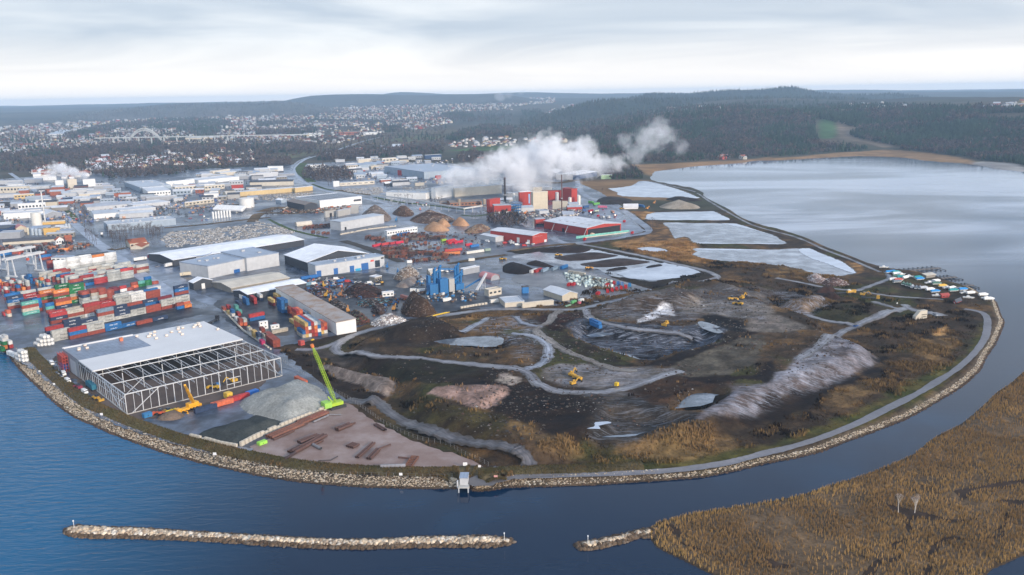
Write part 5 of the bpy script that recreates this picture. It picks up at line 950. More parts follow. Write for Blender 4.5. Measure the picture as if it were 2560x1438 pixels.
REC_TIP = [('cab',MB().box(2.6,4.6,-1.25,1.25,0.9,3.3).mesh('cab',MOBJ),[('window',MB().box(3.9,4.64,-1.1,1.1,2.2,3.0).mesh('window',MGLASS))]),('chassis',MB().box(-4,2.6,-1.0,1.0,0.7,1.1).mesh('chassis',MBLK)),('tank',MB().tube((-4,0,2.1),(2.3,0,2.1),1.15,n=10).mesh('tank',MOBJ))] + wheels((-3.0,-1.7,3.4),1.05,0.5)
CARB = MB().add([(-2.2,-.9,.35),(2.2,-.9,.35),(2.2,.9,.35),(-2.2,.9,.35),(-2.2,-.9,.95),(2.2,-.9,.85),(2.2,.9,.85),(-2.2,.9,.95)],[(0,3,2,1),(4,5,6,7),(0,1,5,4),(1,2,6,5),(2,3,7,6),(3,0,4,7)]).mesh('body',MOBJ)
CARC = MB().add([(-1.9,-.8,.94),(1.0,-.8,.9),(1.0,.8,.9),(-1.9,.8,.94),(-1.4,-.65,1.5),(.3,-.65,1.5),(.3,.65,1.5),(-1.4,.65,1.5)],[(4,5,6,7),(0,1,5,4),(1,2,6,5),(2,3,7,6),(3,0,4,7)]).mesh('cabin',MGLASS)
REC_CAR = [('body',CARB),('cabin',CARC)] + wheels((-1.35,1.35),.78,.33,.22)
VANB = MB().add([(-2.7,-1,.35),(2.7,-1,.35),(2.7,1,.35),(-2.7,1,.35),(-2.7,-1,2.3),(1.3,-1,2.3),(1.3,1,2.3),(-2.7,1,2.3),(2.7,-1,1.1),(2.7,1,1.1)],[(0,3,2,1),(4,5,6,7),(0,1,8,5,4),(1,2,9,8),(3,7,6,9,2),(3,0,4,7),(5,8,9,6)]).mesh('body',MOBJ)
REC_VAN = [('body',VANB),('window',MB().box(1.35,2.2,-1.02,1.02,1.35,1.95).mesh('window',MGLASS))] + wheels((-1.7,1.8),.9,.36,.25)
def open_bin(L,W,Hh,t=0.18,tap=0.3):
    o = [(-L/2+tap,-W/2),(L/2-tap,-W/2),(L/2-tap,W/2),(-L/2+tap,W/2)]; p = [(-L/2,-W/2),(L/2,-W/2),(L/2,W/2),(-L/2,W/2)]; q = [(x*(1-2*t/L),y*(1-2*t/W)) for x,y in p]; r = [(x*(1-2*t/L),y*(1-2*t/W)) for x,y in o]
    vs = [(x,y,0) for x,y in o]+[(x,y,Hh) for x,y in p]+[(x,y,Hh) for x,y in q]+[(x,y,t) for x,y in r]
    fs = [(0,3,2,1),(12,13,14,15)]
    for i in range(4):
        j = (i+1) % 4; fs += [(i,j,4+j,4+i),(4+i,4+j,8+j,8+i),(8+i,8+j,12+j,12+i)]
    return MB().add(vs,fs)
SKIP = open_bin(6.2,2.4,2.1).mesh('skip',MOBJ); SKIPB = open_bin(6.4,2.5,2.5,tap=0.02).mesh('skip',MOBJ)
MRIB = [('rib',MB().box(x-.08,x+.08,-1.27,1.27,0.1,2.0).mesh('rib',MOBJ)) for x in (-1.6,0,1.6)]
# ================================================================ the steel hall
ha,hb,hc = G0(318,1037),G0(705,940),G0(166,917)
u = hb-ha; HL = float(np.linalg.norm(u)); u /= HL; nv = np.array([-u[1],u[0]]); HD = float((hc-ha) @ nv); HH = 52*mpp(ha)/math.cos(PITCH); HYAW = math.atan2(u[1],u[0])
print('HALL',HL,HD,HH,math.degrees(math.acos(float((hc-ha) @ u)/np.linalg.norm(hc-ha))))
hall = empty('steel_hall',(ha[0],ha[1],LAND),HYAW,label='half-built steel hall with bare trusses and white roof sheets',cat='hall')
def hp(u_,v_,z): 
    q = ha+u*u_+nv*v_; return (float(q[0]),float(q[1]),LAND+z)
RV = 0.46*HD; UX = (0.02*HL,0.47*HL); VX = (0.70*HD,0.985*HD)
MCOLM = MGALV
colm = MB().box(-.2,.2,-.2,.2,0,HH).mesh('column',MCOLM); colt = MB().box(-.11,.11,-.11,.11,0,HH*.98).mesh('column',MCOLM)
def col_at(x,y,me):
    o = bpy.data.objects.new('column',me); COL.objects.link(o); o.parent = hall; o.location = (x,y,0)
NF = 22
for i in range(NF): col_at(HL*i/(NF-1),0,colm if i % 2 == 0 else colt)
for i in range(1,22): col_at(0,HD*0.70*i/21,colm if i % 3 == 0 else colt)
for i in range(1,12): col_at(HL,HD*i/11,colm if i % 2 == 0 else colt)
for i in range(1,8):
    for j in (.34,.68): col_at(HL*i/8,HD*j,colm)
for i in range(13):
    x = HL*i/12; t = MB(); n = 26
    for k in range(n):
        y0,y1 = HD*k/n,HD*(k+1)/n; z0,z1 = (HH-2.3,HH-.25) if k % 2 == 0 else (HH-.25,HH-2.3); t.bar((x,y0,z0),(x,y1,z1),.12)
    t.bar((x,0,HH-.25),(x,HD,HH-.25),.24).bar((x,0,HH-2.4),(x,HD,HH-2.4),.2); t.build('truss',MCOLM,hall)
MB().bar((0,0,HH),(HL,0,HH),.5).build('beam',MCOLM,hall); MB().bar((0,0,HH),(0,HD,HH),.5).build('beam',MCOLM,hall); MB().bar((HL,0,HH),(HL,HD,HH),.45).build('beam',MCOLM,hall)
for y in (.2,.4): MB().bar((0,HD*y,HH-.1),(HL,HD*y,HH-.1),.4).build('beam',MCOLM,hall)
for z in (.5,): MB().bar((HL*.0,0,HH*z),(0,HD*.4,HH*z),.22).build('rail',MCOLM,hall)
MB().bar((HL*.62,0,HH*.55),(HL*.71,0,HH*.55),.3).bar((HL*.62,0,HH*.25),(HL*.71,0,HH*.25),.3).build('door_frame',MCOLM,hall)
for a_,b_ in (((HL*.03,0,.3),(HL*.2,0,HH*.98)),((0,HD*.08,.3),(0,HD*.3,HH*.98)),((HL*.03,HD*.2,.3),(HL*.2,HD*.2,HH)),((HL,HD*.05,.3),(HL,HD*.25,HH*.98))): MB().bar(a_,b_,.32).build('brace',MCOLM,hall)
for a_,b_ in (((0,0),(HL,0)),((0,0),(0,HD*.7)),((HL,0),(HL,HD))): MB().bar((*a_,.2),(*b_,.2),.5).build('base_beam',mat('footing',(0.42,0.40,0.37),rough=0.9),hall)
MSHEET = mat('roof_membrane',(0.60,0.60,0.60),rough=0.75,var=0.05,scale=0.06,spec=0.25); MDECK = mat('roof_deck',(0.16,0.20,0.27),rough=0.35,var=0.35,scale=0.25,spec=0.5,seam=0.14)
MB().box(-.6,HL+.6,RV,VX[0],HH+.05,HH+.8).build('roof_sheet',MSHEET,hall)
MB().box(UX[1],HL+.6,VX[0],HD+.6,HH+.05,HH+.8).build('roof_sheet',MSHEET,hall)
MB().box(-.6,UX[1],VX[0],HD+.6,HH+.05,HH+.55).build('roof_deck',MDECK,hall)
MB().box(-.6,UX[1],HD-.6,HD+.8,HH+.55,HH+1.3).build('parapet',MSHEET,hall)
MB().box(-.5,.0,HD*.72,HD,0,HH+.9).build('wall_panel',mat('cladding_grey',(0.24,0.25,0.27),rough=0.6,seam=0.3),hall)
MB().box(-.62,-.45,HD*.77,HD*.87,.2,HH*.8).build('door',mat('pale_cladding',(0.42,0.44,0.46),rough=0.5),hall)
MB().box(0,HL,HD-.3,HD,0,HH).build('wall_panel',mat('dark_cladding',(0.05,0.05,0.055),rough=0.8),hall)
MB().box(HL*.3,HL*.98,HD*.44,HD*.98,.05,.1).build('floor_shade',mat('painted_shade',(0.02,0.02,0.022),rough=0.9,var=.2),hall)  # black sheet over the floor, painting the shade under the roof
# scaffold at the back corner
sc_ = empty('scaffold',hp(-4,HD*.90,0),HYAW,label='red and blue scaffold tower at the back corner of the steel hall',cat='scaffold')
MRED = mat('scaffold_red',(0.42,0.06,0.04),rough=0.6); MBL = mat('scaffold_blue',(0.04,0.12,0.40),rough=0.6)
for i in range(3):
    for j in range(6): MB().bar((i*1.5,j*2.2,0),(i*1.5,j*2.2,HH*.95),.22).build('pole',MRED,sc_)
for k in range(1,6):
    MB().box(0,3,0,11,HH*k/6-.1,HH*k/6+.15).build('deck',MRED if k > 2 else MBL,sc_)
# pallets on the roof
pal = MB().box(-.9,.9,-.7,.7,0,.25).mesh('pallet_base',mat('pallet_wood',(0.36,0.22,0.12),rough=0.9)); palb = MB().box(-.85,.85,-.65,.65,.25,1.3).mesh('bale',mat('wrapped_bale',(0.62,0.56,0.50),rough=0.7,var=0.2))
rp_ = random.Random(4)
for k in range(26):
    uu = HL*(.45+.53*rp_.random()) if k < 22 else HL*(.06+.1*rp_.random()); vv = HD*(.88+.10*rp_.random()) if k < 17 or k > 21 else HD*(.72+.15*rp_.random())
    spawn([('pallet_base',pal),('bale',palb)],'roof_pallet',hp(uu,vv,HH+(.82 if k < 22 else .57)),HYAW+rp_.uniform(-.3,.3),'pallet of wrapped roofing bales on the steel hall roof','pallet',group='pallets on the hall roof')
spawn([],'paint_cabin',hp(HL*.36,HD*.93,HH+.56),HYAW,'small orange cabin on the unfinished roof deck','cabin',(.55,.16,.07),own=MB().box(-1,1,-1,1,0,2).box(-1.1,1.1,-1.1,1.1,2,2.15).mesh('cabin',MOBJ))
# ================================================================ shipping containers
CC = {'g': (.40,.40,.37),'n': (.022,.04,.085),'r': (.36,.035,.035),'b': (.26,.055,.035),'l': (.015,.115,.30),'w': (.66,.65,.62),'o': (.62,.20,.05),'e': (.015,.15,.05),'t': (.10,.33,.28),'c': (.44,.40,.33),'y': (.62,.42,.14),'m': (.16,.02,.03),'p': (.60,.04,.16),'k': (.05,.055,.06),'s': (.20,.27,.34),'a': (.56,.13,.06)}
CN = {'g': 'pale grey','n': 'navy','r': 'bright red','b': 'rust brown','l': 'blue','w': 'white','o': 'orange','e': 'green','t': 'teal','c': 'beige','y': 'yellow','m': 'maroon','p': 'pink','k': 'black','s': 'slate blue','a': 'orange-red'}
def cmesh(L):
    m_ = MB(); W_,Hh = 2.44,2.62
    m_.box(.06,L-.06,.06,W_-.06,.1,Hh-.04)
    for x in (0,L-.22):
        for y in (0,W_-.22): m_.box(x,x+.22,y,y+.22,0,Hh)
    for y in (0,W_-.16): m_.box(.22,L-.22,y,y+.16,0,.2).box(.22,L-.22,y,y+.16,Hh-.16,Hh)
    for x in (0,L-.16): m_.box(x,x+.16,.22,W_-.22,0,.2).box(x,x+.16,.22,W_-.22,Hh-.16,Hh)
    return m_.mesh('shipping_container',MCONT)
MCONT = mat('container_paint',objcol=True,rough=0.65,var=0.32,scale=0.5,spec=0.35,seam=0.55)
CM = {40: cmesh(12.19),20: cmesh(6.06)}
def doorm(L): return MB().box(-.03,.05,.26,1.19,.24,2.42).box(-.03,.05,1.25,2.18,.24,2.42).box(-.1,-.03,.62,.69,.2,2.45).box(-.1,-.03,1.75,1.82,.2,2.45).mesh('door',MCONT)
DM = doorm(0)
def text_mesh(s,size,mt):
    cu = bpy.data.curves.new('lettering','FONT'); cu.body = s; cu.size = size; cu.extrude = 0.015; cu.resolution_u = 1; o = bpy.data.objects.new('lettering_tmp',cu); COL.objects.link(o)
    dg = bpy.context.evaluated_depsgraph_get(); me = bpy.data.meshes.new_from_object(o.evaluated_get(dg)); bpy.data.objects.remove(o); me.name = 'lettering'; me.materials.clear(); me.materials.append(mt); return me
MLK = mat('letter_dark',(0.05,0.05,0.06)); MLW = mat('letter_white',(0.8,0.8,0.8),rough=0.6,var=0.03)
TX = {'g': [('MAERSK',MLK,1.5)],'n': [('samskip',MLW,1.5)],'r': [('HAMBURG SÜD',MLW,1.1)],'l': [('unifeeder',MLW,1.3),('CMA CGM',MLW,1.3)],'o': [('Hapag-Lloyd',MLW,1.2)],'e': [('EVERGREEN',MLW,1.2),('UASC',MLW,1.6)],'w': [('■ HAMBURG',MLK,.8)],'t': [('CHINA SHIPPING',MLW,1.0)],'c': [('COSCO',MLK,1.3)]}
TM = {k: [(text_mesh(a,sz,mt),sz) for a,mt,sz in v] for k,v in TX.items()}
ORD = ['first','second','third','fourth','fifth','sixth','seventh','eighth','ninth','tenth','eleventh','twelfth','thirteenth','fourteenth','fifteenth','sixteenth','seventeenth','eighteenth','nineteenth','twentieth','twenty-first','twenty-second','twenty-third','twenty-fourth','twenty-fifth','twenty-sixth']
TIER = ['bottom','second-tier','third-tier','fourth-tier','fifth-tier','sixth-tier']
rc = random.Random(11); NCONT = [0]
CSPEC = []
def container(*a): CSPEC.append(a)
def container_object(p,yaw,code,z,size,label,group,text=True,dflip=False):
    o = bpy.data.objects.new('shipping_container',CM[size]); COL.objects.link(o); f = rc.uniform(.82,1.15); o.color = (*[min(.85,c*f) for c in CC[code]],1)
    o.location = (p[0],p[1],z); o.rotation_euler = (0,0,yaw); o['label'] = label; o['category'] = 'container'; o['group'] = group; NCONT[0] += 1
    d = bpy.data.objects.new('door',DM); COL.objects.link(d); d.parent = o; d.color = o.color
    if dflip: d.location = (12.19 if size == 40 else 6.06,2.44,0); d.rotation_euler = (0,0,math.pi)
    if text and code in TM and size == 40 and rc.random() < (.9 if code in 'gnwe' else .6):
        me,sz = rc.choice(TM[code]); w = max(v.co.x for v in me.vertices); l = bpy.data.objects.new('lettering',me); COL.objects.link(l); l.parent = o; l.rotation_euler = (math.pi/2,0,0)
        l.location = ((12.19-w)/2 if code != 'g' else 11.4-w-.8,-0.03,1.31-sz*.36)
    return o
YU = yaw_px((135,857),(500,775))
uY = np.array([math.cos(YU),math.sin(YU)]); vY = np.array([-math.sin(YU),math.cos(YU)])
def stack_row(base,stacks,phrase,group,size=40,yaw=YU,step=None,text=True,world=None,dflip=False):
    p0 = np.array(world) if world is not None else G0(*base); d = np.array([math.cos(yaw),math.sin(yaw)]); L = (12.19 if size == 40 else 6.06)+.35; st = step or L
    for i,s in enumerate(stacks):
        for k,ch in enumerate(s):
            if ch == ' ': continue
            j = np.array([rc.uniform(-.12,.12),rc.uniform(-.12,.12)])
            container(p0+d*st*i+j,yaw+rc.uniform(-.006,.006),ch,LAND+.15+k*2.63,size,'%s container, %s, %s stack of the %s' % (CN[ch],TIER[k],ORD[min(i,11)],phrase),group,text,dflip)
GT = 'containers stacked in the terminal'
stack_row((176,850),['blr','bgg','ll','l'],'row nearest the steel hall',GT)
stack_row((343,814),['b','n'],'short pair nearest the steel hall',GT)
stack_row((133,856),['ggg'],'lone tower beside the tank containers',GT)
stack_row((117,838),['nr','nnn','gn','ggbs','gnn','ggn','bb','bgg','agg'],'long row behind the nearest',GT)
stack_row((113,829),[' ',' ',' ','gsb','nrn','nbb','lln','nlm','gg'],'long row third from the hall',GT)
stack_row((129,812),['bnr','gbc','wbbr','nbr','rggg','wwww','lbbb',' ','nbln'],'tall middle row of the terminal',GT)
stack_row((126,806),['bnr','gbc','gbbg','nbr','gggg','wwww','lbbl'],'tall row behind the middle one',GT)
stack_row((59,790),['tcbt',' ','nob'],'block with the teal bottom container',GT)
stack_row((57,783),['nnln',' ','boebo','eoceee'],'second line of the teal block',GT)
stack_row((22,775),['bgln','bor','bebo','eogee','ggsb'],'third line of the teal block',GT)
stack_row((20,768),['bg','brr','bbog','gbbg','gggnb'],'fourth line of the teal block',GT)
for i,(x,y,s) in enumerate(((88,781,'blll'),(118,784,'btl'),(209,762,'ggnb'),(231,757,'ggcb'),(251,754,'bcbb'),(270,750,'bbb'),(285,744,'gnm'))):
    for r_ in range(3 if i > 1 else 1):
        w_ = G0(x,y)+vY*2.6*r_; stack_row(None,[s],'%s narrow stack, line %s' % (ORD[i],ORD[r_]),GT,20,world=w_)
stack_row((14,752),['bl','bg','mn','re','bg','ln','rr','ggg','gg'],'low line crossing the terminal',GT)
stack_row((18,745),['l','g',' ',' ','gg','ggr','bg','bgg','ggr'],'low line behind the crossing one',GT)
stack_row((283,735),['tt','wr','b'],'small mixed clump by the road',GT,20)
stack_row((330,722),['ab','et','eel','b'],'small mixed clump beside the white reefer',GT,20)
stack_row((300,742),['w',' ','w'],'pair of single white reefers',GT)
stack_row((444,775),['lb','o'],'short stack beside the wide road',GT,20)
for r_ in range(8):
    w_ = G0(178,713)+vY*(r_*6.4)+uY*(-r_*1.2)
    stack_row(None,[''.join(rc.choice('gggcbbgcrgls' if k else 'ggbbclyt') for k in range(rc.choice((2,2,3,3)))) for i in range(6 if r_ < 6 else 5)],'%s of the long grey rows' % ORD[r_],GT,world=w_,text=r_ < 5)
stack_row((138,680),['wwww','gwww','gwww','gwwo','gwww'],'white reefer wall at the back',GT)
stack_row((137,676),['bbb','wwww','wwww','gww','www'],'second reefer wall at the back',GT)
YV = YU+math.pi/2
for j,(x,y,n) in enumerate(((128,720,8),(118,718,8),(78,730,6),(66,733,6),(54,735,5),(40,735,5),(24,732,5),(8,728,5))):
    stack_row((x,y),[''.join(rc.choice('gglbrrwlgbot') for k in range(rc.choice((1,2,2,3) if j < 2 else (2,3,3,4)))) for i in range(n)],'%s crosswise file under the gantries' % ORD[j],GT,20,YV,text=False)
stack_row((0,641),['l','bw'],'single line before the gantries',GT); stack_row((88,638),['b','n','o'],'line with the orange container end',GT); stack_row((100,652),['bl','b'],'pair beside the transit shed',GT)
stack_row((120,672),['mmb'],'maroon tower beside the reefer wall',GT,20)
stack_row((14,878),['e','w'],'small quay group','containers on the quay',20,YV); stack_row((20,872),['oew','www','ww'],'quay stack by the stone bank','containers on the quay',20,YV); stack_row((34,870),['rw','www'],'taller quay stack by the stone bank','containers on the quay',20,YV)
stack_row((30,792),['ca','r'],'sloping line at the terminal edge',GT,20,YV)
stack_row((46,893),['w'],'lone quay box','containers on the quay',40,YV)
# containers about the hall
GH = 'containers round the building site'
stack_row((489,1036),['n'],'dark box in front of the steel hall',GH,yaw=yaw_px((489,1036),(533,1024)),text=False); stack_row((531,1022),['a'],'orange box in front of the steel hall',GH,yaw=yaw_px((489,1036),(533,1024)),text=False)
stack_row((574,1008),['r'],'red lettered box in front of the hall',GH,yaw=yaw_px((489,1036),(533,1024)))
stack_row((736,952),['a'],'orange box behind the gravel stock',GH,yaw=yaw_px((738,948),(772,965)),text=False)
# right-hand lot beside the long shed
YS = yaw_px(p1('B2',808,1430),p1('B2',195,1048)); YSu = YS-math.pi/2; GL = 'containers beside the long shed'
z4 = lambda x,y: p1('Z4',x,y)
for i,(x,y,s,nn_) in enumerate(((1660,1022,'yaay',2),(1714,1013,'wbwl',2),(1768,1005,'brbr',2),(1822,998,'raow',2),(1876,990,'lwls',2),(1936,958,'yab',1),(1988,950,'wra',1),(1606,1030,'cl',1),(1500,722,'rar',1),(1556,714,'bra',1),(1450,798,'y',1),(1232,592,'llll',1),(1292,586,'lsnl',1),(1352,600,'bb',1),(1650,700,'ts',1),(1740,690,'cy',1),(1060,462,'my',1),(1152,385,'by',1),(1200,480,'c',1),(600,448,'ll',1),(470,462,'n',1),(735,428,'rr',1),(840,372,'nw',1),(1088,1200,'bb',2),(1150,1190,'bb',2),(282,618,'y',1),(345,650,'wl',1),(412,570,'tt',1),(470,600,'t',1),(452,640,'r',1),(488,815,'ab',1),(560,812,'ag',1),(420,730,'w',1),(660,985,'wc',1),(742,1040,'yy',1),(822,1080,'sn',1),(880,1150,'p',1),(878,985,'bb',1),(928,1100,'wc',1),(190,545,'b',1),(270,515,'r',1),(1110,850,'b',1))):
    for r_ in range(nn_): 
        w_ = G0(*z4(x,y))+np.array([math.cos(YS),math.sin(YS)])*12.5*r_
        stack_row(None,[s],'%s %scolumn %s' % (ORD[i//4],'rear ' if r_ else '',['by the rutted track','facing the kerb','near the long shed','in the dark lot'][i % 4]),GL,40 if i < 25 else 20,YS,text=False,world=w_,dflip=False)
stack_row(z4(605,742),['lr'],'red over blue wall in the dark lot',GL,yaw=yaw_px(z4(605,742),z4(860,690)),text=False)
stack_row(z4(1000,968),['c'],'low beige box across the dark lot',GL,yaw=yaw_px(z4(1000,968),z4(1260,915)),text=False)
# the 300 that show largest are things; the buried and far ones stay one mass
def _score(c):
    p,yaw,code,z,size = c[:5]; top = front = True
    for d in CSPEC:
        dx,dy = d[0][0]-p[0],d[0][1]-p[1]
        if abs(dx)+abs(dy) < 3 and abs(d[3]-z-2.63) < .3: top = False
        if d[3] >= z-.3 and 1.2 < math.hypot(dx,dy) < 4.5 and (dx*p[0]+dy*p[1]) < -.8*math.hypot(dx,dy)*math.hypot(*p)*.6: front = False
    return math.hypot(*p)+(0 if top or front else 700)+(120 if not front else 0)-(60 if size == 40 else 0)
CSPEC.sort(key=_score)
for c in CSPEC[:300]: container_object(*c)
V_,F_q,C_q = [],[],[]
for p,yaw,code,z,size,*_r in CSPEC[300:]:
    L = 12.19 if size == 40 else 6.06; ca,sa = math.cos(yaw),math.sin(yaw); n0 = len(V_); f = rc.uniform(.82,1.15)
    for zz_ in (z,z+2.6):
        for x,y in ((0,0),(L,0),(L,2.44),(0,2.44)): V_.append((p[0]+x*ca-y*sa,p[1]+x*sa+y*ca,zz_)); C_q.append([min(.85,q*f) for q in CC[code]])
    F_q += [tuple(n0+i for i in q) for q in ((4,5,6,7),(0,1,5,4),(1,2,6,5),(2,3,7,6),(3,0,4,7))]
if V_: mobj('shipping_containers',np_mesh('shipping_containers',V_,F_q,mat('container_paint_mass',attr='Col',rough=0.6,var=0.2,scale=0.5,spec=0.35,seam=0.55),C_q),kind='stuff',label='mass of further containers packed behind the terminal rows',cat='containers')
print('containers',len(CSPEC))
# white office modules
modm = MB().box(0,6,0,2.5,0,2.7).box(-.1,6.1,-.1,2.6,2.7,2.85).mesh('module',MOBJ); modw = MB().box(.8,1.7,-.06,0,1.2,2.1).box(3.8,4.7,-.06,0,1.2,2.1).mesh('window',MGLASS)
for (x,y,n) in ((785,890,2),(985,885,1),(690,1012,1)):
    for k in range(n): spawn([('window',modw)],'office_module',(*G0(*z4(x,y)),LAND+.15+k*2.9),YSu,'%s white site office module in the dark lot, %s' % (TIER[k].replace('-tier',''),{785: 'biggest pair',985: 'right of the pair',690: 'by the kerb'}[x]),'cabin',(.72,.72,.7),'site office modules',own=modm)
# tank containers
tkm = MB().tube((0,1.22,1.3),(6.0,1.22,1.3),1.1,n=12).mesh('tank',MOBJ); tkf = MB(); 
for x in (0,5.9):
    for y in (0,2.3): tkf.box(x,x+.14,y,y+.14,0,2.6)
    tkf.box(x,x+.14,0,2.44,0,.14).box(x,x+.14,0,2.44,2.46,2.6)
for y in (0,2.3): tkf.box(0,6,y,y+.14,0,.14)
tkf = tkf.mesh('frame',MTRIM)
for j,(x,y,hN) in enumerate(((103,866,1),(111,866,2),(120,865,3),(129,864,3),(137,862,2),(58,903,2),(66,905,3),(73,904,3))):
    for k in range(hN): spawn([('tank',tkm),('frame',tkf)],'tank_container',(*G0(x,y),LAND+.15+k*2.62),YV,'white tank container, %s, %s of the %s' % (TIER[k],ORD[j % 5],'tanks beside the terminal' if j < 5 else 'tanks on the quay'),'tank',(.7,.69,.66),'tank containers')
# gantry cranes
def gantry(base_a,base_b,Hg,label):
    a,b = G0(*base_a),G0(*base_b); d = b-a; Lg = float(np.linalg.norm(d)); o = empty('gantry_crane',(*a,LAND),math.atan2(d[1],d[0]),label=label,cat='crane',group='rail gantry cranes')
    for x in (0,Lg):
        for y in (-5,5): MB().bar((x,y,0),(x,y*.6,Hg),1.2,.9).build('leg',MGALV,o)
        MB().box(x-.9,x+.9,-6.5,6.5,0,1.2).build('bogie',MGALV,o)
        MB().bar((x,-3,Hg),(x,3,Hg),.9).build('end_beam',MGALV,o)
    for y in (-2.4,2.4): MB().box(-6,Lg+6,y-.7,y+.7,Hg,Hg+1.8).build('girder',MGALV,o)
    MB().box(Lg*.55,Lg*.7,-2.2,2.2,Hg+1.8,Hg+3.4).build('trolley',MTRIM,o); MB().box(Lg*.6,Lg*.66,-1,1,Hg-4.5,Hg-2).build('cab',mat('cab_red',(0.55,0.1,0.06)),o)
gantry(p1('Z1',70,815),p1('Z1',545,720),17,'grey rail gantry crane further from the camera'); gantry(p1('Z1',215,940),p1('Z1',705,830),17,'grey rail gantry crane nearer the camera')
# ================================================================ cranes
MLIME = mat('lime_paint',(0.34,0.50,0.035),rough=0.45,var=0.06); MYEL = mat('crane_yellow',(0.72,0.36,0.02),rough=0.45,var=0.08)
pb = np.array([*G0(840,1018),LAND]); cc_ = empty('crawler_crane',tuple(pb),yaw_px((815,1025),(862,1013)),label='lime green crawler crane with tall lattice boom by the pipe yard',cat='crane')
for s in (-1,1): MB().box(-4.5,4.5,s*3-.7,s*3+.7,0,1.4).build('track',MBLK,cc_)
MB().box(-3.6,3.4,-2.4,2.4,1.6,3.4).build('body',MLIME,cc_); MB().box(-7.4,-3.4,-2.6,2.6,1.4,4.4).build('counterweight',mat('lime_weight',(0.30,0.56,0.09),rough=0.5),cc_); cb = MB().box(1.8,3.8,1.6,3.0,2.0,4.0).build('cab',MBLK,cc_); MB().box(2.4,3.85,1.7,2.9,2.6,3.7).build('window',MGLASS,cb)
tip = np.array([*G0(782,868,LAND+37),LAND+37]); foot = pb+np.array([0,0,2.6]); inv = Matrix.Rotation(-cc_.rotation_euler[2],4,'Z')
tl = inv @ Vector((tip-pb).tolist()); fl = inv @ Vector((foot-pb).tolist()); ax = (tl-fl); Lb = ax.length; ax.normalize(); s1 = ax.cross(Vector((0,0,1))).normalized(); s2 = ax.cross(s1); bm = MB(); nS = 22; cn = [(1,1),(1,-1),(-1,-1),(-1,1)]
def bpt(t,i):
    w = .68*min(1,.25+t*6,.2+(1-t)*7); return fl+ax*Lb*t+(s1*cn[i % 4][0]+s2*cn[i % 4][1])*w
for i in range(4):
    for k in range(nS): bm.bar(bpt(k/nS,i),bpt((k+1)/nS,i),.2); bm.bar(bpt(k/nS,i),bpt((k+1)/nS,i+1),.12)
bm.build('boom',MLIME,cc_); MB().tube(tl,tl+ax*1.6,.9,n=8).build('boom_head',mat('boom_head_orange',(0.6,0.18,0.05)),cc_)
MB().bar(tl,Vector((-4,0,4.2)),.1).build('pendant',MBLK,cc_); MB().bar(tl+s1,tl+s1+Vector((0,0,-14)),.08).build('hoist_rope',MBLK,cc_); MB().bar((-2,0,3.4),(-4.2,0,7),.5).build('mast',MLIME,cc_)
pb = np.array([*G0(476,1025),LAND]); mc_ = empty('mobile_crane',tuple(pb),yaw_px((455,1027),(505,1010)),label='yellow mobile crane with raised telescopic boom before the steel hall',cat='crane')
MB().box(-6.5,6.2,-1.4,1.4,1.0,2.2).build('chassis',MYEL,mc_); MB().box(-8.2,-6.0,-1.4,1.4,.9,3.0).build('cab',MYEL,mc_); MB().box(-1.5,4.5,-1.5,1.5,2.3,4.0).build('superstructure',MYEL,mc_)
for nm_,me_ in wheels((-5.2,-3.4,-.6,1.2,3.2,5),1.2,.75): mobj(nm_,me_,mc_)
for x in (-4,4.8):
    for s in (-1,1): MB().box(x-.3,x+.3,min(s*1.4,s*3.6),max(s*1.4,s*3.6),.9,1.3).box(x-.5,x+.5,s*3.6-.5,s*3.6+.5,.0,.3).bar((x,s*3.6,.2),(x,s*3.6,1.2),.3).build('outrigger',MYEL,mc_)
tip = np.array([*G0(462,963,LAND+21),LAND+21]); inv = Matrix.Rotation(-mc_.rotation_euler[2],4,'Z'); tl = inv @ Vector((tip-pb).tolist()); f0 = Vector((2.2,0,3.4)); v_ = tl-f0
for k,(a_,b_,w) in enumerate(((0,.45,1.5),(.43,.75,1.2),(.73,1,.95))): MB().bar(f0+v_*a_,f0+v_*b_,w).build('boom_section',MYEL,mc_)
MB().bar(f0+Vector((-1.5,0,-.6)),f0+v_*.35,.5).build('ram',MTRIM,mc_)
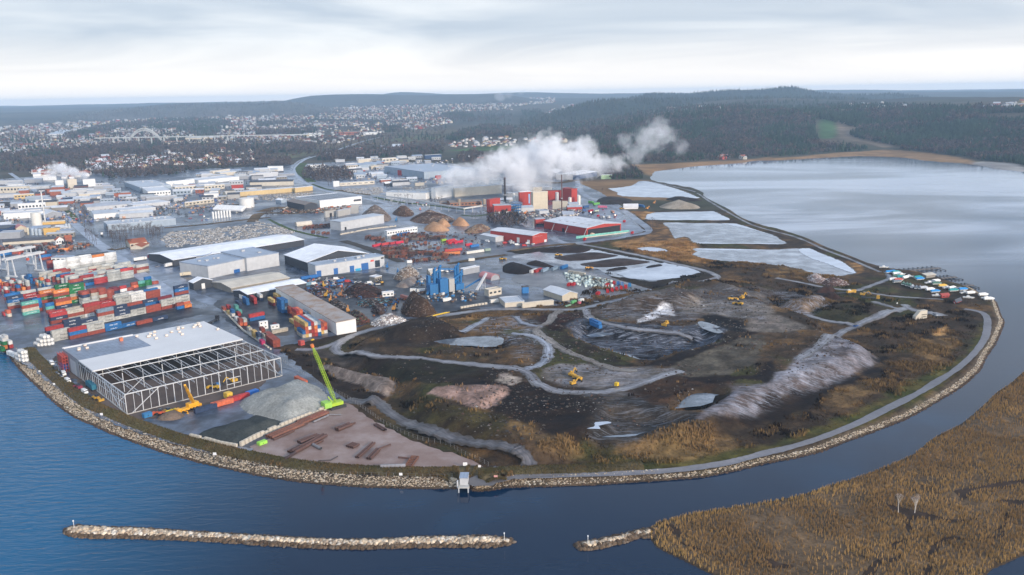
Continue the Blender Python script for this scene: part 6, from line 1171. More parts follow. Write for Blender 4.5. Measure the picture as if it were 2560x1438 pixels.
# ================================================================ machines, vehicles, skips, heaps
def at(w,x,y,dz=0.1):
    p = G(*p1(w,x,y)); return (p[0],p[1],(max(p[2],LAND) if p[1] > 0 else p[2])+dz)
YEL = (.50,.28,.035)
for (w,x,y,q,rec,nm,lab,col) in (
  ('C3',595,640,(640,615),REC_EXC,'excavator','yellow excavator furthest back of the three on the landfill',YEL),('C3',655,680,(600,660),REC_TIP,'dumper','yellow dumper between two excavators on the landfill',YEL),('C3',615,730,(680,715),REC_EXC,'excavator','yellow excavator nearest the camera on the landfill',YEL),
  ('B3',1540,1335,(1500,1350),REC_DOZ,'bulldozer','yellow bulldozer below the white rubble',YEL),('B3',460,640,(500,635),REC_LOAD,'wheel_loader','yellow wheel loader beside the black compost heap',YEL),('B3',765,770,(810,765),REC_LOAD,'wheel_loader','orange-yellow wheel loader at the end of the compost rows',(.6,.3,.05)),
  ('B3',2200,1085,(2260,1080),REC_LOAD,'crusher','yellow crusher left of the pair by the brown mound',YEL),('B3',2300,1075,(2340,1060),REC_EXC,'excavator','yellow excavator between the crushers by the brown mound',YEL),('B3',2260,1130,(2200,1120),REC_LOAD,'wheel_loader','yellow wheel loader in front of the crushers',YEL),
  ('B4',825,1020,(860,1015),REC_TIP,'screening_machine','yellow screening machine beside a white cab',YEL),('B4',735,1022,(790,1020),REC_FLAT,'lorry','white lorry cab in front of the yellow screener',(.7,.7,.68)),('B4',1015,1070,(1070,1075),REC_FLAT,'low_loader','yellow low loader near the track junction',YEL),('B4',950,1040,(1000,1045),REC_EXC,'excavator','yellow excavator on the black bank near the junction',YEL),
  ('B2',680,950,(610,900),REC_EXC,'material_handler','yellow scrap handler with arm raised by blue bins',YEL),('B2',700,1045,(760,1000),REC_EXC,'material_handler','yellow scrap handler beside the long shed',YEL),('B2',745,1100,(760,1020),REC_EXC,'material_handler','orange scrap handler with upright arm beside the long shed',(.6,.25,.04)),('B2',840,1040,(900,1010),REC_EXC,'material_handler','rusty scrap handler beside the dark scrap heap',(.35,.16,.06)),('B2',1240,915,(1200,905),REC_LOAD,'wheel_loader','yellow wheel loader at the site office',YEL),
  ('B2',1380,1180,(1420,1150),REC_EXC,'material_handler','orange handler between the two near scrap heaps',(.5,.25,.06)),('B2',1540,1175,(1500,1150),REC_EXC,'material_handler','yellow handler working on the tall brown scrap heap',YEL),('B2',920,1200,(905,1150),REC_EXC,'material_handler','orange handler by the rusty scrap near the shed end',(.55,.25,.05)),('B2',1310,760,(1320,690),REC_EXC,'material_handler','blue handler with upright arm at the workshop corner',(.02,.14,.36)),('B2',1420,820,(1400,790),REC_EXC,'material_handler','blue handler beside the pale scrap heap',(.03,.2,.42)),('B2',1400,290,(1440,250),REC_EXC,'material_handler','blue handler between the far scrap heaps',(.03,.2,.42)),('B2',1680,300,(1720,290),REC_EXC,'material_handler','orange handler at the foot of the far scrap heap',(.6,.2,.05)),('B2',1640,185,(1620,150),REC_EXC,'material_handler','red handler behind the far scrap heap',(.5,.12,.05)),
  ('C1',1690,1015,(1740,1000),REC_LOAD,'wheel_loader','yellow wheel loader on the sand before the steel hall',(.68,.5,.03)),('C1',1600,1030,(1530,1030),REC_LOAD,'telehandler','orange-red telehandler beside the yellow loader',(.55,.1,.04)),('C1',2330,710,(2240,735),REC_EXC,'boom_lift','orange-yellow boom lift inside the steel hall',(.62,.36,.03)),('C1',2140,770,(2100,765),REC_LOAD,'boom_lift','yellow scissor lift inside the steel hall beside blue bins',(.62,.36,.03)),
  ('C1',785,770,(750,750),REC_LOAD,'tractor','dark red tractor parked beside the steel hall',(.25,.03,.06)),('C1',915,770,(880,740),REC_TRUCK,'lorry','teal lorry parked beside the steel hall',(.02,.15,.22)),('C1',975,885,(990,890),REC_LOAD,'roller','small yellow roller on the track by the hall corner',YEL),('B1',2130,1300,(2190,1270),REC_FLAT,'lorry','black lorry with flat trailer on the wet road',(.02,.02,.025)),
  ('B2',2460,680,(2490,675),REC_LOAD,'wheel_loader','small yellow loader at the grass verge',YEL),('A3',130,1340,(180,1330),REC_EXC,'crane_truck','orange crane truck at the red factory',(.65,.22,.05)),
  ('B1',1395,690,(1460,680),REC_TRUCK,'lorry','white reefer lorry by the farmhouse',(.74,.73,.7)),('B1',1545,665,(1520,665),REC_TRUCK,'lorry','white lorry with dark red cab by the factory gate',(.3,.03,.04)),('B1',1710,745,(1660,755),REC_TRUCK,'lorry','white trailer backed to the factory wing',(.74,.73,.7)),('B1',1880,840,(1820,845),REC_TRUCK,'lorry','cream trailer backed to the loading docks',(.6,.52,.38)),('B1',640,235,(620,215),REC_VAN,'van','white van driving on the frosty main road',(.74,.73,.7)),('B1',1020,440,(1010,400),REC_FLAT,'lorry','white flatbed at the yard gate below the hedge',(.7,.7,.68)),
  ('B3',1005,210,(1050,230),REC_TIP,'tanker','orange and white tank lorry at the factory yard',(.62,.3,.2)),('B3',840,205,(870,200),REC_TIP,'tanker','pale green tank lorry beside the red factory',(.45,.5,.4)),('B3',960,260,(990,270),REC_TIP,'tanker','white tank lorry behind the red shed',(.7,.7,.68)),('B3',790,120,(840,130),REC_TRUCK,'lorry','bright green lorry by the factory',(.10,.42,.05)),('B3',840,135,(870,130),REC_TRUCK,'lorry','second green lorry right behind the bright one',(.12,.36,.08)),('B3',735,165,(760,160),REC_TRUCK,'lorry','blue lorry below the red tower',(.03,.08,.2)),('B3',900,165,(940,165),REC_TRUCK,'lorry','pink and blue lorry in the factory yard',(.5,.12,.2)),('B3',785,205,(800,200),REC_TRUCK,'lorry','dark red lorry beside the green tanker',(.3,.03,.04)),('B3',1095,175,(1130,170),REC_LOAD,'wheel_loader','yellow loader at the white tent',YEL),('B3',1290,155,(1320,160),REC_TRUCK,'lorry','blue lorry at the end of the white tent',(.03,.14,.34)),('B3',1350,175,(1380,170),REC_EXC,'excavator','orange excavator on the lagoon spit',(.55,.25,.06)),('B3',1420,120,(1450,110),REC_EXC,'excavator','orange excavator by the pale spoil heap',(.55,.25,.06))):
    ya = yaw_px(p1(w,x,y),p1(w,*q)); spawn(rec,nm,at(w,x,y),ya,lab,nm.replace('_',' '),col,sc=.78 if w == 'C3' else .9 if rec is REC_EXC else 1)
CARC_ = {'white': (.72,.72,.7),'silver': (.42,.43,.45),'black': (.02,.02,.025),'red': (.4,.03,.03),'blue': (.03,.1,.3),'grey': (.2,.2,.22)}
for i,(w,x,y,q,cn,rec,lab) in enumerate((('C1',520,525,(545,550),'white',REC_VAN,'white van furthest along the quay track'),('C1',560,580,(545,550),'black',REC_VAN,'black van behind the furthest white van'),('C1',570,625,(590,640),'silver',REC_CAR,'silver car on the quay track'),('C1',640,630,(660,660),'white',REC_VAN,'white van beside the silver car'),('C1',610,655,(630,665),'white',REC_CAR,'white car below the vans on the track'),('C1',678,700,(710,720),'white',REC_VAN,'white van midway along the hall side'),('C1',848,812,(880,830),'white',REC_VAN,'white van nearest the hall corner'),('B4',875,1345,(900,1335),'blue',REC_CAR,'dark blue car at the gravel crossroads'),('C4',1625,42,(1650,45),'black',REC_CAR,'dark car parked near the hide'),('C4',1665,38,(1680,42),'silver',REC_CAR,'silver car parked near the hide'),
   ('B2',985,905,(1000,900),'white',REC_CAR,'white car in the workshop yard'),('B2',1030,905,(1060,895),'silver',REC_CAR,'silver car in the workshop yard'),('B2',1100,915,(1120,910),'red',REC_CAR,'reddish car in the workshop yard'),('B2',1900,800,(1940,815),'white',REC_VAN,'white van left of the grey store'),('B2',1850,780,(1880,790),'grey',REC_CAR,'grey car left of the white van'),('B2',2310,500,(2350,505),'white',REC_VAN,'white van at the small grey shed'),('B2',2420,545,(2450,540),'black',REC_CAR,'black car in the row by the red workshop'),('B2',2460,548,(2490,540),'grey',REC_CAR,'grey car in the row by the red workshop'),('B3',155,520,(180,510),'white',REC_VAN,'white van before the red workshop gable'),('B3',210,525,(240,520),'white',REC_CAR,'white car before the red workshop gable'),('B3',20,500,(50,495),'silver',REC_CAR,'silver car at the red workshop flank'),('B1',730,490,(750,485),'white',REC_CAR,'white car behind the red wooden house'),('B1',1570,750,(1600,745),'grey',REC_CAR,'grey car by the factory gate'))):
    spawn(rec,'van' if rec is REC_VAN else 'car',at(w,x,y),yaw_px(p1(w,x,y),p1(w,*q)),lab,'van' if rec is REC_VAN else 'car',CARC_[cn])
# skips: red ones by the beige barn, rusty rows in the yard
RSK = (.42,.02,.025)
for i,(x,y,ln,c,lab) in enumerate(((570,935,'a',RSK,'red skip leftmost before the wrapped bales'),(612,932,'a',RSK,'red skip beside the leftmost before the bales'),(950,940,'a',RSK,'red skip at the end of the bales'),(1020,920,'b',RSK,'red skip behind the blue ones'),(1060,925,'b',(.03,.14,.36),'blue skip left of two by the bales'),(1100,930,'b',(.1,.2,.4),'blue skip right of two by the bales'),(1175,940,'b',(.03,.2,.42),'small blue skip at the row end'),(955,1000,'b',RSK,'first red skip of the long row'),(1000,990,'b',RSK,'second red skip of the long row'),(1045,980,'b',RSK,'third red skip of the long row'),(1090,968,'b',RSK,'fourth red skip of the long row'),(1135,958,'b',RSK,'fifth red skip of the long row'),(858,1025,'a',RSK,'flat red skip alone below the row'),(725,480,'a',RSK,'red skip at the corner of the green fence'),(1200,415,'a',RSK,'red skip at the far end of the green fence'),(1120,300,'a',RSK,'red skip alone in the factory yard'),(860,245,'a',RSK,'small red skip behind the red shed'))):
    spawn(MRIB,'skip',at('B3',x,y),yaw_px(p1('B3',0,0),p1('B3',60,-18)) if ln == 'a' else yaw_px(p1('B3',0,0),p1('B3',50,-60)),lab,'skip',c,'red and blue skips',own=SKIP)
rk = random.Random(3); RUST = [(.14,.055,.035),(.10,.045,.032),(.19,.07,.04),(.08,.05,.045),(.22,.08,.05),(.06,.04,.035),(.16,.13,.11)]
k_ = 0
for (x0,y0,x1,y1,n,m,ph) in ((1105,470,1260,490,5,2,'left far clump'),(1380,470,1500,500,4,2,'left middle clump'),(1440,430,1700,460,8,2,'far middle row'),(1540,480,1860,470,9,2,'long middle row'),(1265,590,1530,570,8,2,'second row'),(1300,620,1590,620,9,2,'third row'),(1340,655,1560,650,7,1,'fourth row'),(1640,620,1890,640,8,2,'right clump'),(1565,700,1890,660,9,1,'nearest row'),(1690,520,1720,520,1,1,'middle pair'),(1740,560,1820,570,2,1,'lone pair'),(480,370,720,350,7,2,'clump by the cream tent'),(570,410,720,420,4,1,'roadside line'),(2100,395,2250,400,4,1,'line by the wood pile')):
    for j in range(m):
        for i in range(n):
            x = x0+(x1-x0)*i/max(1,n-1)+rk.uniform(-6,6)+j*8; y = y0+(y1-y0)*i/max(1,n-1)-j*14+rk.uniform(-3,3)
            spawn([],'skip',at('B2',x,y),yaw_px(p1('B2',0,0),p1('B2',60,-14))+rk.choice((0,0,0,1.57))+rk.uniform(-.08,.08),'rusty open skip, %s of the %s%s' % (ORD[min(i,11)],ph,', back line' if j else ''),'skip',rk.choice(RUST),'rusty skips in the yard',own=SKIPB)
for i,(x,y,x2,y2,c,lab) in enumerate(((1175,555,1260,535,(.5,.03,.05),'red trailer first of the red line'),(1260,540,1340,525,(.45,.05,.05),'red trailer second of the red line'),(1345,530,1420,515,(.4,.04,.05),'red trailer third of the red line'),(1400,522,1475,512,(.55,.02,.06),'bright red trailer ending the red line'),(1915,510,1990,490,(.5,.03,.04),'red trailer behind two others in the yard'),(1935,525,2010,505,(.5,.03,.04),'red trailer in the middle of three'),(1985,522,2070,505,(.5,.02,.05),'red trailer in front of three'),(2100,545,2160,535,(.5,.03,.04),'red trailer with white front by the small van'),(2150,560,2230,545,(.03,.15,.4),'blue trailer beside the red one'),(1890,605,2060,585,(.42,.05,.035),'stacked red container with dark top in the yard'),(1880,635,2040,620,(.5,.16,.05),'orange container under the red one in the yard'),(2105,625,2280,600,(.6,.58,.52),'long pale container by the yard edge'),(2290,595,2345,590,(.25,.32,.25),'greenish container by the yard edge'),(1415,440,1540,420,(.02,.14,.36),'long blue container below the office cabins'),(1860,500,1905,492,(.3,.45,.05),'lime green skip in the yard'),(1510,715,1560,710,(.7,.7,.68),'white cabin at the near yard corner'),(820,915,895,900,(.02,.13,.36),'blue container with white and red top'),(505,940,600,925,(.14,.25,.33),'slate container behind the scrap handlers'),(1538,1000,1600,1000,(.7,.69,.65),'white container left of the blue machine, lower'),(1610,1005,1690,1000,(.7,.69,.65),'white container right of the lower one'),(1440,1060,1525,1085,(.4,.14,.1),'faded red container near the brown heap'),(1870,1100,1950,1090,(.7,.69,.65),'white container in front of the blue machine'),(2345,1115,2425,1105,(.66,.64,.58),'cream container by the cream building'),(2125,695,2185,690,(.68,.64,.55),'cream container on the grass verge'),(455,880,620,855,(.01,.12,.36),'long blue container against the workshop'))):
    a,b = G0(*p1('B2',x,y)),G0(*p1('B2',x2,y2)); L_ = max(4.0,float(np.linalg.norm(b-a))); ya = math.atan2(b[1]-a[1],b[0]-a[0])
    m_ = MB(); m_.box(.05,L_-.05,.05,2.45,.2,2.7); me = m_.mesh('box',MOBJ)
    fr = MB(); 
    for q in (0,L_-.2): fr.box(q,q+.2,0,.2,0,2.8).box(q,q+.2,2.3,2.5,0,2.8)
    spawn([('frame',fr.mesh('frame',MOBJ))],'trailer' if 'trailer' in lab else 'cargo_box',(*a,LAND+.15),ya,lab,'trailer' if 'trailer' in lab else 'container',c,own=me)
for k,(x,y,s) in enumerate(((195,800,'w'),(240,795,'r'),(310,790,'s'),(410,775,'s'),(500,760,'l'),(560,790,'c'),(610,800,'c'))):
    pp = p1('B3',x,y+ (15 if k < 5 else 25)); container_object(G0(*pp),yaw_px(p1('B3',0,0),p1('B3',60,-12 if k < 5 else 4)),s,LAND+.2,40,'%s container, %s in the container wall of the bale yard' % (CN[s],ORD[k]),'bale yard container wall',False)
for k,(x,y) in enumerate(((775,110),(770,85))):
    p = at('C3',x,y+20,0.2); container_object(p[:2],yaw_px(p1('C3',770,90),p1('C3',862,130)),'l',p[2]+k*0,40,'weathered blue container %s the landfill ramp' % ('nearer' if k == 0 else 'farther on'),'landfill containers',False)
# wrapped bales
bl = MB().box(-.7,.7,-.7,.7,0,1.3).mesh('bale',MOBJ); n_ = 0
for r_ in range(9):
    for i in range(17):
        x = 520+i*29+r_*9+rk.uniform(-8,8); y = 815+r_*13+i*5.2+rk.uniform(-3,3)
        if y > 950 or x > 1000 or rk.random() < .12: continue
        n_ += 1; spawn([('strap',MB().box(-.72,.72,-.12,.12,0,1.32).mesh('strap',MBLK))] if n_ < 3 else [],'wrapped_bale',at('B3',x,y),rk.random(),'pale wrapped bale in the close rows before the red skips','bale',(lambda g: (g*.9,g*1.05,g))(rk.choice((.6,.32,.18,.4,.7))),'wrapped bales',own=bl,sc=rk.uniform(1.0,1.6))
# heaps
def heap(name,label,w,pts,hgt_m,col,col2,rough_amp,debris=0,dcols=((.2,.1,.06),(.3,.28,.26),(.1,.09,.09),(.35,.2,.12)),dr=(.3,1.1),cat='heap',flat=0.35,step=None):
    P = wp(px(w,*pts),LAND,k=3); A = np.array(P); lo,hi = A.min(0),A.max(0); st = step or max(.8,min(hi-lo)/26); xs = np.arange(lo[0]-st,hi[0]+2*st,st); ys = np.arange(lo[1]-st,hi[1]+2*st,st); X,Y = np.meshgrid(xs,ys)
    s = sdist(X.ravel(),Y.ravel(),P); md = max(2.0,-s.min()); x_,y_ = X.ravel(),Y.ravel()
    prof = np.clip(-s/md,0,1)**0.8; z = hgt_m*np.minimum(prof*(1+flat),1.0)*(1+rough_amp*(fbm(x_/(md*.5),y_/(md*.5),4)-.5)*2)+(fbm(x_/1.7,y_/1.7,3)-.5)*.5*rough_amp*2*(s < 0); z = np.where(s > 0,-.4,z)
    c0 = A.mean(0); nx,ny = len(xs),len(ys); i = np.arange(nx*ny).reshape(ny,nx); Fq = np.stack([i[:-1,:-1],i[:-1,1:],i[1:,1:],i[1:,:-1]],-1).reshape(-1,4); Fq = Fq[(s[Fq] < st*1.2).any(1)]
    cols = mottle(x_,y_,col,col2,md*.5,4); zb = float(np.median(hgt(A[:,0],A[:,1])))
    o = mobj(name,np_mesh(name,np.c_[x_-c0[0],y_-c0[1],z],Fq,mat('heap_soil',attr='Col',rough=0.95,var=0.3,scale=0.9,bump=0.15,bscale=2.0,spec=0.15),cols,True),label=label,cat=cat); o.location = (c0[0],c0[1],zb)
    if debris:
        q = scatter(P,debris); sq = sdist(q[:,0],q[:,1],P); pr = np.clip(-sq/md,0,1)**.8; zz = hgt_m*np.minimum(pr*(1+flat),1)
        V,F_,cc = blobs(np.c_[q-c0,zz],dr[0]+(dr[1]-dr[0])*rng.random(len(q))**2,np.array(dcols)[rng.integers(0,len(dcols),len(q))]*(.5+.9*rng.random((len(q),1))),np.array([(-1,-.4,-.3),(1,-.4,-.3),(1,.4,-.3),(-1,.4,-.3),(-1,-.4,.3),(1,-.4,.3),(1,.4,.3),(-1,.4,.3)]),np.array([(4,5,6,7),(0,1,5,4),(1,2,6,5),(2,3,7,6),(3,0,4,7)]),jit=.2)
        mobj('scrap',np_mesh('scrap',V,F_,mat('scrap_pieces',attr='Col',rough=0.8,var=0.2,spec=0.3),cc),o,kind='stuff')
    return o
RB = (.055,.03,.02); DK = (.02,.014,.012); SAN = (.40,.23,.13)
heap('scrap_heap','pale scrap heap behind the grey metal warehouse','B2',((1045,260),(1100,200),(1200,175),(1290,200),(1350,270),(1290,300),(1150,290)),11,(.20,.16,.13),(.10,.07,.055),.3,900,((.4,.36,.33),(.2,.12,.08),(.3,.25,.2),(.12,.1,.1)),cat='scrap heap')
heap('scrap_heap','rust brown scrap heap beyond the blue handler','B2',((1360,220),(1440,175),(1540,180),(1580,230),(1480,250)),8,RB,(.1,.06,.04),.3,500,cat='scrap heap')
heap('scrap_heap','long mixed scrap heap behind the orange sand piles','B2',((1540,290),(1600,240),(1720,215),(1850,230),(1990,280),(1900,315),(1700,320)),9,(.13,.09,.07),RB,.3,1000,((.35,.3,.26),(.2,.1,.06),(.28,.22,.17),(.1,.08,.08)),cat='scrap heap')
heap('scrap_heap','dark rusty scrap heap in the middle of the scrapyard','B2',((880,1000),(950,960),(1080,945),(1220,970),(1260,1010),(1150,1060),(950,1050)),6,(.04,.02,.016),DK,.3,900,((.06,.03,.025),(.1,.05,.04),(.03,.025,.025)),cat='scrap heap')
heap('scrap_heap','tall brown cone of shredded scrap near the yellow pipe','B2',((1450,1180),(1500,1110),(1580,1065),(1650,1090),(1700,1150),(1800,1210),(1750,1250),(1600,1255),(1480,1230)),12,(.07,.04,.022),(.035,.022,.015),.22,1200,((.09,.05,.03),(.05,.03,.02),(.15,.12,.1)),cat='scrap heap')
heap('scrap_heap','bright heap of white pipes and sheets at the yard edge','B2',((1150,1320),(1220,1270),(1330,1235),(1420,1260),(1500,1290),(1400,1320),(1250,1350)),4.5,(.30,.28,.27),(.16,.13,.12),.3,1100,((.7,.7,.7),(.45,.44,.43),(.25,.2,.18),(.6,.55,.5)),dr=(.3,1.3),cat='scrap heap')
heap('scrap_heap','tangle of dark steel before the brown cone','B2',((1000,1110),(1120,1080),(1300,1070),(1420,1090),(1350,1130),(1200,1150),(1050,1150)),3,(.05,.035,.03),DK,.3,700,((.1,.06,.05),(.2,.18,.17),(.05,.2,.25),(.07,.04,.03)),cat='scrap heap')
heap('scrap_heap','black tyre and steel heap left of the brown cone','B2',((1150,1190),(1200,1160),(1290,1165),(1290,1210),(1220,1230)),4,(.018,.014,.014),RB,.3,300,((.04,.03,.03),(.1,.08,.08)),cat='scrap heap')
heap('scrap_heap','rusty heap against the flank of the long shed','B2',((930,1280),(960,1200),(1050,1220),(1140,1300),(1060,1330),(980,1320)),4.5,(.07,.03,.02),DK,.3,500,((.15,.05,.03),(.08,.05,.04),(.12,.13,.08)),cat='scrap heap')
heap('scrap_heap','dark scrap along the long shed wall','B2',((720,1120),(780,1095),(900,1130),(920,1170),(840,1190),(760,1160)),3.5,(.035,.022,.018),DK,.3,450,((.1,.06,.04),(.05,.04,.04),(.15,.14,.13)),cat='scrap heap')
heap('scrap_heap','red-brown scrap below the yellow handlers','B2',((500,1000),(600,960),(720,970),(760,1000),(680,1050),(560,1050)),3.5,(.08,.025,.02),DK,.3,500,((.2,.05,.04),(.04,.12,.25),(.25,.24,.23),(.08,.05,.04)),cat='scrap heap')
heap('scrap_heap','pale shredded heap left of the blue machine','B2',((1370,870),(1450,810),(1540,785),(1620,810),(1600,850),(1500,890)),7,(.22,.17,.13),(.12,.09,.07),.25,700,((.4,.36,.32),(.2,.14,.1),(.5,.48,.45)),cat='scrap heap')
heap('sand_heap','grey sand heap beside the white containers','B2',((1390,945),(1470,900),(1600,850),(1600,900),(1520,960)),4,(.26,.22,.19),(.18,.14,.12),.12,cat='sand heap')
heap('sand_heap','wide orange wood-chip heap before the long scrap heap','B2',((1680,380),(1700,345),(1780,335),(1860,345),(1935,385),(1800,398)),7,SAN,(.34,.19,.10),.1,cat='sand heap')
heap('sand_heap','orange wood-chip ridge behind the wide one','B2',((1790,345),(1830,315),(1900,310),(1945,340),(1880,355)),8,SAN,(.34,.19,.10),.12,cat='sand heap')
heap('sand_heap','orange wood-chip cone standing apart','B2',((1955,330),(2000,300),(2060,290),(2135,335),(2040,345)),8,SAN,(.36,.2,.11),.08,cat='sand heap')
heap('wood_pile','jumbled heap of pale timber before the red workshop','B2',((2085,410),(2120,365),(2220,345),(2320,350),(2335,385),(2200,415)),5,(.25,.16,.1),(.12,.07,.05),.3,700,((.4,.28,.17),(.25,.15,.09),(.3,.25,.2),(.1,.08,.07)),cat='wood pile')
heap('compost_heap','black compost heap beyond the loader','B3',((270,600),(330,580),(450,562),(700,552),(790,575),(690,608),(450,612)),3.5,(.018,.012,.010),(.03,.019,.015),.15,cat='compost heap')
heap('compost_heap','broad dark compost field heap','B3',((410,655),(560,630),(800,602),(1000,625),(1060,642),(850,675),(600,692),(480,680)),2.0,(.03,.02,.017),(.05,.035,.03),.12,cat='compost heap')
heap('compost_heap','dark compost heap nearest the wet lot','B3',((670,722),(800,700),(1060,662),(1250,680),(1390,702),(1150,740),(900,757),(740,745)),1.8,(.032,.022,.019),(.055,.04,.035),.12,cat='compost heap')
heap('compost_heap','coal-black furrowed heap left of the container wall','B3',((-90,740),(0,705),(140,735),(225,785),(120,825),(0,820),(-90,800)),3.2,(.008,.006,.006),(.018,.012,.011),.15,cat='compost heap')
heap('compost_heap','small dark heap above the container wall','B3',((140,725),(210,692),(300,700),(440,758),(330,755)),2.5,(.016,.011,.01),(.028,.018,.015),.15,cat='compost heap')
heap('compost_heap','narrow black windrow on the icy lot','B3',((940,785),(1040,762),(1140,757),(1150,768),(1050,785),(960,792)),1.6,(.012,.01,.01),(.02,.015,.013),.1,cat='compost heap')
heap('compost_heap','second black windrow further right on the icy lot','B3',((1330,755),(1400,738),(1490,730),(1505,742),(1420,758),(1350,765)),1.6,(.012,.01,.01),(.02,.015,.013),.1,cat='compost heap')
heap('spoil_heap','long pale spoil heap on the lagoon spit','B3',((1470,150),(1540,120),(1650,105),(1760,115),(1870,145),(1840,170),(1600,172)),7,(.33,.28,.22),(.24,.20,.15),.2,cat='spoil heap')
heap('spoil_heap','black bank along the lagoon edge','B3',((840,110),(900,55),(1100,60),(1200,80),(1180,110),(950,130)),4,(.02,.016,.014),(.035,.028,.024),.2,cat='spoil heap')
heap('spoil_heap','black bank right of the spit crane','B3',((1540,80),(1580,60),(1700,58),(1840,75),(1900,90),(1700,95)),4,(.02,.016,.014),(.035,.028,.024),.2,cat='spoil heap')
heap('rubble_heap','white rubble heap beside the frozen pond','B4',((380,870),(430,835),(520,840),(560,880),(620,890),(560,915),(450,905)),3,(.36,.31,.29),(.2,.14,.12),.3,500,((.55,.5,.48),(.3,.2,.17)),cat='rubble heap')
heap('brush_heap','reddish heap of brushwood beside the white rubble','B4',((520,900),(600,870),(760,890),(800,930),(680,945),(560,930)),3,(.13,.07,.06),(.07,.04,.03),.3,600,((.2,.12,.1),(.4,.36,.34),(.1,.06,.05)),cat='brush heap')
heap('peat_heap','dark red-brown heap above the yellow screener','B4',((470,1005),(540,960),(640,960),(680,990),(600,1010)),3.5,(.045,.022,.014),(.03,.014,.01),.2,cat='peat heap')
heap('peat_heap','second red-brown heap below the first','B4',((545,1040),(600,1015),(700,1040),(725,1068),(620,1065)),3,(.045,.022,.014),(.03,.014,.01),.2,cat='peat heap')
heap('gravel_stock','big pale grey gravel stock beside the lime crane','C2',((-160,900),(0,850),(150,800),(400,712),(600,740),(700,830),(780,915),(700,975),(520,1050),(320,1122),(180,1085),(-80,1010)),6.5,(.30,.30,.275),(.225,.23,.215),.35,flat=.6,cat='gravel stock')
heap('gravel_stock','low dark grey gravel stock behind the block wall','C1',((1960,1245),(2150,1170),(2400,1110),(2556,1040),(2740,1085),(2850,1125),(2700,1190),(2480,1290),(2370,1345),(2200,1310)),4.0,(.032,.038,.038),(.05,.055,.052),.3,flat=.7,cat='gravel stock')
heap('sand_heap','brown soil heap beside the mobile crane','C1',((1560,1070),(1650,1030),(1760,1000),(1850,1030),(1780,1075),(1650,1090)),3,(.16,.115,.085),(.12,.09,.07),.15,cat='soil heap')
heap('sand_heap','pale sand inside the open front of the red shed','B3',((750,432),(790,405),(840,425),(800,437)),3.5,(.45,.33,.24),(.4,.29,.2),.1,cat='sand heap')
# concrete block walls round the stocks
blk = MB().box(-1.15,1.15,-.6,.6,0,.78).box(-.25,.25,-.25,.25,.78,.9).mesh('block',mat('precast_concrete',(0.50,0.45,0.37),rough=0.9,var=0.2,scale=1.0))
def block_wall(label,pts,tiers):
    C = np.array([G0(x,y) for x,y in pts]); o = empty('block_wall',(*C[0],LAND),label=label,cat='wall')
    for a,b in zip(C[:-1],C[1:]):
        L_ = np.linalg.norm(b-a); n = int(L_/2.4); ya = math.atan2(*(b-a)[::-1])
        for i in range(n):
            for k in range(tiers - (rk.random() < .12)):
                q = bpy.data.objects.new('block',blk); COL.objects.link(q); q.parent = o; p = a+(b-a)*(i+.5)/n-C[0]; q.location = (p[0],p[1],k*.8); q.rotation_euler = (0,0,ya+rk.uniform(-.02,.02))
block_wall('cream concrete block wall between gravel stock and pipe yard',px('C2',(700,978),(320,1125),(0,1262))+px('D1',(2400,155)),3)
block_wall('low concrete block wall below the dark gravel',px('C1',(1900,1245),(2080,1285),(2200,1320),(2370,1350)),2)
block_wall('pale kerb of blocks behind the scrap tangle',px('B2',(2040,1165),(2180,1140),(2310,1120)),2)
block_wall('long line of pale blocks below the grey warehouse',px('B2',(840,430),(1100,380),(1400,345)),2)
block_wall('low timber-brown kerb round the dark container lot',px('Z4',(120,530),(480,900),(980,1240)),1)
# steel pipes and piles in the pipe yard
MPIPE = mat('rusty_pipe',objcol=True,rough=0.75,var=0.25,scale=0.8)
def pipe(w,a,b,r,col,label,n=1):
    A,B = G0(*p1(w,*a)),G0(*p1(w,*b)); d = (B-A)/np.linalg.norm(B-A); nr = np.array([-d[1],d[0]])
    for k in range(n):
        off = nr*(k-(n-1)/2)*2.3*r; L_ = float(np.linalg.norm(B-A)); m_ = MB().tube((0,0,r),(L_,0,r),r,n=10,cap=False).tube((L_,0,r),(0,0,r),r*.86,n=10,cap=False).mesh('steel_pipe',MPIPE)
        o = bpy.data.objects.new('steel_pipe',m_); COL.objects.link(o); o.color = (*col,1); o.location = (float(A[0]+off[0]),float(A[1]+off[1]),LAND+.2); o.rotation_euler = (0,0,math.atan2(d[1],d[0]))
        o['label'] = label if n == 1 else '%s, %s of %s side by side' % (label,ORD[k],['one','two','three','four','five'][n-1]); o['category'] = 'pipe'; o['group'] = 'steel pipes in the pipe yard'
RP = (.09,.045,.035); RO = (.16,.065,.04); GP = (.2,.19,.2)
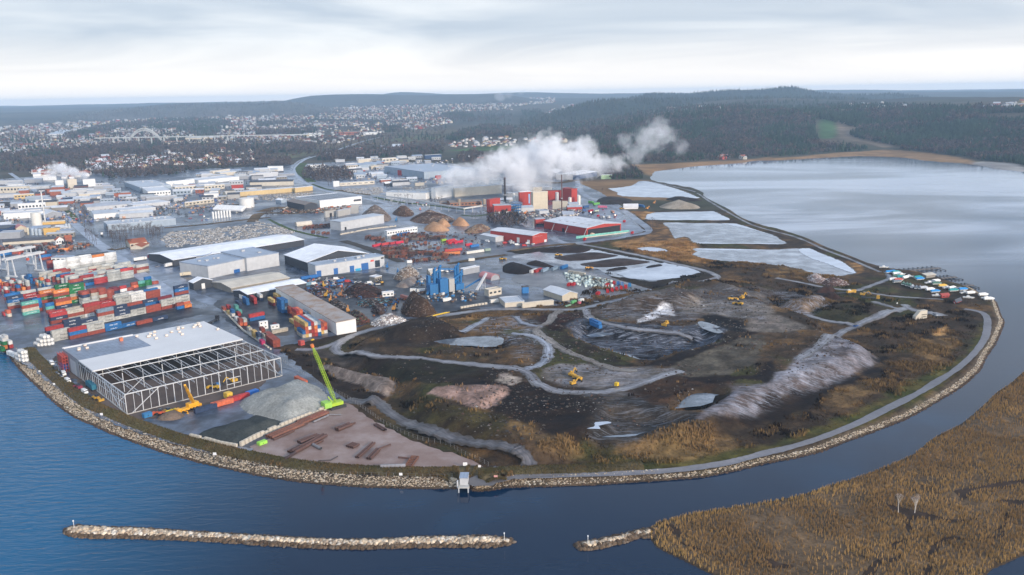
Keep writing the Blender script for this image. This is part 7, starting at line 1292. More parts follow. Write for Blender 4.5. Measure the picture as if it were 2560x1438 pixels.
for a_ in (('D2',(430,128),(620,55),.75,RP,'brown pipe uppermost in the central pile',2),('D2',(372,228),(690,55),.8,RP,'long brown pipe through the central pile',2),('D2',(330,222),(450,165),.6,RP,'short brown pipe at the left of the pile',2),('D2',(285,302),(430,205),.7,(.05,.03,.03),'dark pipe pointing to the fence corner',1),('D2',(570,150),(650,192),.7,GP,'grey pipe lying across the central pile',1),('D2',(575,150),(670,105),.5,RP,'thin brown pipe right of the pile',1),('D2',(935,172),(1000,138),.55,RP,'short stub in the small bundle',4),('D2',(1008,275),(1175,128),.5,RP,'slim pipe in the middle of the yard',2),('D2',(1125,290),(1222,192),.6,RP,'slim pipe right of the middle pair',2),('D2',(1225,186),(1345,142),.35,RP,'thin pipe continuing the right pair',1),('D2',(1245,378),(1495,372),1.0,(.24,.23,.24),'thick grey pipe along the fence',1),('D2',(1420,272),(1550,285),.4,RP,'thin pipe left of the rusty frame',1),('D2',(625,302),(740,298),.2,(.06,.05,.05),'thin dark bar on the pink gravel',1),('D2',(745,300),(818,258),.2,(.06,.05,.05),'second thin dark bar at an angle',1),
  ('C2',(805,1192),(945,1135),.8,RP,'thick brown pipe below the lime crane',2),('C2',(940,1140),(992,1115),.4,RP,'short tail pipe beyond the thick pair',1),('C2',(1190,1132),(1290,1190),.5,RP,'slim pipe by the meadow fence',2),('C2',(130,1268),(450,1132),.8,RO,'rust-red pile along the block wall',3),('C2',(175,1288),(382,1198),.5,RP,'slim brown pile outside the red ones',1),('C2',(430,1128),(700,1015),.8,RO,'rust-red pile at the crane end of the wall',3),('C2',(540,1085),(705,1018),.7,(.28,.05,.035),'bright red pile near the crane tracks',1),('C2',(572,1112),(720,1048),.5,GP,'grey pile outside the red ones',1),('C2',(712,1035),(850,1036),.35,GP,'thin pale pipe behind the crane',1),('C2',(412,1172),(515,1122),.4,RP,'short brown pile in the gap',1)): pipe(*a_)
A,B = G0(*p1('D2',1500,392)),G0(*p1('D2',1590,262)); fr = empty('lattice_girder',(*A,LAND),math.atan2(*(B-A)[::-1]),label='rusty lattice girder lying at the end of the thick pipe',cat='girder'); LF = float(np.linalg.norm(B-A))
for y in (-1.6,1.6): MB().box(0,LF,y-.25,y+.25,.3,.9).build('rail',mat('rust_frame',(0.17,0.07,0.04),rough=0.8),fr)
for k in range(9): MB().box(LF*k/8-.15,LF*k/8+.15,-1.6,1.6,.35,.8).build('rung',MATS['rust_frame'],fr)
# fences
MPOST = mat('fence_post',(0.24,0.24,0.24),rough=0.6); MMESH = mat('fence_wire',(0.15,0.15,0.15),rough=0.6)
postm = MB().box(-.05,.05,-.05,.05,0,2.2).mesh('post',MPOST)
def fence(label,pts,sp=3.2):
    C = smooth_poly(np.array([p[:2] for p in GA(pts)]),closed=False,k=6); d = np.r_[0,np.cumsum(np.linalg.norm(np.diff(C,axis=0),axis=1))]; n = int(d[-1]/sp); t = np.linspace(0,d[-1],n+1); X = np.interp(t,d,C[:,0]); Y = np.interp(t,d,C[:,1]); Z = hgt(X,Y)
    o = empty('fence',(float(X[0]),float(Y[0]),float(Z[0])),label=label,cat='fence')
    for i in range(n+1):
        q = bpy.data.objects.new('post',postm); COL.objects.link(q); q.parent = o; q.location = (X[i]-X[0],Y[i]-Y[0],Z[i]-Z[0])
    w = MB()
    for i in range(n):
        for hh_ in (.3,1.0,2.1): w.bar((X[i]-X[0],Y[i]-Y[0],Z[i]-Z[0]+hh_),(X[i+1]-X[0],Y[i+1]-Y[0],Z[i+1]-Z[0]+hh_),.035)
    w.build('wire',MMESH,o)
fence('wire fence along the stone bank below the pipe yard',px('D1',(1700,180),(2150,280),(2556,350))+px('D2',(350,410),(700,440),(1100,455),(1500,465),(1850,478),(1960,470)))
fence('wire fence between the pipe yard and the landfill track',px('C2',(240,480),(420,600),(620,720),(900,860),(1100,990),(1300,1130),(1600,1270),(1900,1330))+px('D2',(2080,240),(2250,310),(2320,350)))
# pump house, signs, lights, hide
ph = empty('pump_house',(*G0(*p1('D2',2075,540)),1.2),yaw_px(p1('D2',2045,545),p1('D2',2110,545)),label='small pale pump house standing over the water on a platform',cat='pump house')
MB().box(-1.7,1.7,0,5.2,1.4,4.5).build('wall',WM('lgrey'),ph); MB().box(-1.9,1.9,-.2,5.4,4.5,4.8).build('roof',RM('blue'),ph); MB().box(-2.2,2.2,-2.2,5.6,.9,1.4).build('platform',mat('weathered_concrete',(0.42,0.41,0.38),rough=0.9),ph)
for x in (-2,2):
    for y in (-2,2): MB().box(x-.2,x+.2,y-.2,y+.2,-2,.9).build('pile',MGALV,ph)
MB().box(-2.9,-2.3,-1,.2,.4,3.6).build('ladder',MGALV,ph)
for (w,x,y,s,c,lab) in (('D1',2150,285,1.3,(.75,.75,.75),'white warning board on the bank below the dark gravel'),('D2',1448,478,1.2,(.75,.75,.75),'white board on the fence below the thick pipe'),('D2',2395,520,1.3,(.7,.35,.33),'white and red board on the landing'),('D2',2232,385,1.0,(.75,.75,.75),'small white board at the fence gate'),('C1',1018,1058,1.2,(.75,.75,.75),'white board on the bank below the hall corner'),('C1',545,750,1.0,(.75,.75,.75),'white board on the bank beside the vans'),('C1',400,620,1.0,(.7,.7,.7),'white board on the bank by the quay'),('B4',1288,1130,.8,(.75,.75,.75),'white post board near the junction'),('D2',2090,370,1.6,(.78,.78,.78),'white flag board at the pipe yard tip')):
    p = at(w,x,y,0); spawn([('post',MB().box(-.07,.07,-.07,.07,0,2.2).mesh('post',MPOST)),('board',MB().box(-s*.6,s*.6,-.12,-.06,1.2,1.2+s).mesh('board',MOBJ))],'sign_board',p,0,lab,'sign',c)
for (w,x,y,lab) in (('D1',740,960,'thin white beacon at the left end of the breakwater'),('D2',2480,1085,'thin white beacon at the right end of the breakwater'),('D3',758,1115,'thin white beacon on the stone spit')):
    p = G0(*p1(w,x,y),2.4); spawn([('pole',MB().tube((0,0,0),(0,0,2.6),.09,n=6).mesh('pole',mat('white_paint',(.75,.75,.75)))),('lamp',MB().box(-.2,.2,-.2,.2,2.6,3.1).mesh('lamp',MATS['white_paint']))],'beacon',(*p,2.3),0,lab,'beacon')
hd = empty('bird_hide',at('C4',1530,70,0),.3,label='wooden hide with slanting roof and square holes by the turning place',cat='hide')
MB().add([(-5,0,0),(5,0,0),(5,0,6),(-1,0,6),(-5,0,2),(-5,3,0),(5,3,0),(5,3,6),(-1,3,6),(-5,3,2)],[(0,1,2,3,4),(9,8,7,6,5),(1,6,7,2),(2,7,8,3),(3,8,9,4),(4,9,5,0)]).build('wall',WM('cream'),hd)
for i in range(4):
    for j in range(2): MB().box(.2+i*1.15,.9+i*1.15,-.08,0,1+j*1.6,1.8+j*1.6).build('hole',MDARKD,hd)
for (w,x,y,z_,c,lab,dm) in (('D2',62,130,0,(.30,.62,.08),'lime green counterweight on the ground by the block wall',(2.2,1.2,1.5)),('C1',2280,855,0,(.62,.40,.05),'yellow cube container beside the red box',(1.8,1.8,3)),('C1',1472,1050,0,(.03,.16,.34),'blue waste container at the hall corner',(2.2,1.3,2.4)),('C1',2165,750,0,(.04,.16,.36),'blue bin inside the steel hall',(1.8,1.2,2.2)),('C3',1045,738,0,(.68,.45,.03),'yellow grit box alone on the landfill',(1.0,.9,1.8)),('Z4',1715,1075,0,(.68,.42,.03),'yellow marker block before the end-on stacks',(1.2,.5,.8)),('Z4',585,835,0,(.68,.5,.03),'yellow marker block on the kerb',(.8,.4,.6)),('Z4',1520,1160,0,(.4,.07,.06),'red buoy standing on the verge',(1.6,1.6,3.2)),('B3',615,1110,0,(.12,.4,.15),'green tank lying by the beige barn',(3,1.0,2)),('B3',690,1098,0,(.68,.68,.66),'white box beside the green tank',(2.6,1.2,2.4)),('B3',672,1118,0,(.6,.15,.2),'pink tank beside the white box',(1.2,1.0,1.6)),('B3',560,1140,0,(.2,.33,.22),'dull green trough on the ground by the beige barn',(3.5,.8,.8)),('C1',2520,820,0,(.03,.16,.5),'blue tarpaulin stack at the end of the red box',(3.5,1.6,2.0))):
    mb = MB().box(-dm[0],dm[0],-dm[1],dm[1],.1,dm[2]).box(-dm[0]*.9,dm[0]*.9,-dm[1]*.9,dm[1]*.9,dm[2],dm[2]+.12).box(-dm[0]*.8,-dm[0]*.6,-dm[1],dm[1],0,.1).box(dm[0]*.6,dm[0]*.8,-dm[1],dm[1],0,.1); spawn([('lug',MB().box(-.2,.2,-dm[1]-.1,-dm[1],dm[2]*.4,dm[2]*.6).mesh('lug',MBLK))],'steel_box' if 'tank' not in lab else 'tank',at(w,x,y,.05+z_),YU,lab,'box' if 'tank' not in lab else 'tank',c,own=mb.mesh('box',MOBJ))
# green net fence before the red shed
gf = empty('net_fence',(*G0(*p1('B3',640,470)),LAND),yaw_px(p1('B3',640,470),p1('B3',1170,405)),label='turquoise debris net along the front of the red shed',cat='fence'); LN = float(np.linalg.norm(G0(*p1('B3',640,470))-G0(*p1('B3',1170,405))))
MB().box(0,LN,-.06,.06,.3,3.2).build('net',mat('turquoise_net',(0.16,0.42,0.36),rough=0.9,var=0.25,scale=0.4),gf); MB().box(LN*.15,LN,-1.2,-.6,0,1.1).build('block_row',MATS['precast_concrete'],gf)
for k in range(13): MB().box(LN*k/12-.06,LN*k/12+.06,.06,.18,0,3.4).build('post',MPOST,gf)
# blue shredder plant
bp_ = empty('shredder_plant',(*G0(*p1('B2',1780,1035)),LAND),yaw_px(p1('B2',1780,1035),p1('B2',2100,985)),label='bright blue shredder plant with ducts and cyclones in the scrapyard',cat='machine'); MBP = mat('plant_blue',(0.012,0.12,0.30),rough=0.5,var=0.12); LP = float(np.linalg.norm(G0(*p1('B2',1780,1035))-G0(*p1('B2',2100,985))))
for (x0,x1,y0,y1,z0,z1) in ((-3,6,2,9,0,9),(7,16,0,6,0,13),(17,23,0,6,1,12),(24,33,-1,5,2,7),(0,3,10,14,0,15)): MB().box(x0*LP/36,x1*LP/36,y0,y1,z0,z1).build('housing',MBP if x0 != 17 else WM('concrete'),bp_)
for (x,y,z,r) in ((5,7,20,1.3),(8,8,17,1.1),(12,9,21,1.4),(29,8,19,1.2),(32,8,21,1.2),(34,6,15,1.0)): MB().tube((x*LP/36,y,2),(x*LP/36,y,z),r,n=10).tube((x*LP/36,y,z),(x*LP/36+2,y+1,z+1.5),r*.8,n=8).build('duct',MBP,bp_)
for (a_,b_) in (((3,8,16),(12,9,19)),((12,9,20),(30,8,18)),((22,3,10),(36,6,15)),((24,4,7),(40,12,12)),((-6,4,1),(4,6,8)),((36,2,2),(50,-3,9))): MB().bar((a_[0]*LP/36,a_[1],a_[2]),(b_[0]*LP/36,b_[1],b_[2]),1.3).build('conveyor',MBP,bp_)
cv = empty('conveyor',(*G0(*p1('B2',2200,1010)),LAND),.5,label='grey conveyor climbing to the cream scrapyard building',cat='conveyor'); MB().bar((0,0,2),(14,8,14),1.6).build('belt',MGALV,cv)
for k in range(4): MB().bar((3+k*3,1.7+k*1.8,0),(3+k*3,1.7+k*1.8,4+k*2.5),.3).build('leg',MGALV,cv)
yp_ = GA(px('B2',(1700,1258),(1905,1210))); ob = MB().tube((0,0,.5),tuple(np.array(yp_[1])-np.array(yp_[0])+[0,0,.5]),.5,n=8); ob.tube((2,1.6,.4),tuple(np.array(yp_[1])-np.array(yp_[0])+[2,1.6,.4]),.35,n=8).build('yellow_pipe',mat('gas_yellow',(0.65,0.42,0.02),rough=0.6),label='yellow pipes lying on the bank beside the scrapyard',cat='pipe').location = (yp_[0][0],yp_[0][1],yp_[0][2])
# tanks, silos, chimneys, pipe bridge
def cyl(name,label,w,x,y,wpx,hpx,col,cat,cone=0.0,lean=None,group=None,rail=True,rough=.5):
    s = ZS; p = G0(*p1(w,x,y)); q = mpp(p)/s; r = wpx*q/2; h = hpx*q/math.cos(PITCH); o = empty(name,(*p,LAND),label=label,cat=cat,group=group); M_ = mat('shell_%s' % '_'.join('%.2f' % c for c in col),col,rough=rough,var=.08,scale=.3)
    m_ = MB(); n = 20; m_.tube((0,0,0),(0,0,h),r,n=n); m_.build('shell',M_,o)
    m_ = MB(); m_.tube((0,0,h),(0,0,h+r*(cone or .12)),r*1.01,r*.15,n=n); m_.build('roof',M_,o)
    if rail and r > 1.2: MB().bar((r+.15,0,0),(r+.15,0,h),.25).build('ladder',MTRIM,o)
    return o
def chimney(label,w,x,y,wpx,hpx,col,cap=None):
    p = G0(*p1(w,x,y)); q = mpp(p)/ZS; r = wpx*q/2; h = hpx*q/math.cos(PITCH); o = empty('chimney',(*p,LAND),label=label,cat='chimney'); M_ = mat('flue_%.2f_%.2f' % (col[0],col[1]),col,rough=.7,var=.1)
    MB().tube((0,0,0),(0,0,h),r*1.1,r*.85,n=14).build('shaft',M_,o); MB().tube((0,0,h),(0,0,h+r*.6),r*.95,n=14).build('cap',mat('flue_cap',cap or col),o); MB().tube((0,0,h*.35),(0,0,h*.35+1),r*1.9,n=14).build('platform',MTRIM,o)
chimney('tall thin dark brown chimney in front of the red factory','A3',497,1310,11,350,(.10,.045,.035)); chimney('dark chimney at the left end of the red factory','A2',2487,1240,22,250,(.035,.03,.03)); chimney('slim white chimney beside the large white tank','B1',450,290,13,290,(.6,.6,.58)); 
cyl('storage_tank','large white cylinder tank beside the main road','B1',372,335,95,125,(.66,.64,.58),'tank'); cyl('storage_tank','broad white tank above the gas bullets','A1',2467,1270,145,88,(.66,.65,.62),'tank',.08)
for i in range(3): cyl('silo','blue-grey silo, %s of three in the tank farm' % ORD[i],'B1',330+i*36,432,32,64-i*4,(.36,.42,.48),'silo',.4,group='tank farm silos')
cyl('silo','narrow cream silo at the pink-roofed barn','B1',284,425,22,66,(.6,.55,.42),'silo',.3)
for i in range(2): cyl('silo','tall grey silo, %s of the pair beside the road' % ('left' if i == 0 else 'right'),'B1',668+i*30,395,22,76,(.42,.46,.5),'silo',.3,group='roadside silo pair')
for i in range(7): cyl('gas_cylinder','upright white gas cylinder, %s in the row' % ORD[i],'A1',2130+i*28,1385-i*3,20,66,(.68,.68,.66),'tank',.3,group='upright gas cylinders',rail=False)
for i in range(3):
    a,b = G0(*p1('A1',2135+i*14,1318-i*14)),G0(*p1('A1',2425+i*14,1330-i*14)); L_ = float(np.linalg.norm(b-a)); o = empty('gas_bullet',(*a,LAND),math.atan2(*(b-a)[::-1]),label='long white gas tank lying on saddles, %s of three' % ORD[i],cat='tank',group='lying gas tanks'); MB().tube((1,0,4.2),(L_-1,0,4.2),2.6,n=14).tube((L_-1,0,4.2),(L_+1,0,4.2),2.6,1.0,n=14).tube((1,0,4.2),(-1,0,4.2),2.6,1.0,n=14).build('shell',mat('shell_white',(.72,.72,.71),rough=.45),o)
    for x in (.2,.8): MB().box(L_*x-.6,L_*x+.6,-2,2,0,2.6).build('saddle',MATS['weathered_concrete'],o)
for i,(x,y,wd,hh_,c) in enumerate(((20,1240,26,105,(.62,.62,.6)),(46,1245,24,85,(.6,.6,.58)),(66,1246,22,80,(.62,.61,.58)),(668,1262,30,105,(.68,.66,.58)),(578,1262,34,85,(.64,.62,.56)),(450,1215,34,90,(.5,.5,.5)),(512,1205,20,105,(.48,.48,.48)))): cyl('silo','%s at the red factory' % ['pale silo leftmost','pale silo second from the left','pale silo beside the boiler house','tall cream silo at the far right','white silo beside the red tower','grey steam vessel behind the plant','thin grey vessel beside the chimney'][i],'A3',x,y,wd,hh_,c,'silo',.25,rail=False)
for i in range(2): cyl('silo','brown-grey tank, %s beside the saw-tooth workshop' % ('left' if i == 0 else 'right'),'A2',2030+i*250,1265,36-i*4,75-i*0,(.30,.24,.18),'silo',.1,rail=False)
o = empty('steel_rack',(*G0(*p1('A3',-10,1335)),LAND),0,label='blue steel pipe rack at the foot of the pale silos',cat='frame'); q = mpp(G0(*p1('A3',40,1335)))/ZS
for i in range(5):
    MB().bar((i*25*q,0,0),(i*25*q,0,85*q),.8).build('post',MBP,o); MB().bar((i*25*q,12,0),(i*25*q,12,85*q),.8).build('post',MBP,o)
for k in range(1,4): MB().bar((0,0,k*28*q),(100*q,0,k*28*q),.8).build('beam',MBP,o); MB().box(0,100*q,0,12,k*28*q-.2,k*28*q+.2).build('deck',MBP,o)
br = empty('pipe_bridge',(*G0(*p1('A2',1150,1195)),LAND),label='long pale pipe bridge on legs before the white factory',cat='bridge'); BPt = [G0(*p1('A2',x,y)) for x,y in ((1150,1195),(1560,1245),(1850,1300),(2080,1340),(2330,1300))]
for a,b in zip(BPt[:-1],BPt[1:]):
    MB().bar((*(a-BPt[0]),8),(*(b-BPt[0]),8),2.0).build('girder',mat('bridge_pale',(.5,.5,.48)),br); n = max(2,int(np.linalg.norm(b-a)/16))
    for k in range(n):
        p = a+(b-a)*k/n-BPt[0]; MB().box(p[0]-.35,p[0]+.35,p[1]-.35,p[1]+.35,0,8).build('leg',MATS['bridge_pale'],br)
# stone yards: pale slabs and pallets too many to count
YD = [px('B1',(1600,480),(1700,400),(2000,380),(2300,350),(2556,320),(2600,440),(2300,500),(1900,540),(1680,560)),px('B2',(0,290),(200,340),(400,400),(300,430),(0,420)),px('A2',(850,1090),(1250,1070),(1290,1130),(1200,1150),(900,1120)),px('A2',(30,1150),(300,1135),(560,1130),(480,1190),(200,1210),(0,1200)),px('A2',(1450,1080),(1700,1050),(1720,1080),(1500,1100))]
V_,F_l,C_l,n0 = [],[],[],0
_bx = np.array([(-1,-.6,0),(1,-.6,0),(1,.6,0),(-1,.6,0),(-1,-.6,1),(1,-.6,1),(1,.6,1),(-1,.6,1)]); _bf = np.array([(4,5,6,7),(0,1,5,4),(1,2,6,5),(2,3,7,6),(3,0,4,7)])
for yd,nn_ in zip(YD,(2600,900,1000,800,300)):
    q = scatter(wp(yd,LAND,k=1),nn_); cl = fbm(q[:,0]/8,q[:,1]/8); q = q[cl > .42]; cb = np.array([(.42,.40,.37),(.30,.29,.28),(.34,.31,.27),(.46,.45,.44),(.26,.24,.22)])[rng.integers(0,5,len(q))]*(.7+.5*rng.random((len(q),1)))
    V,F_,cc = blobs(np.c_[q,np.full(len(q),LAND+.05)],.5+.9*rng.random(len(q)),cb,_bx,_bf,(1,1,.6),.1); V_.append(V); F_l.append(F_+n0); C_l.append(cc); n0 += len(V)
mobj('stone_slabs',np_mesh('stone_slabs',np.concatenate(V_),np.concatenate(F_l),MSTONE,np.concatenate(C_l)),kind='stuff',label='pale stone slabs and pallets set out in the stone yards',cat='stones')
# ================================================================ hills on the skyline
RT = []
def ridge(pts,Yd,dep,c1,c2,nt=0):
    C = np.array([at_dist(x,y,Yd) for x,y in pts]); C = smooth_poly(C,closed=False,k=8); n = len(C); rows = []; e_ = np.linspace(0,1,n); e_ = sstep(0,.22,e_)*sstep(1,.78,e_)
    for t in np.linspace(-1,1,11):
        f = (1-t*t)**1.3; r = C.copy(); r[:,1] += t*dep; r[:,0] *= r[:,1]/Yd; base = np.interp(r[:,1],[3000,11000],[0,95]); r[:,2] = base+(C[:,2]-base)*f+(fbm(r[:,0]/230,r[:,1]/230,4)-.5)*16*f; r[:,2] = (r[:,2]-base+8)*e_+base-8; rows.append(r)
    V = np.concatenate(rows); F_ = np.concatenate([np.c_[np.arange(n-1)+j*n,np.arange(1,n)+j*n,np.arange(1,n)+(j+1)*n,np.arange(n-1)+(j+1)*n] for j in range(10)])
    if nt:
        j = rng.integers(0,7,nt); i = rng.integers(0,n-1,nt); a,b = rng.random((nt,1)),rng.random((nt,1)); Vg = V.reshape(11,n,3); RT.append((Vg[j,i]*(1-a)+Vg[j,i+1]*a)*(1-b)+(Vg[j+1,i]*(1-a)+Vg[j+1,i+1]*a)*b)
    mobj('hill',np_mesh('hill',V,F_,MPLAIN,mottle(V[:,0],V[:,1],c1,c2,260,5),True),kind='structure')
FG = (.022,.034,.026); FB = (.05,.048,.038)
ridge([(-900,330),(-500,320),(-200,312),(0,303),(100,297),(200,287),(300,275),(400,267),(500,261),(640,257),(740,255),(850,260),(950,268)],7200,1100,(.07,.075,.07),(.11,.10,.09),3600)  # left ridge colours lightened to carry distance haze
ridge([(-700,300),(-200,292),(0,287),(130,286),(260,275),(500,255),(800,262)],9000,1200,(.04,.05,.05),FB)
ridge([(600,250),(740,241),(900,236),(1050,238),(1200,236),(1300,239),(1450,242)],9500,1500,FB,(.07,.07,.06))
ridge([(700,243),(900,234),(1000,230),(1150,236),(1300,231),(1500,234),(1650,232),(1800,232),(2100,224),(2350,222),(2700,230)],12500,1500,FB,(.08,.08,.07))
ridge([(1350,250),(1440,246),(1560,238),(1640,234),(1720,236),(1800,228),(1900,225),(1975,217),(2030,228),(2120,238),(2230,236),(2300,242),(2400,248),(2560,252),(2800,250)],6600,900,FG,(.03,.04,.035),3000)
ridge([(1300,262),(1420,255),(1560,250),(1750,248),(1950,244),(2150,248),(2350,262),(2600,268),(2900,262)],5200,900,FG,(.035,.042,.034),3500)
# ================================================================ trees
MLEAF = mat('forest',attr='Col',rough=0.95,var=0.25,scale=0.05,spec=0.05)
def px_scatter(poly,n,ymax=11500):
    A = np.array(poly); lo,hi = A.min(0),A.max(0); q = rng.random((int(n*2.2),2))*(hi-lo)+lo; q = q[inside(q[:,0],q[:,1],poly)][:n]; z = np.full(len(q),LAND)
    D = _F[None]+((q[:,:1]-1280)/FPX)*_R[None]+((719-q[:,1:])/FPX)*_U[None]; dz = np.minimum(D[:,2],-1e-3)
    for _ in range(14):
        t = (z-CAM_H)/dz; x,y = D[:,0]*t,D[:,1]*t; z = .55*z+.45*hgt(np.clip(x,-12500,12500),np.clip(y,300,16500))
    t = (z-CAM_H)/dz; x,y = D[:,0]*t,D[:,1]*t; ok = (y < ymax) & (y > 600) & (sdist(x,y,SHORE) < -4); return np.c_[x,y,hgt(x,y)][ok]
def conifers(P,hs,cols):
    k = 5; a = np.arange(k)*2*math.pi/k; b = []
    for z0,z1,r in ((.12,.62,1.0),(.42,1.0,.68)): b += [(r*math.cos(t),r*math.sin(t),z0) for t in a]+[(0,0,z1)]
    f = [(i,(i+1) % k,k) for i in range(k)]+[(k+1+i,k+1+(i+1) % k,2*k+1) for i in range(k)]; base = np.array(b)*[.22,.22,1]
    return blobs(P,hs,cols,base,np.array(f),(1,1,1),.16)
def leafless(P,hs,cols,n=12):
    """crowns of bare twigs: thin triangles spread through an egg-shaped volume"""
    m_ = len(P); c = rng.normal(size=(m_,n,3)); c /= np.linalg.norm(c,axis=2,keepdims=True); c *= (rng.random((m_,n,1))**.33)*[.30,.30,.40]; c[...,2] += .58
    d = rng.normal(size=(m_,n,3))*.10; e = rng.normal(size=(m_,n,3))*.13; e[...,2] += .16; V = np.stack([c-d,c+d,c+e],2)*np.asarray(hs)[:,None,None,None]+P[:,None,None,:]
    V = V.reshape(-1,3); return V,np.arange(len(V)).reshape(-1,3),np.repeat(cols*1.0,n*3,0)*(.7+.6*np.repeat(rng.random((m_*n,1)),3,0))
WOODS = [  # outline, trees, share of conifers, name
 (px('A4',(820,540),(950,490),(1200,480),(1600,380),(2000,360),(2556,380),(2700,400),(2700,880),(2400,830),(2080,800),(1940,760),(1600,730),(1300,700),(1350,670),(950,600),(830,560)),7500,.72,'mixed dark forest on the right shore of the lake'),
 (px('A3',(0,480),(300,430),(700,400),(1000,330),(1500,290),(2200,300),(2556,330))+px('A4',(300,350),(480,390),(470,500),(480,560),(520,650),(700,650),(1000,690),(900,715),(640,725),(250,760),(0,770))+px('A3',(2400,785),(2000,805),(1500,830),(1150,830),(880,720),(870,600),(600,560),(200,560),(0,540)),8500,.55,'mixed forest rising behind the steam and the lake'),
 (px('A4',(0,330),(0,250),(1000,250),(1500,265),(2556,300),(2700,300),(2700,400),(1600,385),(1200,480),(900,480),(560,400)),4200,.8,'dark forest on the upper slopes above the lake'),
 (px('A3',(500,330),(900,250),(1400,230),(2556,240),(2556,330),(1500,285),(1000,330),(700,395)),2600,.7,'forest strip below the blue hills'),
 (px('A2',(1900,600),(2050,520),(2300,460),(2556,470),(2556,575),(2300,560),(2000,610)),1400,.5,'wood behind the white houses in the fields'),
 (px('A1',(650,560),(1000,470),(1300,440),(1500,400),(2000,390),(2300,420),(2300,480),(2000,510),(1600,500),(1200,490),(900,560),(700,600)),3400,.7,'dark wooded hill behind the arched bridge'),
 (px('A1',(0,760),(600,720),(1200,660),(1900,680),(2556,640),(2556,700),(2000,745),(1300,755),(700,800),(300,830),(0,880)),2200,.15,'bare brown trees between the river and the near town'),
 (px('A1',(900,940),(1300,900),(1900,900),(2556,830),(2556,880),(2100,880),(1700,960),(1150,1000)),900,.1,'bare trees along the edge of the estate'),
 (px('A2',(0,680),(300,650),(570,660),(560,705),(200,735),(0,760)),800,.3,'dark tree belt beyond the pale field'),
 (px('A2',(0,800),(350,800),(345,855),(150,870),(0,880)),500,.05,'bare tree belt beside the highway bend'),
 (px('A2',(450,950),(520,890),(700,885),(900,905),(985,940),(960,995),(700,1015),(480,1010)),420,.0,'purple-brown leafless copse inside the highway bend'),
 (px('A2',(600,770),(900,720),(1400,700),(1850,680),(1870,745),(1300,775),(800,810),(620,810)),1300,.15,'bare trees round the houses beyond the highway'),
 (px('A2',(1250,480),(1450,465),(1460,520),(1280,530)),250,.6,'small dark wood in the fields'),(px('A2',(1990,780),(2150,720),(2400,800),(2350,860),(2050,850)),350,.1,'bare trees left of the steam'),
 (px('A2',(1850,345),(2000,325),(2150,350),(2180,375),(1950,385)),260,.8,'round wooded knoll in the far plain'),(px('A2',(0,520),(600,490),(620,540),(300,560),(0,570)),500,.4,'trees along the far river meadow'),
 (px('A3',(860,900),(1200,880),(1290,930),(1300,990),(1000,1000),(900,940)),420,.25,'scrubby wood on frosted rocks beside the lagoon'),(px('A3',(90,310),(280,300),(310,350),(120,365)),220,.8,'dark grove in the far fields'),
 (px('B3',(-220,240),(0,225),(100,300),(150,350),(-50,370),(-250,320)),130,.0,'bare thicket between the factory and the red workshop'),
 (px('A1',(0,490),(700,440),(1800,400),(2556,330),(2556,640),(0,760)),2600,.45,'trees scattered between the houses of the left town'),(px('A2',(0,300),(1000,240),(2556,200),(2556,420),(1500,440),(0,470)),2600,.45,'trees scattered between the houses of the far town'),(px('A1',(0,780),(900,740),(2556,680),(2556,860),(1600,930),(900,960),(0,920)),1500,.1,'trees and gardens of the near town'),(px('A2',(0,420),(1300,420),(1900,440),(1900,700),(600,760),(0,800)),1100,.15,'hedges and trees across the river meadows'),(px('A1',(500,1000),(1250,1000),(2556,1000),(2556,1290),(1300,1430),(800,1430)),420,.05,'bushes along the lanes of the estate'),(px('A2',(640,800),(1900,760),(1700,1060),(1000,1040)),260,.05,'bushes round the snowy lot'),(px('A1',(0,1000),(400,1050),(760,1430),(0,1430)),200,.05,'bushes left of the main road'),(px('B2',(60,190),(330,180),(480,200),(690,200),(640,230),(100,240)),120,0,'brushwood on the verge by the charcoal barn')]
for poly,n,share,lab in WOODS:
    P = px_scatter(poly,n); d = np.linalg.norm(P[:,:2],axis=1); hs = np.clip(d*.0052,8,22)*(.7+.6*rng.random(len(P))); hs = np.where(d > 3500,hs*.8,hs)*(.45 if 'bush' in lab or 'brush' in lab else 1)
    pat = fbm(P[:,0]/90,P[:,1]/90)+(rng.random(len(P))-.5)*.25; con = pat < np.quantile(pat,share) if share > 0 else np.zeros(len(P),bool); parts = []
    if con.any(): parts.append(conifers(P[con],hs[con],np.array((.026,.042,.026))*(.6+.8*rng.random((con.sum(),1)))))
    if (~con).any(): parts.append(leafless(P[~con],hs[~con]*.95,np.array([(.075,.06,.058),(.09,.07,.06),(.055,.05,.052)])[rng.integers(0,3,(~con).sum())]))
    V,F_,cc,n0 = [],[],[],0
    for a,b,c in parts: V.append(a); F_.append(b+n0); cc.append(c); n0 += len(a)
    mobj('forest',np_mesh('forest',np.concatenate(V),np.concatenate(F_),MLEAF,np.concatenate(cc)),kind='stuff',label=lab,cat='forest')
for P,lab in zip(RT,('dense conifers covering the long left ridge','conifers on the farther blue hill','conifers on the nearer blue hill')):
    V,F_,cc = conifers(P-[0,0,2],13+9*rng.random(len(P)),np.array((.085,.088,.08) if 'left' in lab else (.03,.042,.03))*(.5+.9*rng.random((len(P),1)))+np.array((.03,.018,.01))*(rng.random((len(P),1)) < .3)); mobj('forest',np_mesh('forest',V,F_,MLEAF,cc),kind='stuff',label=lab,cat='forest')  # left ridge trees get a paler colour that paints in haze
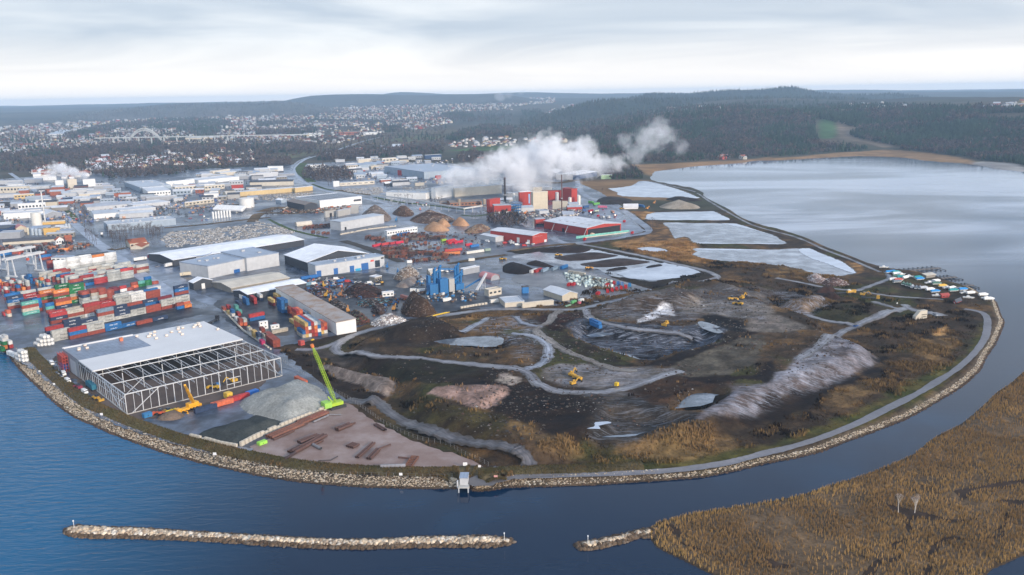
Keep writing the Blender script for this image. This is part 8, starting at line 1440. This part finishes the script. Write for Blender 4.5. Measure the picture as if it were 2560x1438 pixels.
# single trees
def tree_meshes(seed,h,pale=False,spread=.28):
    r = random.Random(seed); mt_ = mat('birch_bark',(.55,.50,.44),rough=.9) if pale else mat('bark',(.075,.055,.045),rough=.95); T = MB(); tips = []
    def grow(p,d,L,w,k):
        q = p+d*L; T.tube(p,q,w,w*.6,n=5,cap=False)
        if k == 0: tips.append(q); return
        for _ in range(3 if k > 1 else 3):
            e = (d+Vector((r.uniform(-1,1),r.uniform(-1,1),r.uniform(.0,.6)))*spread*2.2).normalized(); grow(p+d*L*r.uniform(.55,1),e,L*r.uniform(.55,.75),w*.5,k-1)
    for s in range(3 if pale == 2 else 1): grow(Vector((s*.3,0,0)),Vector((r.uniform(-.12,.12),r.uniform(-.12,.12),1)).normalized(),h*.42,h*.018,3)
    tw = MB()
    for q in tips:
        for _ in range(5):
            e = q+Vector((r.uniform(-1,1),r.uniform(-1,1),r.uniform(-.2,1)))*h*.09; tw.add([q,e,e+Vector((.10,.06,.10))*h*.06],[(0,1,2)])
    return [('trunk',T.mesh('trunk',mt_)),('crown',tw.mesh('crown',mat('birch_twigs',(.30,.24,.20),rough=.95) if pale else mat('twigs',(.085,.06,.05),rough=.95)))]
BT = [tree_meshes(i,11) for i in range(4)]; rt = random.Random(5)
spawn(tree_meshes(21,8.5,True,.2),'birch_tree',at('D4',1298,852,0),0,'pale slender bare birch standing alone in the reeds','tree'); spawn(tree_meshes(22,8.5,2,.16),'birch_tree',at('D4',1460,857,0),1,'pale bare birch with several stems in the reeds','tree')
n_ = 0
for (w,x0,y0,x1,y1,n,ph) in (('B1',1070,440,1600,395,26,'row before the long grey factory'),('B1',1100,455,1620,412,22,'second row before the long grey factory'),('B1',1120,500,1300,560,12,'garden left of the farmhouse'),('B1',1500,480,1600,440,7,'clump right of the farmhouse'),('B1',830,330,930,390,9,'roadside hedge beside the main road'),('A1',830,1320,860,1390,6,'hedge at the gabled halls'),('B1',850,450,960,530,6,'verge where the roads meet'),('A2',720,1060,760,1050,4,'clump by the stone yard'),('A2',1380,1200,1560,1210,6,'row before the low white wing'),('A2',1740,1260,1860,1240,6,'row beside the saw-tooth workshop'),('A2',2150,1400,2300,1380,4,'clump near the orange cones'),('B4',1200,990,1230,960,3,'thicket left of the boats'),('B4',1580,1110,1640,1060,4,'thicket below the boats'),('B4',1950,1130,2120,1150,6,'red-brown scrub beside the red cabin'),('B3',1380,380,1440,340,3,'bushes at the reed corner'),('A3',850,1130,900,1130,2,'bush in the lagoon reeds')):
    for i in range(n):
        t = i/max(1,n-1); p = at(w,x0+(x1-x0)*t+rt.uniform(-8,8),y0+(y1-y0)*t+rt.uniform(-7,7),0); n_ += 1
        spawn(BT[n_ % 4],'bare_tree',p,rt.random()*6,'bare brown tree, %s along the %s' % (ORD[i],ph),'tree',group='bare trees: '+ph,sc=rt.uniform(.8,1.5) if w != 'B4' else rt.uniform(.35,.6))
# ================================================================ town
HW = [(.70,.68,.64),(.62,.56,.46),(.66,.66,.66),(.34,.06,.045),(.55,.42,.22),(.74,.73,.72),(.45,.46,.48)]; HR = [(.40,.42,.46),(.50,.52,.56),(.30,.10,.06),(.26,.09,.055),(.14,.14,.15),(.58,.60,.63)]
TOWN = [(px('A1',(900,760),(1900,700),(2556,700),(2556,850),(1800,850),(1000,940)),130),(px('A2',(0,480),(1300,440),(1300,520),(800,640),(0,660)),260),(px('A1',(0,470),(600,430),(1300,400),(2556,330),(2556,470),(1500,520),(700,520),(0,560)),1200),(px('A1',(0,520),(300,490),(620,440),(740,560),(1100,520),(1400,480),(1700,500),(2000,560),(1300,630),(800,720),(0,780)),1150),(px('A1',(780,850),(1000,780),(1500,760),(1700,800),(1400,900),(950,930)),150),(px('A1',(290,900),(600,850),(780,880),(900,960),(700,990),(300,960)),60),(px('A1',(2100,600),(2250,500),(2556,460),(2556,680),(2300,660)),260),(px('A1',(1700,360),(2400,330),(2556,330),(2556,420),(2300,400)),220),
 (px('A2',(0,480),(400,420),(1000,420),(1250,450),(1000,460),(500,470),(0,510)),260),(px('A2',(0,340),(300,260),(700,250),(1300,250),(1900,220),(2300,200),(2556,190),(2556,300),(1900,320),(1700,400),(1200,400),(600,390),(0,420)),1900),(px('A2',(1300,400),(1950,380),(1960,430),(1600,500),(1300,460)),300),(px('A2',(0,560),(450,560),(480,640),(0,660)),130),(px('A2',(1920,640),(2100,600),(2556,570),(2556,655),(1960,680)),75),(px('A2',(900,700),(1300,680),(1300,720),(900,725)),18),(px('A2',(680,740),(830,730),(820,765),(690,765)),5),(px('A2',(1900,740),(2250,760),(2250,810),(1950,770)),7),
 (px('A3',(0,180),(430,160),(430,230),(0,260)),260),(px('A3',(280,400),(330,330),(480,260),(800,240),(820,300),(600,350),(470,430)),200),(px('A3',(1380,260),(2150,240),(2130,290),(1450,290)),110),(px('A3',(0,600),(500,570),(520,640),(0,640)),18),(px('A4',(2100,270),(2556,240),(2556,300),(2350,305)),90),(px('A4',(720,230),(1400,250),(1350,290),(900,270)),40),(px('A3',(2030,750),(2350,780),(2300,805),(2050,800)),9)]
HP = np.concatenate([px_scatter(p,n) for p,n in TOWN]); HP = HP[np.argsort(np.linalg.norm(HP[:,:2],axis=1))]
def house_arrays(L,W_,h,r):
    V = np.array([(-L,-W_,0),(L,-W_,0),(L,W_,0),(-L,W_,0),(-L,-W_,h),(L,-W_,h),(L,W_,h),(-L,W_,h),(-L,0,h+r),(L,0,h+r)],float); return V,[(0,1,5,4),(2,3,7,6)],[(4,5,9,8),(6,7,8,9)],[(1,2,6,9,5),(3,0,4,8,7)]
HM = []
for k in range(3):
    V,w_,r_,g_ = house_arrays((5,6.5,8)[k],(4,4.2,5)[k],(4.5,5,6)[k],(3,3,3.4)[k]); wl = MB().add(V,w_+g_).mesh('house',MOBJ); V2 = V.copy(); V2[4:8,1] *= 1.1; V2[4:,0] *= 1.06; V2[4:,2] += .12; rf = MB().add(V2[4:],[(0,1,5,4),(2,3,4,5)]).mesh('roof',MOBJ); HM.append((wl,rf))
rh = random.Random(8); CW = ['white','cream','pale grey','red','ochre','white','grey']; CRN = ['frosted','frosted','red-tiled','red-tiled','dark','frosted']
def area_of(p):
    x,y = p[0],p[1]; return 'left of the dairy' if x < -500 and y < 2600 else 'in the left town by the river' if x < -300 else 'beyond the highway' if y < 2300 else 'below the field wood' if x < 300 else 'behind the steam' if x < 450 else 'by the far lake shore'
for p in HP[:300]:
    k = rh.randrange(3); wi,ri_ = rh.randrange(7),rh.randrange(6); lab = 'small %s house with %s roof %s' % (CW[wi],CRN[ri_],area_of(p)); o = spawn([],'house',(p[0],p[1],p[2]-.4),rh.choice((0,.5,1.2,2.1)),lab,'house',HW[wi],'houses: '+lab[6:],own=HM[k][0]); c = bpy.data.objects.new('roof',HM[k][1]); COL.objects.link(c); c.parent = o; c.color = (*HR[ri_],1)
R_h = HP[300:]; n = len(R_h); sz = rng.choice([.85,1,1.2,1.9],n,p=[.4,.35,.2,.05]); an_ = rng.random(n)*3.14; V,w_,r_,g_ = house_arrays(6,4.2,5,3); tri = []
for f in w_+r_+g_:
    for i in range(1,len(f)-1): tri.append((f[0],f[i],f[i+1]))
wallmask = [0]*4+[0]*4+[2]*6; tri = np.array(tri); cw = np.array(HW)[rng.integers(0,7,n)]; cr_ = np.array(HR)[rng.integers(0,6,n)]
def place(V): x,y = V[None,:,0]*sz[:,None],V[None,:,1]*sz[:,None]; return np.stack([x*np.cos(an_)[:,None]-y*np.sin(an_)[:,None]+R_h[:,:1],x*np.sin(an_)[:,None]+y*np.cos(an_)[:,None]+R_h[:,1:2],V[None,:,2]*sz[:,None]+R_h[:,2:]-.5],-1)
tw_ = np.array([(0,1,5),(0,5,4),(2,3,7),(2,7,6),(1,2,6),(1,6,9),(1,9,5),(3,0,4),(3,4,8),(3,8,7)]); tr_ = np.array([(0,1,5),(0,5,4),(2,3,4),(2,4,5)]); Vr = V[4:].copy(); Vr[:4,1] *= 1.1; Vr[:,2] += .1
A_,B_ = place(V).reshape(-1,3),place(Vr).reshape(-1,3); Fw = (tw_[None]+(np.arange(n)*10)[:,None,None]).reshape(-1,3); Fr = (tr_[None]+(np.arange(n)*6)[:,None,None]).reshape(-1,3)+len(A_)
mobj('houses',np_mesh('houses',np.r_[A_,B_],np.r_[Fw,Fr],mat('far_houses',attr='Col',rough=.8,var=.08),np.r_[np.repeat(cw*.72,10,0),np.repeat(cr_*.72,6,0)]),kind='stuff',label='countless small houses of the distant town',cat='houses')
# arched bridge over the river
a,b = at_dist(*p1('A1',1262,625),3300),at_dist(*p1('A1',1640,600),3300); tp = at_dist(*p1('A1',1455,482),3300); gz0 = float(hgt(a[0],a[1])); ab = empty('arch_bridge',(a[0],a[1],gz0),math.atan2(b[1]-a[1],b[0]-a[0]),label='pale lattice arch bridge over the river in the left town',cat='bridge'); LB = float(np.hypot(*(b-a)[:2])); HB = float(tp[2]-gz0); MPB = mat('bridge_steel',(.42,.44,.44),rough=.6)
for y in (-5,5):
    m_ = MB(); pt = lambda t,q: Vector((LB*t,y,(HB-q)*(1-(2*t-1)**2)))
    for k in range(24): m_.bar(pt(k/24,0),pt((k+1)/24,0),2.4); m_.bar(pt(k/24,9),pt((k+1)/24,9),2.0); m_.bar(pt(k/24,0 if k % 2 else 9),pt((k+1)/24,9 if k % 2 else 0),1.2)
    m_.build('rib',MPB,ab)
MB().box(-120,LB+620,-6,6,HB*.42,HB*.42+3).build('deck',MPB,ab)
for k in range(-1,9): MB().box(LB*k/3-1.5,LB*k/3+1.5,-4,4,0,HB*.42).build('pier',MPB,ab)
# ================================================================ boats and jetties
hullV = [(-4,-1.3,1.0),(2,-1.35,1.0),(4.6,0,1.15),(2,1.35,1.0),(-4,1.3,1.0),(-3.8,-.9,0),(2,-.7,0),(3.6,0,.1),(2,.7,0),(-3.8,.9,0)]
hull = MB().add(hullV,[(0,1,2,3,4),(9,8,7,6,5),(5,6,1,0),(6,7,2,1),(7,8,3,2),(8,9,4,3),(9,5,0,4)]).mesh('hull',mat('hull_white',(.68,.68,.66),rough=.4)); cov = MB().add([(-4.1,-1.4,.9),(2,-1.45,.9),(4.7,0,1.05),(2,1.45,.9),(-4.1,1.4,.9),(-4.0,0,2.3),(1.2,0,2.5),(3.2,0,1.8)],[(0,1,6,5),(1,2,7,6),(2,3,7),(3,4,5,6,7),(4,0,5)]).mesh('cover',MOBJ); cra = MB().box(-2.6,-2.2,-1,1,-.7,.25).box(1.4,1.8,-1,1,-.7,.25).mesh('cradle',MBLK); cabn = MB().add([(-1.5,-.9,1),(1.4,-.9,1),(1.4,.9,1),(-1.5,.9,1),(-1.3,-.75,2.1),(.6,-.75,2.1),(.6,.75,2.1),(-1.3,.75,2.1)],[(4,5,6,7),(0,1,5,4),(1,2,6,5),(2,3,7,6),(3,0,4,7)]).mesh('cabin',mat('hull_white'))
BC = {'blue': (.02,.22,.52),'teal': (.02,.24,.24),'green': (.06,.14,.10),'white': (.72,.72,.7),'grey': (.12,.15,.18),'yellow': (.65,.40,.06),'red': (.45,.08,.06),'silver': (.4,.42,.44)}
bcount = {}
for (x,y,c,rz) in ((1215,815,'blue',.2),(1245,812,'blue',.3),(1280,818,'teal',.2),(1290,832,'white',.1),(1330,838,'white',.2),(1290,858,'green',.1),(1335,866,'teal',.0),(1375,870,'white',.5),(1410,858,'white',-.3),(1255,890,'white',.1),(1305,895,'red',.1),(1290,912,'grey',.2),(1350,930,'green',1.0),(1385,938,'green',1.0),(1415,945,'green',1.0),(1440,960,'silver',1.0),(1480,968,'grey',1.0),(1515,970,'grey',1.0),(1555,975,'silver',.3),(1500,870,'teal',.2),(1520,885,'blue',.2),(1610,920,'white',.2),(1635,915,'grey',.3),(1680,905,'white',.2),(1685,930,'green',.1),(1745,955,'yellow',.2),(1790,970,'white',.2),(1620,990,'white',.2),(1670,1010,'blue',.1),(1690,1050,'white',-.3),(1855,1000,'teal',.1),(1840,975,'white',.4),(1905,985,'grey',.2),(1950,990,'blue',.2),(1965,1020,'white',.1),(2025,1025,'white',.2),(2000,1070,'white',-.4),(2150,1045,'white',.1),(2180,1075,'white',.0),(2205,1090,'white',.0),(1155,765,'white',-.2)):
    bcount[c] = bcount.get(c,0)+1; p = at('B4',x,y,.75); rec = [('hull',hull),('cradle',cra),('cover',cov)] if c != 'white' or bcount[c] % 2 else [('hull',hull),('cradle',cra),('cabin',cabn)]
    spawn(rec,'boat',p,rz,'%s boat laid up ashore, %s of that colour counting from the embankment' % ({'white': 'white','silver': 'silver-covered'}.get(c,c+'-covered'),ORD[bcount[c]-1] if bcount[c] <= 12 else 'number %d' % bcount[c]) if bcount[c] <= 12 else 'white boat laid up near the outer point, %s from its end' % ORD[20-min(bcount[c],20)],'boat',(.7,.7,.68),'boats laid up at the marina',color2=BC[c])
MWD = mat('jetty_wood',(.13,.11,.10),rough=.9)
for (a_,b_,nb,lab) in (((1300,795),(1720,762),9,'long jetty with mooring booms furthest from the camera'),((1590,878),(1880,852),8,'middle jetty with mooring booms behind the boats'),((1800,948),(2050,934),7,'shortest jetty nearest the outer point')):
    a,b = G0(*p1('B4',*a_),.6),G0(*p1('B4',*b_),.6); L_ = float(np.linalg.norm(b-a)); o = empty('jetty',(*a,0),math.atan2(*(b-a)[::-1]),label=lab,cat='jetty',group='marina jetties'); MB().box(-6,L_,-1.3,1.3,.7,1.1).build('deck',MWD,o)
    for k in range(nb):
        x = L_*(k+.6)/nb; MB().bar((x,-9,.7),(x,9,.7),.35).box(x-.5,x+.5,-9.5,-8.5,.2,1.0).box(x-.5,x+.5,8.5,9.5,.2,1.0).build('boom',MBLK,o); MB().tube((x,1.2,-2.5),(x,1.2,2.2),.18,n=6).build('pile',MWD,o)
bld('small red cabin with white trim among the boats','B4',(1735,1058),(1808,1050),'b',(1800,1020),22,'gable',14,'u','red','red',name='cabin',cat='cabin',wins=2); bld('red boathouse with dark roof below the boats','B4',(1850,1112),(1902,1105),'b',(1965,1065),18,'gable',18,'v','red','dark',name='boathouse',cat='boathouse',doors=(('f',.3,.6,.8,D_W),)); bld('brown pile-standing hut between the jetties','B4',(1580,862),(1670,850),'b',(1660,812),26,'mono',8,'u','taupe','cream',name='hut',cat='hut')
# ================================================================ steam
def steam_mat(name,dens,nscale):
    M = bpy.data.materials.new(name); M.use_nodes = True; t = M.node_tree; t.nodes.clear(); n = t.nodes; l = t.links; o = n.new('ShaderNodeOutputMaterial'); v = n.new('ShaderNodeVolumePrincipled'); v.inputs['Color'].default_value = (.99,.99,1,1); v.inputs['Anisotropy'].default_value = 0.0; l.new(v.outputs[0],o.inputs['Volume'])
    c = n.new('ShaderNodeTexCoord'); ln = n.new('ShaderNodeVectorMath'); ln.operation = 'LENGTH'; l.new(c.outputs['Object'],ln.inputs[0]); g = n.new('ShaderNodeNewGeometry'); ns = n.new('ShaderNodeTexNoise'); ns.inputs['Scale'].default_value = nscale; ns.inputs['Detail'].default_value = 4; ns.inputs['Roughness'].default_value = .6; l.new(g.outputs['Position'],ns.inputs['Vector'])
    a = n.new('ShaderNodeMath'); a.operation = 'MULTIPLY_ADD'; a.inputs[1].default_value = 2.2; a.inputs[2].default_value = -1.1; l.new(ns.outputs[0],a.inputs[0]); s = n.new('ShaderNodeMath'); s.operation = 'ADD'; l.new(ln.outputs['Value'],s.inputs[0]); l.new(a.outputs[0],s.inputs[1])
    m_ = n.new('ShaderNodeMapRange'); m_.interpolation_type = 'SMOOTHSTEP'; m_.inputs[1].default_value = .86; m_.inputs[2].default_value = .35; m_.inputs[3].default_value = 0; m_.inputs[4].default_value = dens; l.new(s.outputs[0],m_.inputs[0]); l.new(m_.outputs[0],v.inputs['Density']); return M
icos = np_mesh('puff',_ico*1.12,_icf); 
def plume(label,puffs,Yd,dens,nsc,dx=25):
    o = empty('steam_plume',tuple(at_dist(*puffs[0][:2],Yd)),label=label,cat='steam'); M_ = steam_mat('steam_%d' % len(bpy.data.materials),dens,nsc); me = icos.copy(); me.materials.append(M_)
    for i,(x,y,r) in enumerate(puffs):
        Yp = Yd+random.uniform(-dx,dx); p = at_dist(x,y,Yp)-np.array(o.location); q = bpy.data.objects.new('puff',me); COL.objects.link(q); q.parent = o; q.location = p; R = r*Yd/FPX*1.45; q.scale = (R*1.1,R,R*.95)
YF = float(G0(1300,508)[1])+45
plume('thick white steam cloud drifting from the red factory',[(1310,470,24),(1150,440,30),(1195,436,30),(1235,418,36),(1275,408,42),(1300,440,40),(1330,392,44),(1350,432,38),(1375,368,36),(1395,405,40),(1430,396,40),(1460,378,32),(1465,415,30),(1505,412,26),(1545,408,22),(1320,488,15),(1118,448,20),(1300,500,9),(1312,478,14),(1450,466,8),(1445,452,10)],YF,.040,.06)
plume('thin torn steam drifting over the forest',[(1590,385,26),(1625,345,34),(1645,318,24),(1565,350,20),(1668,340,22),(1700,372,20)],YF+120,.016,.05)
plume('small steam plume rising over the dairy',[(205,437,12),(185,430,14),(160,424,15),(137,418,14),(128,432,12)],float(G0(190,470)[1])+40,.10,.07,10)
plume('far pale smoke column over the distant town',[(1250,243,11),(1275,236,10),(1300,231,8)],8000,.004,.006)
# ================================================================ the crowded estate: verges, small buildings, parked cars, clutter
MVERGE = mat('dry_verge',(.085,.062,.036),rough=.95,var=.35,scale=.08,spec=.1,col2=(.15,.10,.055)); MGREENV = mat('green_verge',(.06,.085,.03),rough=.95,var=.3,scale=.08,spec=.1)
for w,pts,wd,mt_ in (('B1',((1640,360),(2000,330),(2400,285),(2700,255)),12,MVERGE),('B2',((-40,300),(60,215),(400,215),(690,175)),16,MVERGE),('B2',((60,200),(200,160),(330,170),(480,200)),22,MVERGE),('B2',((130,275),(330,370),(560,430),(720,460)),6,MGREENV),('B2',((870,490),(1100,560),(1300,640),(1450,700)),13,mat('dark_verge',(.03,.024,.018),rough=.95,var=.3)),('B2',((1920,720),(2100,690),(2300,655),(2500,630)),9,MVERGE),('A2',((560,1040),(700,1090),(850,1110)),8,MGREENV),('A2',((480,830),(440,880),(470,950),(560,1020)),22,MGREENV),('A2',((1180,1170),(1400,1215),(1800,1260),(2100,1300)),9,MGREENV),('A1',((1250,1290),(1800,1280),(2100,1270),(2556,1230)),14,MVERGE),('A2',((820,1100),(1050,1140),(1300,1160)),12,MVERGE),('A2',((2050,1350),(2200,1360),(2400,1330)),8,MGREENV),('B3',((0,590),(200,560),(450,530),(640,520)),11,MVERGE),('A3',((250,1010),(450,1030),(640,1000)),25,MVERGE),('A3',((-100,1000),(200,995),(640,985)),8,MVERGE),('A1',((540,1230),(650,1300),(740,1390)),6,MGREENV),('B1',((640,170),(720,220),(800,290)),5,MGREENV),('B1',((1090,570),(1150,580),(1250,560)),7,MVERGE)):
    strip('verge',px(w,*pts),wd,mt_)
bcen = np.array([o.matrix_world.translation[:2] if False else (o.location[0]+math.cos(o.rotation_euler[2])*o['dims'][0]/2-math.sin(o.rotation_euler[2])*o['dims'][1]/2,o.location[1]+math.sin(o.rotation_euler[2])*o['dims'][0]/2+math.cos(o.rotation_euler[2])*o['dims'][1]/2) for o in bpy.data.objects if 'dims' in o]); brad = np.array([math.hypot(o['dims'][0],o['dims'][1])/2 for o in bpy.data.objects if 'dims' in o])
rb = random.Random(12); placed = []
ZN = [(px('A1',(0,1000),(300,980),(560,1200),(700,1380),(0,1400)),22,'left of the main road'),(px('A1',(480,1080),(1200,1040),(1300,1200),(800,1250),(650,1240)),24,'below the dairy'),(px('A1',(1250,1090),(2556,1030),(2556,1200),(1300,1230)),26,'between the long pale warehouses'),(px('A1',(2000,940),(2556,900),(2556,1010),(2100,1030)),14,'at the estate edge by the fields'),(px('A2',(0,880),(330,900),(330,1000),(0,1040)),12,'left of the highway bend'),(px('A2',(680,800),(1900,760),(1900,830),(1300,860),(1250,960),(1000,1000),(900,850)),26,'round the snowy lot'),(px('A2',(1200,960),(1650,1000),(1700,1060),(1250,1060)),9,'above the stone yard'),(px('A3',(-200,1160),(640,1180),(640,1330),(-100,1340)),12,'among the red factory'),(px('B1',(0,330),(700,400),(750,470),(0,470)),12,'in the tank farm'),(px('A1',(760,1150),(1240,1180),(1200,1260),(800,1260)),10,'beside the brick row')]
WC = ['lgrey','lgrey','white','beige','grey','bgrey','lgrey','redbrown','bgrey','taupe','concrete','grey']; WN = {'lgrey': 'pale grey','bgrey': 'blue-grey','redbrown': 'brick-red'}; RC = ['white','lgrey','lgrey','grey','dark','blue']
for poly,n,ph in ZN:
    q = px_scatter(poly,n*9,4000); c = 0
    for p in q:
        L_,D_,h = rb.uniform(12,34),rb.uniform(9,18),rb.uniform(4,8); R_b = math.hypot(L_,D_)/2
        if c >= n or np.any(np.hypot(bcen[:,0]-p[0],bcen[:,1]-p[1]) < brad*.8+R_b*.8) or any(math.hypot(a-p[0],b-p[1]) < r+R_b for a,b,r in placed): continue
        wc,rcn = rb.choice(WC),rb.choice(RC); gab = rb.random() < .4; lab = 'small %s %s unit with %s roof %s' % (WN.get(wc,wc),'gabled' if gab else 'flat',{'white': 'snowy','lgrey': 'frosted','grey': 'grey','dark': 'dark','blue': 'blue-grey'}[rcn],ph)
        o = empty('industrial_unit',(p[0]-L_/2,p[1]-D_/2,LAND-.2),rb.choice((.32,.32,.38,.25)),label=lab,cat='building',group='units: '+lab[6:]); mb = MB(); gable_solid(mb,L_,D_,h,2.2 if gab else 0,'u','gable' if gab else 'flat'); mb.build('wall',WM(wc),o); mb = MB(); roof_mesh(mb,L_,D_,h,2.2 if gab else 0,'u','gable' if gab else 'flat'); mb.build('roof',RM(rcn),o)
        nw = int(L_/5) if rb.random() < .35 else 0
        for k in range(nw): MB().box(L_*(k+.25)/nw,L_*(k+.75)/nw,-.12,.02,h*.45,h*.75).build('window',MGLASS,o)
        placed.append((p[0],p[1],R_b)); c += 1
CL = list(CARC_.items())
for poly,n,ph in ((px('A2',(820,850),(1300,900),(1250,1000),(950,960)),34,'on the snowy lot'),(px('B2',(880,870),(1250,860),(1300,930),(900,930)),16,'in the workshop yard'),(px('B3',(-20,470),(160,520),(120,560),(-80,520)),10,'at the red workshop'),(px('A1',(520,1180),(760,1180),(800,1230),(640,1240)),24,'at the dark depot'),(px('A1',(700,1330),(800,1390),(780,1430),(720,1400)),8,'beside the main road'),(px('A1',(1560,1300),(2050,1290),(2080,1400),(1750,1420)),16,'on the lot by the gas tanks'),(px('B3',(680,150),(1000,180),(1060,290),(700,250)),18,'in the factory yard'),(px('A2',(1260,1200),(1700,1220),(1800,1270),(1350,1240)),16,'before the white factory'),(px('B2',(480,900),(800,870),(900,920),(620,940)),18,'among the blue bins'),(px('B2',(1560,740),(2020,780),(1900,820),(1600,770)),14,'along the scrapyard lane')):
    for p in px_scatter(poly,n,4000):
        cn,cc = rb.choice(CL); v = rb.random() < .3; spawn(REC_VAN if v else REC_CAR,'van' if v else 'car',(p[0],p[1],LAND+.25),rb.choice((.3,1.87))+rb.uniform(-.1,.1),'%s %s parked %s' % (cn,'van' if v else 'car',ph),'van' if v else 'car',cc,'vehicles parked '+ph)
V_,F_l,C_l,n0 = [],[],[],0
for poly,n,pal_,s0,s1 in ((px('B2',(480,960),(760,930),(950,940),(1350,1000),(1500,1080),(1200,1240),(980,1300),(760,1120)),420,((.10,.05,.04),(.2,.18,.17),(.04,.12,.26),(.3,.12,.05),(.05,.04,.04)),.5,1.6),(px('B2',(480,870),(900,860),(880,950),(560,950)),170,((.02,.12,.3),(.3,.3,.3),(.05,.05,.06),(.3,.08,.05)),.7,1.6),(px('B2',(1600,830),(2000,900),(2250,1050),(2100,1100),(1750,1100),(1550,1010)),190,((.4,.38,.35),(.12,.08,.06),(.03,.14,.3)),.6,1.6),(px('B1',(0,540),(700,500),(950,530),(700,600),(0,600)),240,((.03,.03,.035),(.12,.05,.04),(.2,.2,.2),(.3,.12,.06)),.8,2.6),(px('A2',(300,1250),(690,1230),(1020,1260),(700,1330),(250,1330)),260,((.3,.25,.2),(.12,.09,.07),(.3,.12,.06),(.4,.38,.35)),.8,2.2),(px('A3',(0,1300),(700,1300),(640,1400),(100,1380)),260,((.4,.38,.36),(.2,.12,.1),(.5,.45,.4),(.12,.12,.13)),.8,2.2),(px('A1',(0,1150),(560,1230),(1200,1150),(2500,1080),(2556,1250),(1200,1420),(800,1430),(0,1430)),700,((.4,.4,.4),(.2,.2,.22),(.5,.3,.2),(.12,.12,.13),(.1,.15,.3)),1.0,2.4),(px('A2',(820,850),(2000,780),(1900,1040),(900,1040)),420,((.5,.5,.5),(.3,.3,.32),(.5,.4,.3),(.1,.12,.2)),1.0,2.6),(px('B2',(1100,420),(2250,400),(2300,560),(1900,700),(1500,720),(1300,640)),260,((.10,.05,.04),(.16,.07,.05),(.2,.18,.17),(.05,.04,.04)),.6,1.5)):
    q = px_scatter(poly,n,4000); q = q[np.array([not np.any(np.hypot(bcen[:,0]-p[0],bcen[:,1]-p[1]) < brad*.72) for p in q],bool)]; cb = np.array(pal_)[rng.integers(0,len(pal_),len(q))]*(.6+.7*rng.random((len(q),1))); q[:,2] = LAND+.1
    V,F_,cc = blobs(q,s0+(s1-s0)*rng.random(len(q))**2,cb,_bx,_bf,(1,1,1.0),.1); V_.append(V); F_l.append(F_+n0); C_l.append(cc); n0 += len(V)
mobj('yard_clutter',np_mesh('yard_clutter',np.concatenate(V_),np.concatenate(F_l),mat('scrap_pieces'),np.concatenate(C_l)),kind='stuff',label='crates, pallets and scrap scattered over the yards',cat='clutter')
# ================================================================ haze over the whole place
HZ = bpy.data.materials.new('haze_air'); HZ.use_nodes = True; t = HZ.node_tree; t.nodes.clear()
o_ = t.nodes.new('ShaderNodeOutputMaterial'); v_ = t.nodes.new('ShaderNodeVolumePrincipled')
v_.inputs['Color'].default_value = (0.52,0.74,1.0,1); v_.inputs['Density'].default_value = 6.6e-5; v_.inputs['Anisotropy'].default_value = 0.0
t.links.new(v_.outputs[0],o_.inputs['Volume'])
MB().box(-14000,14000,-700,18000,-6,240).build('haze',HZ,kind='stuff')
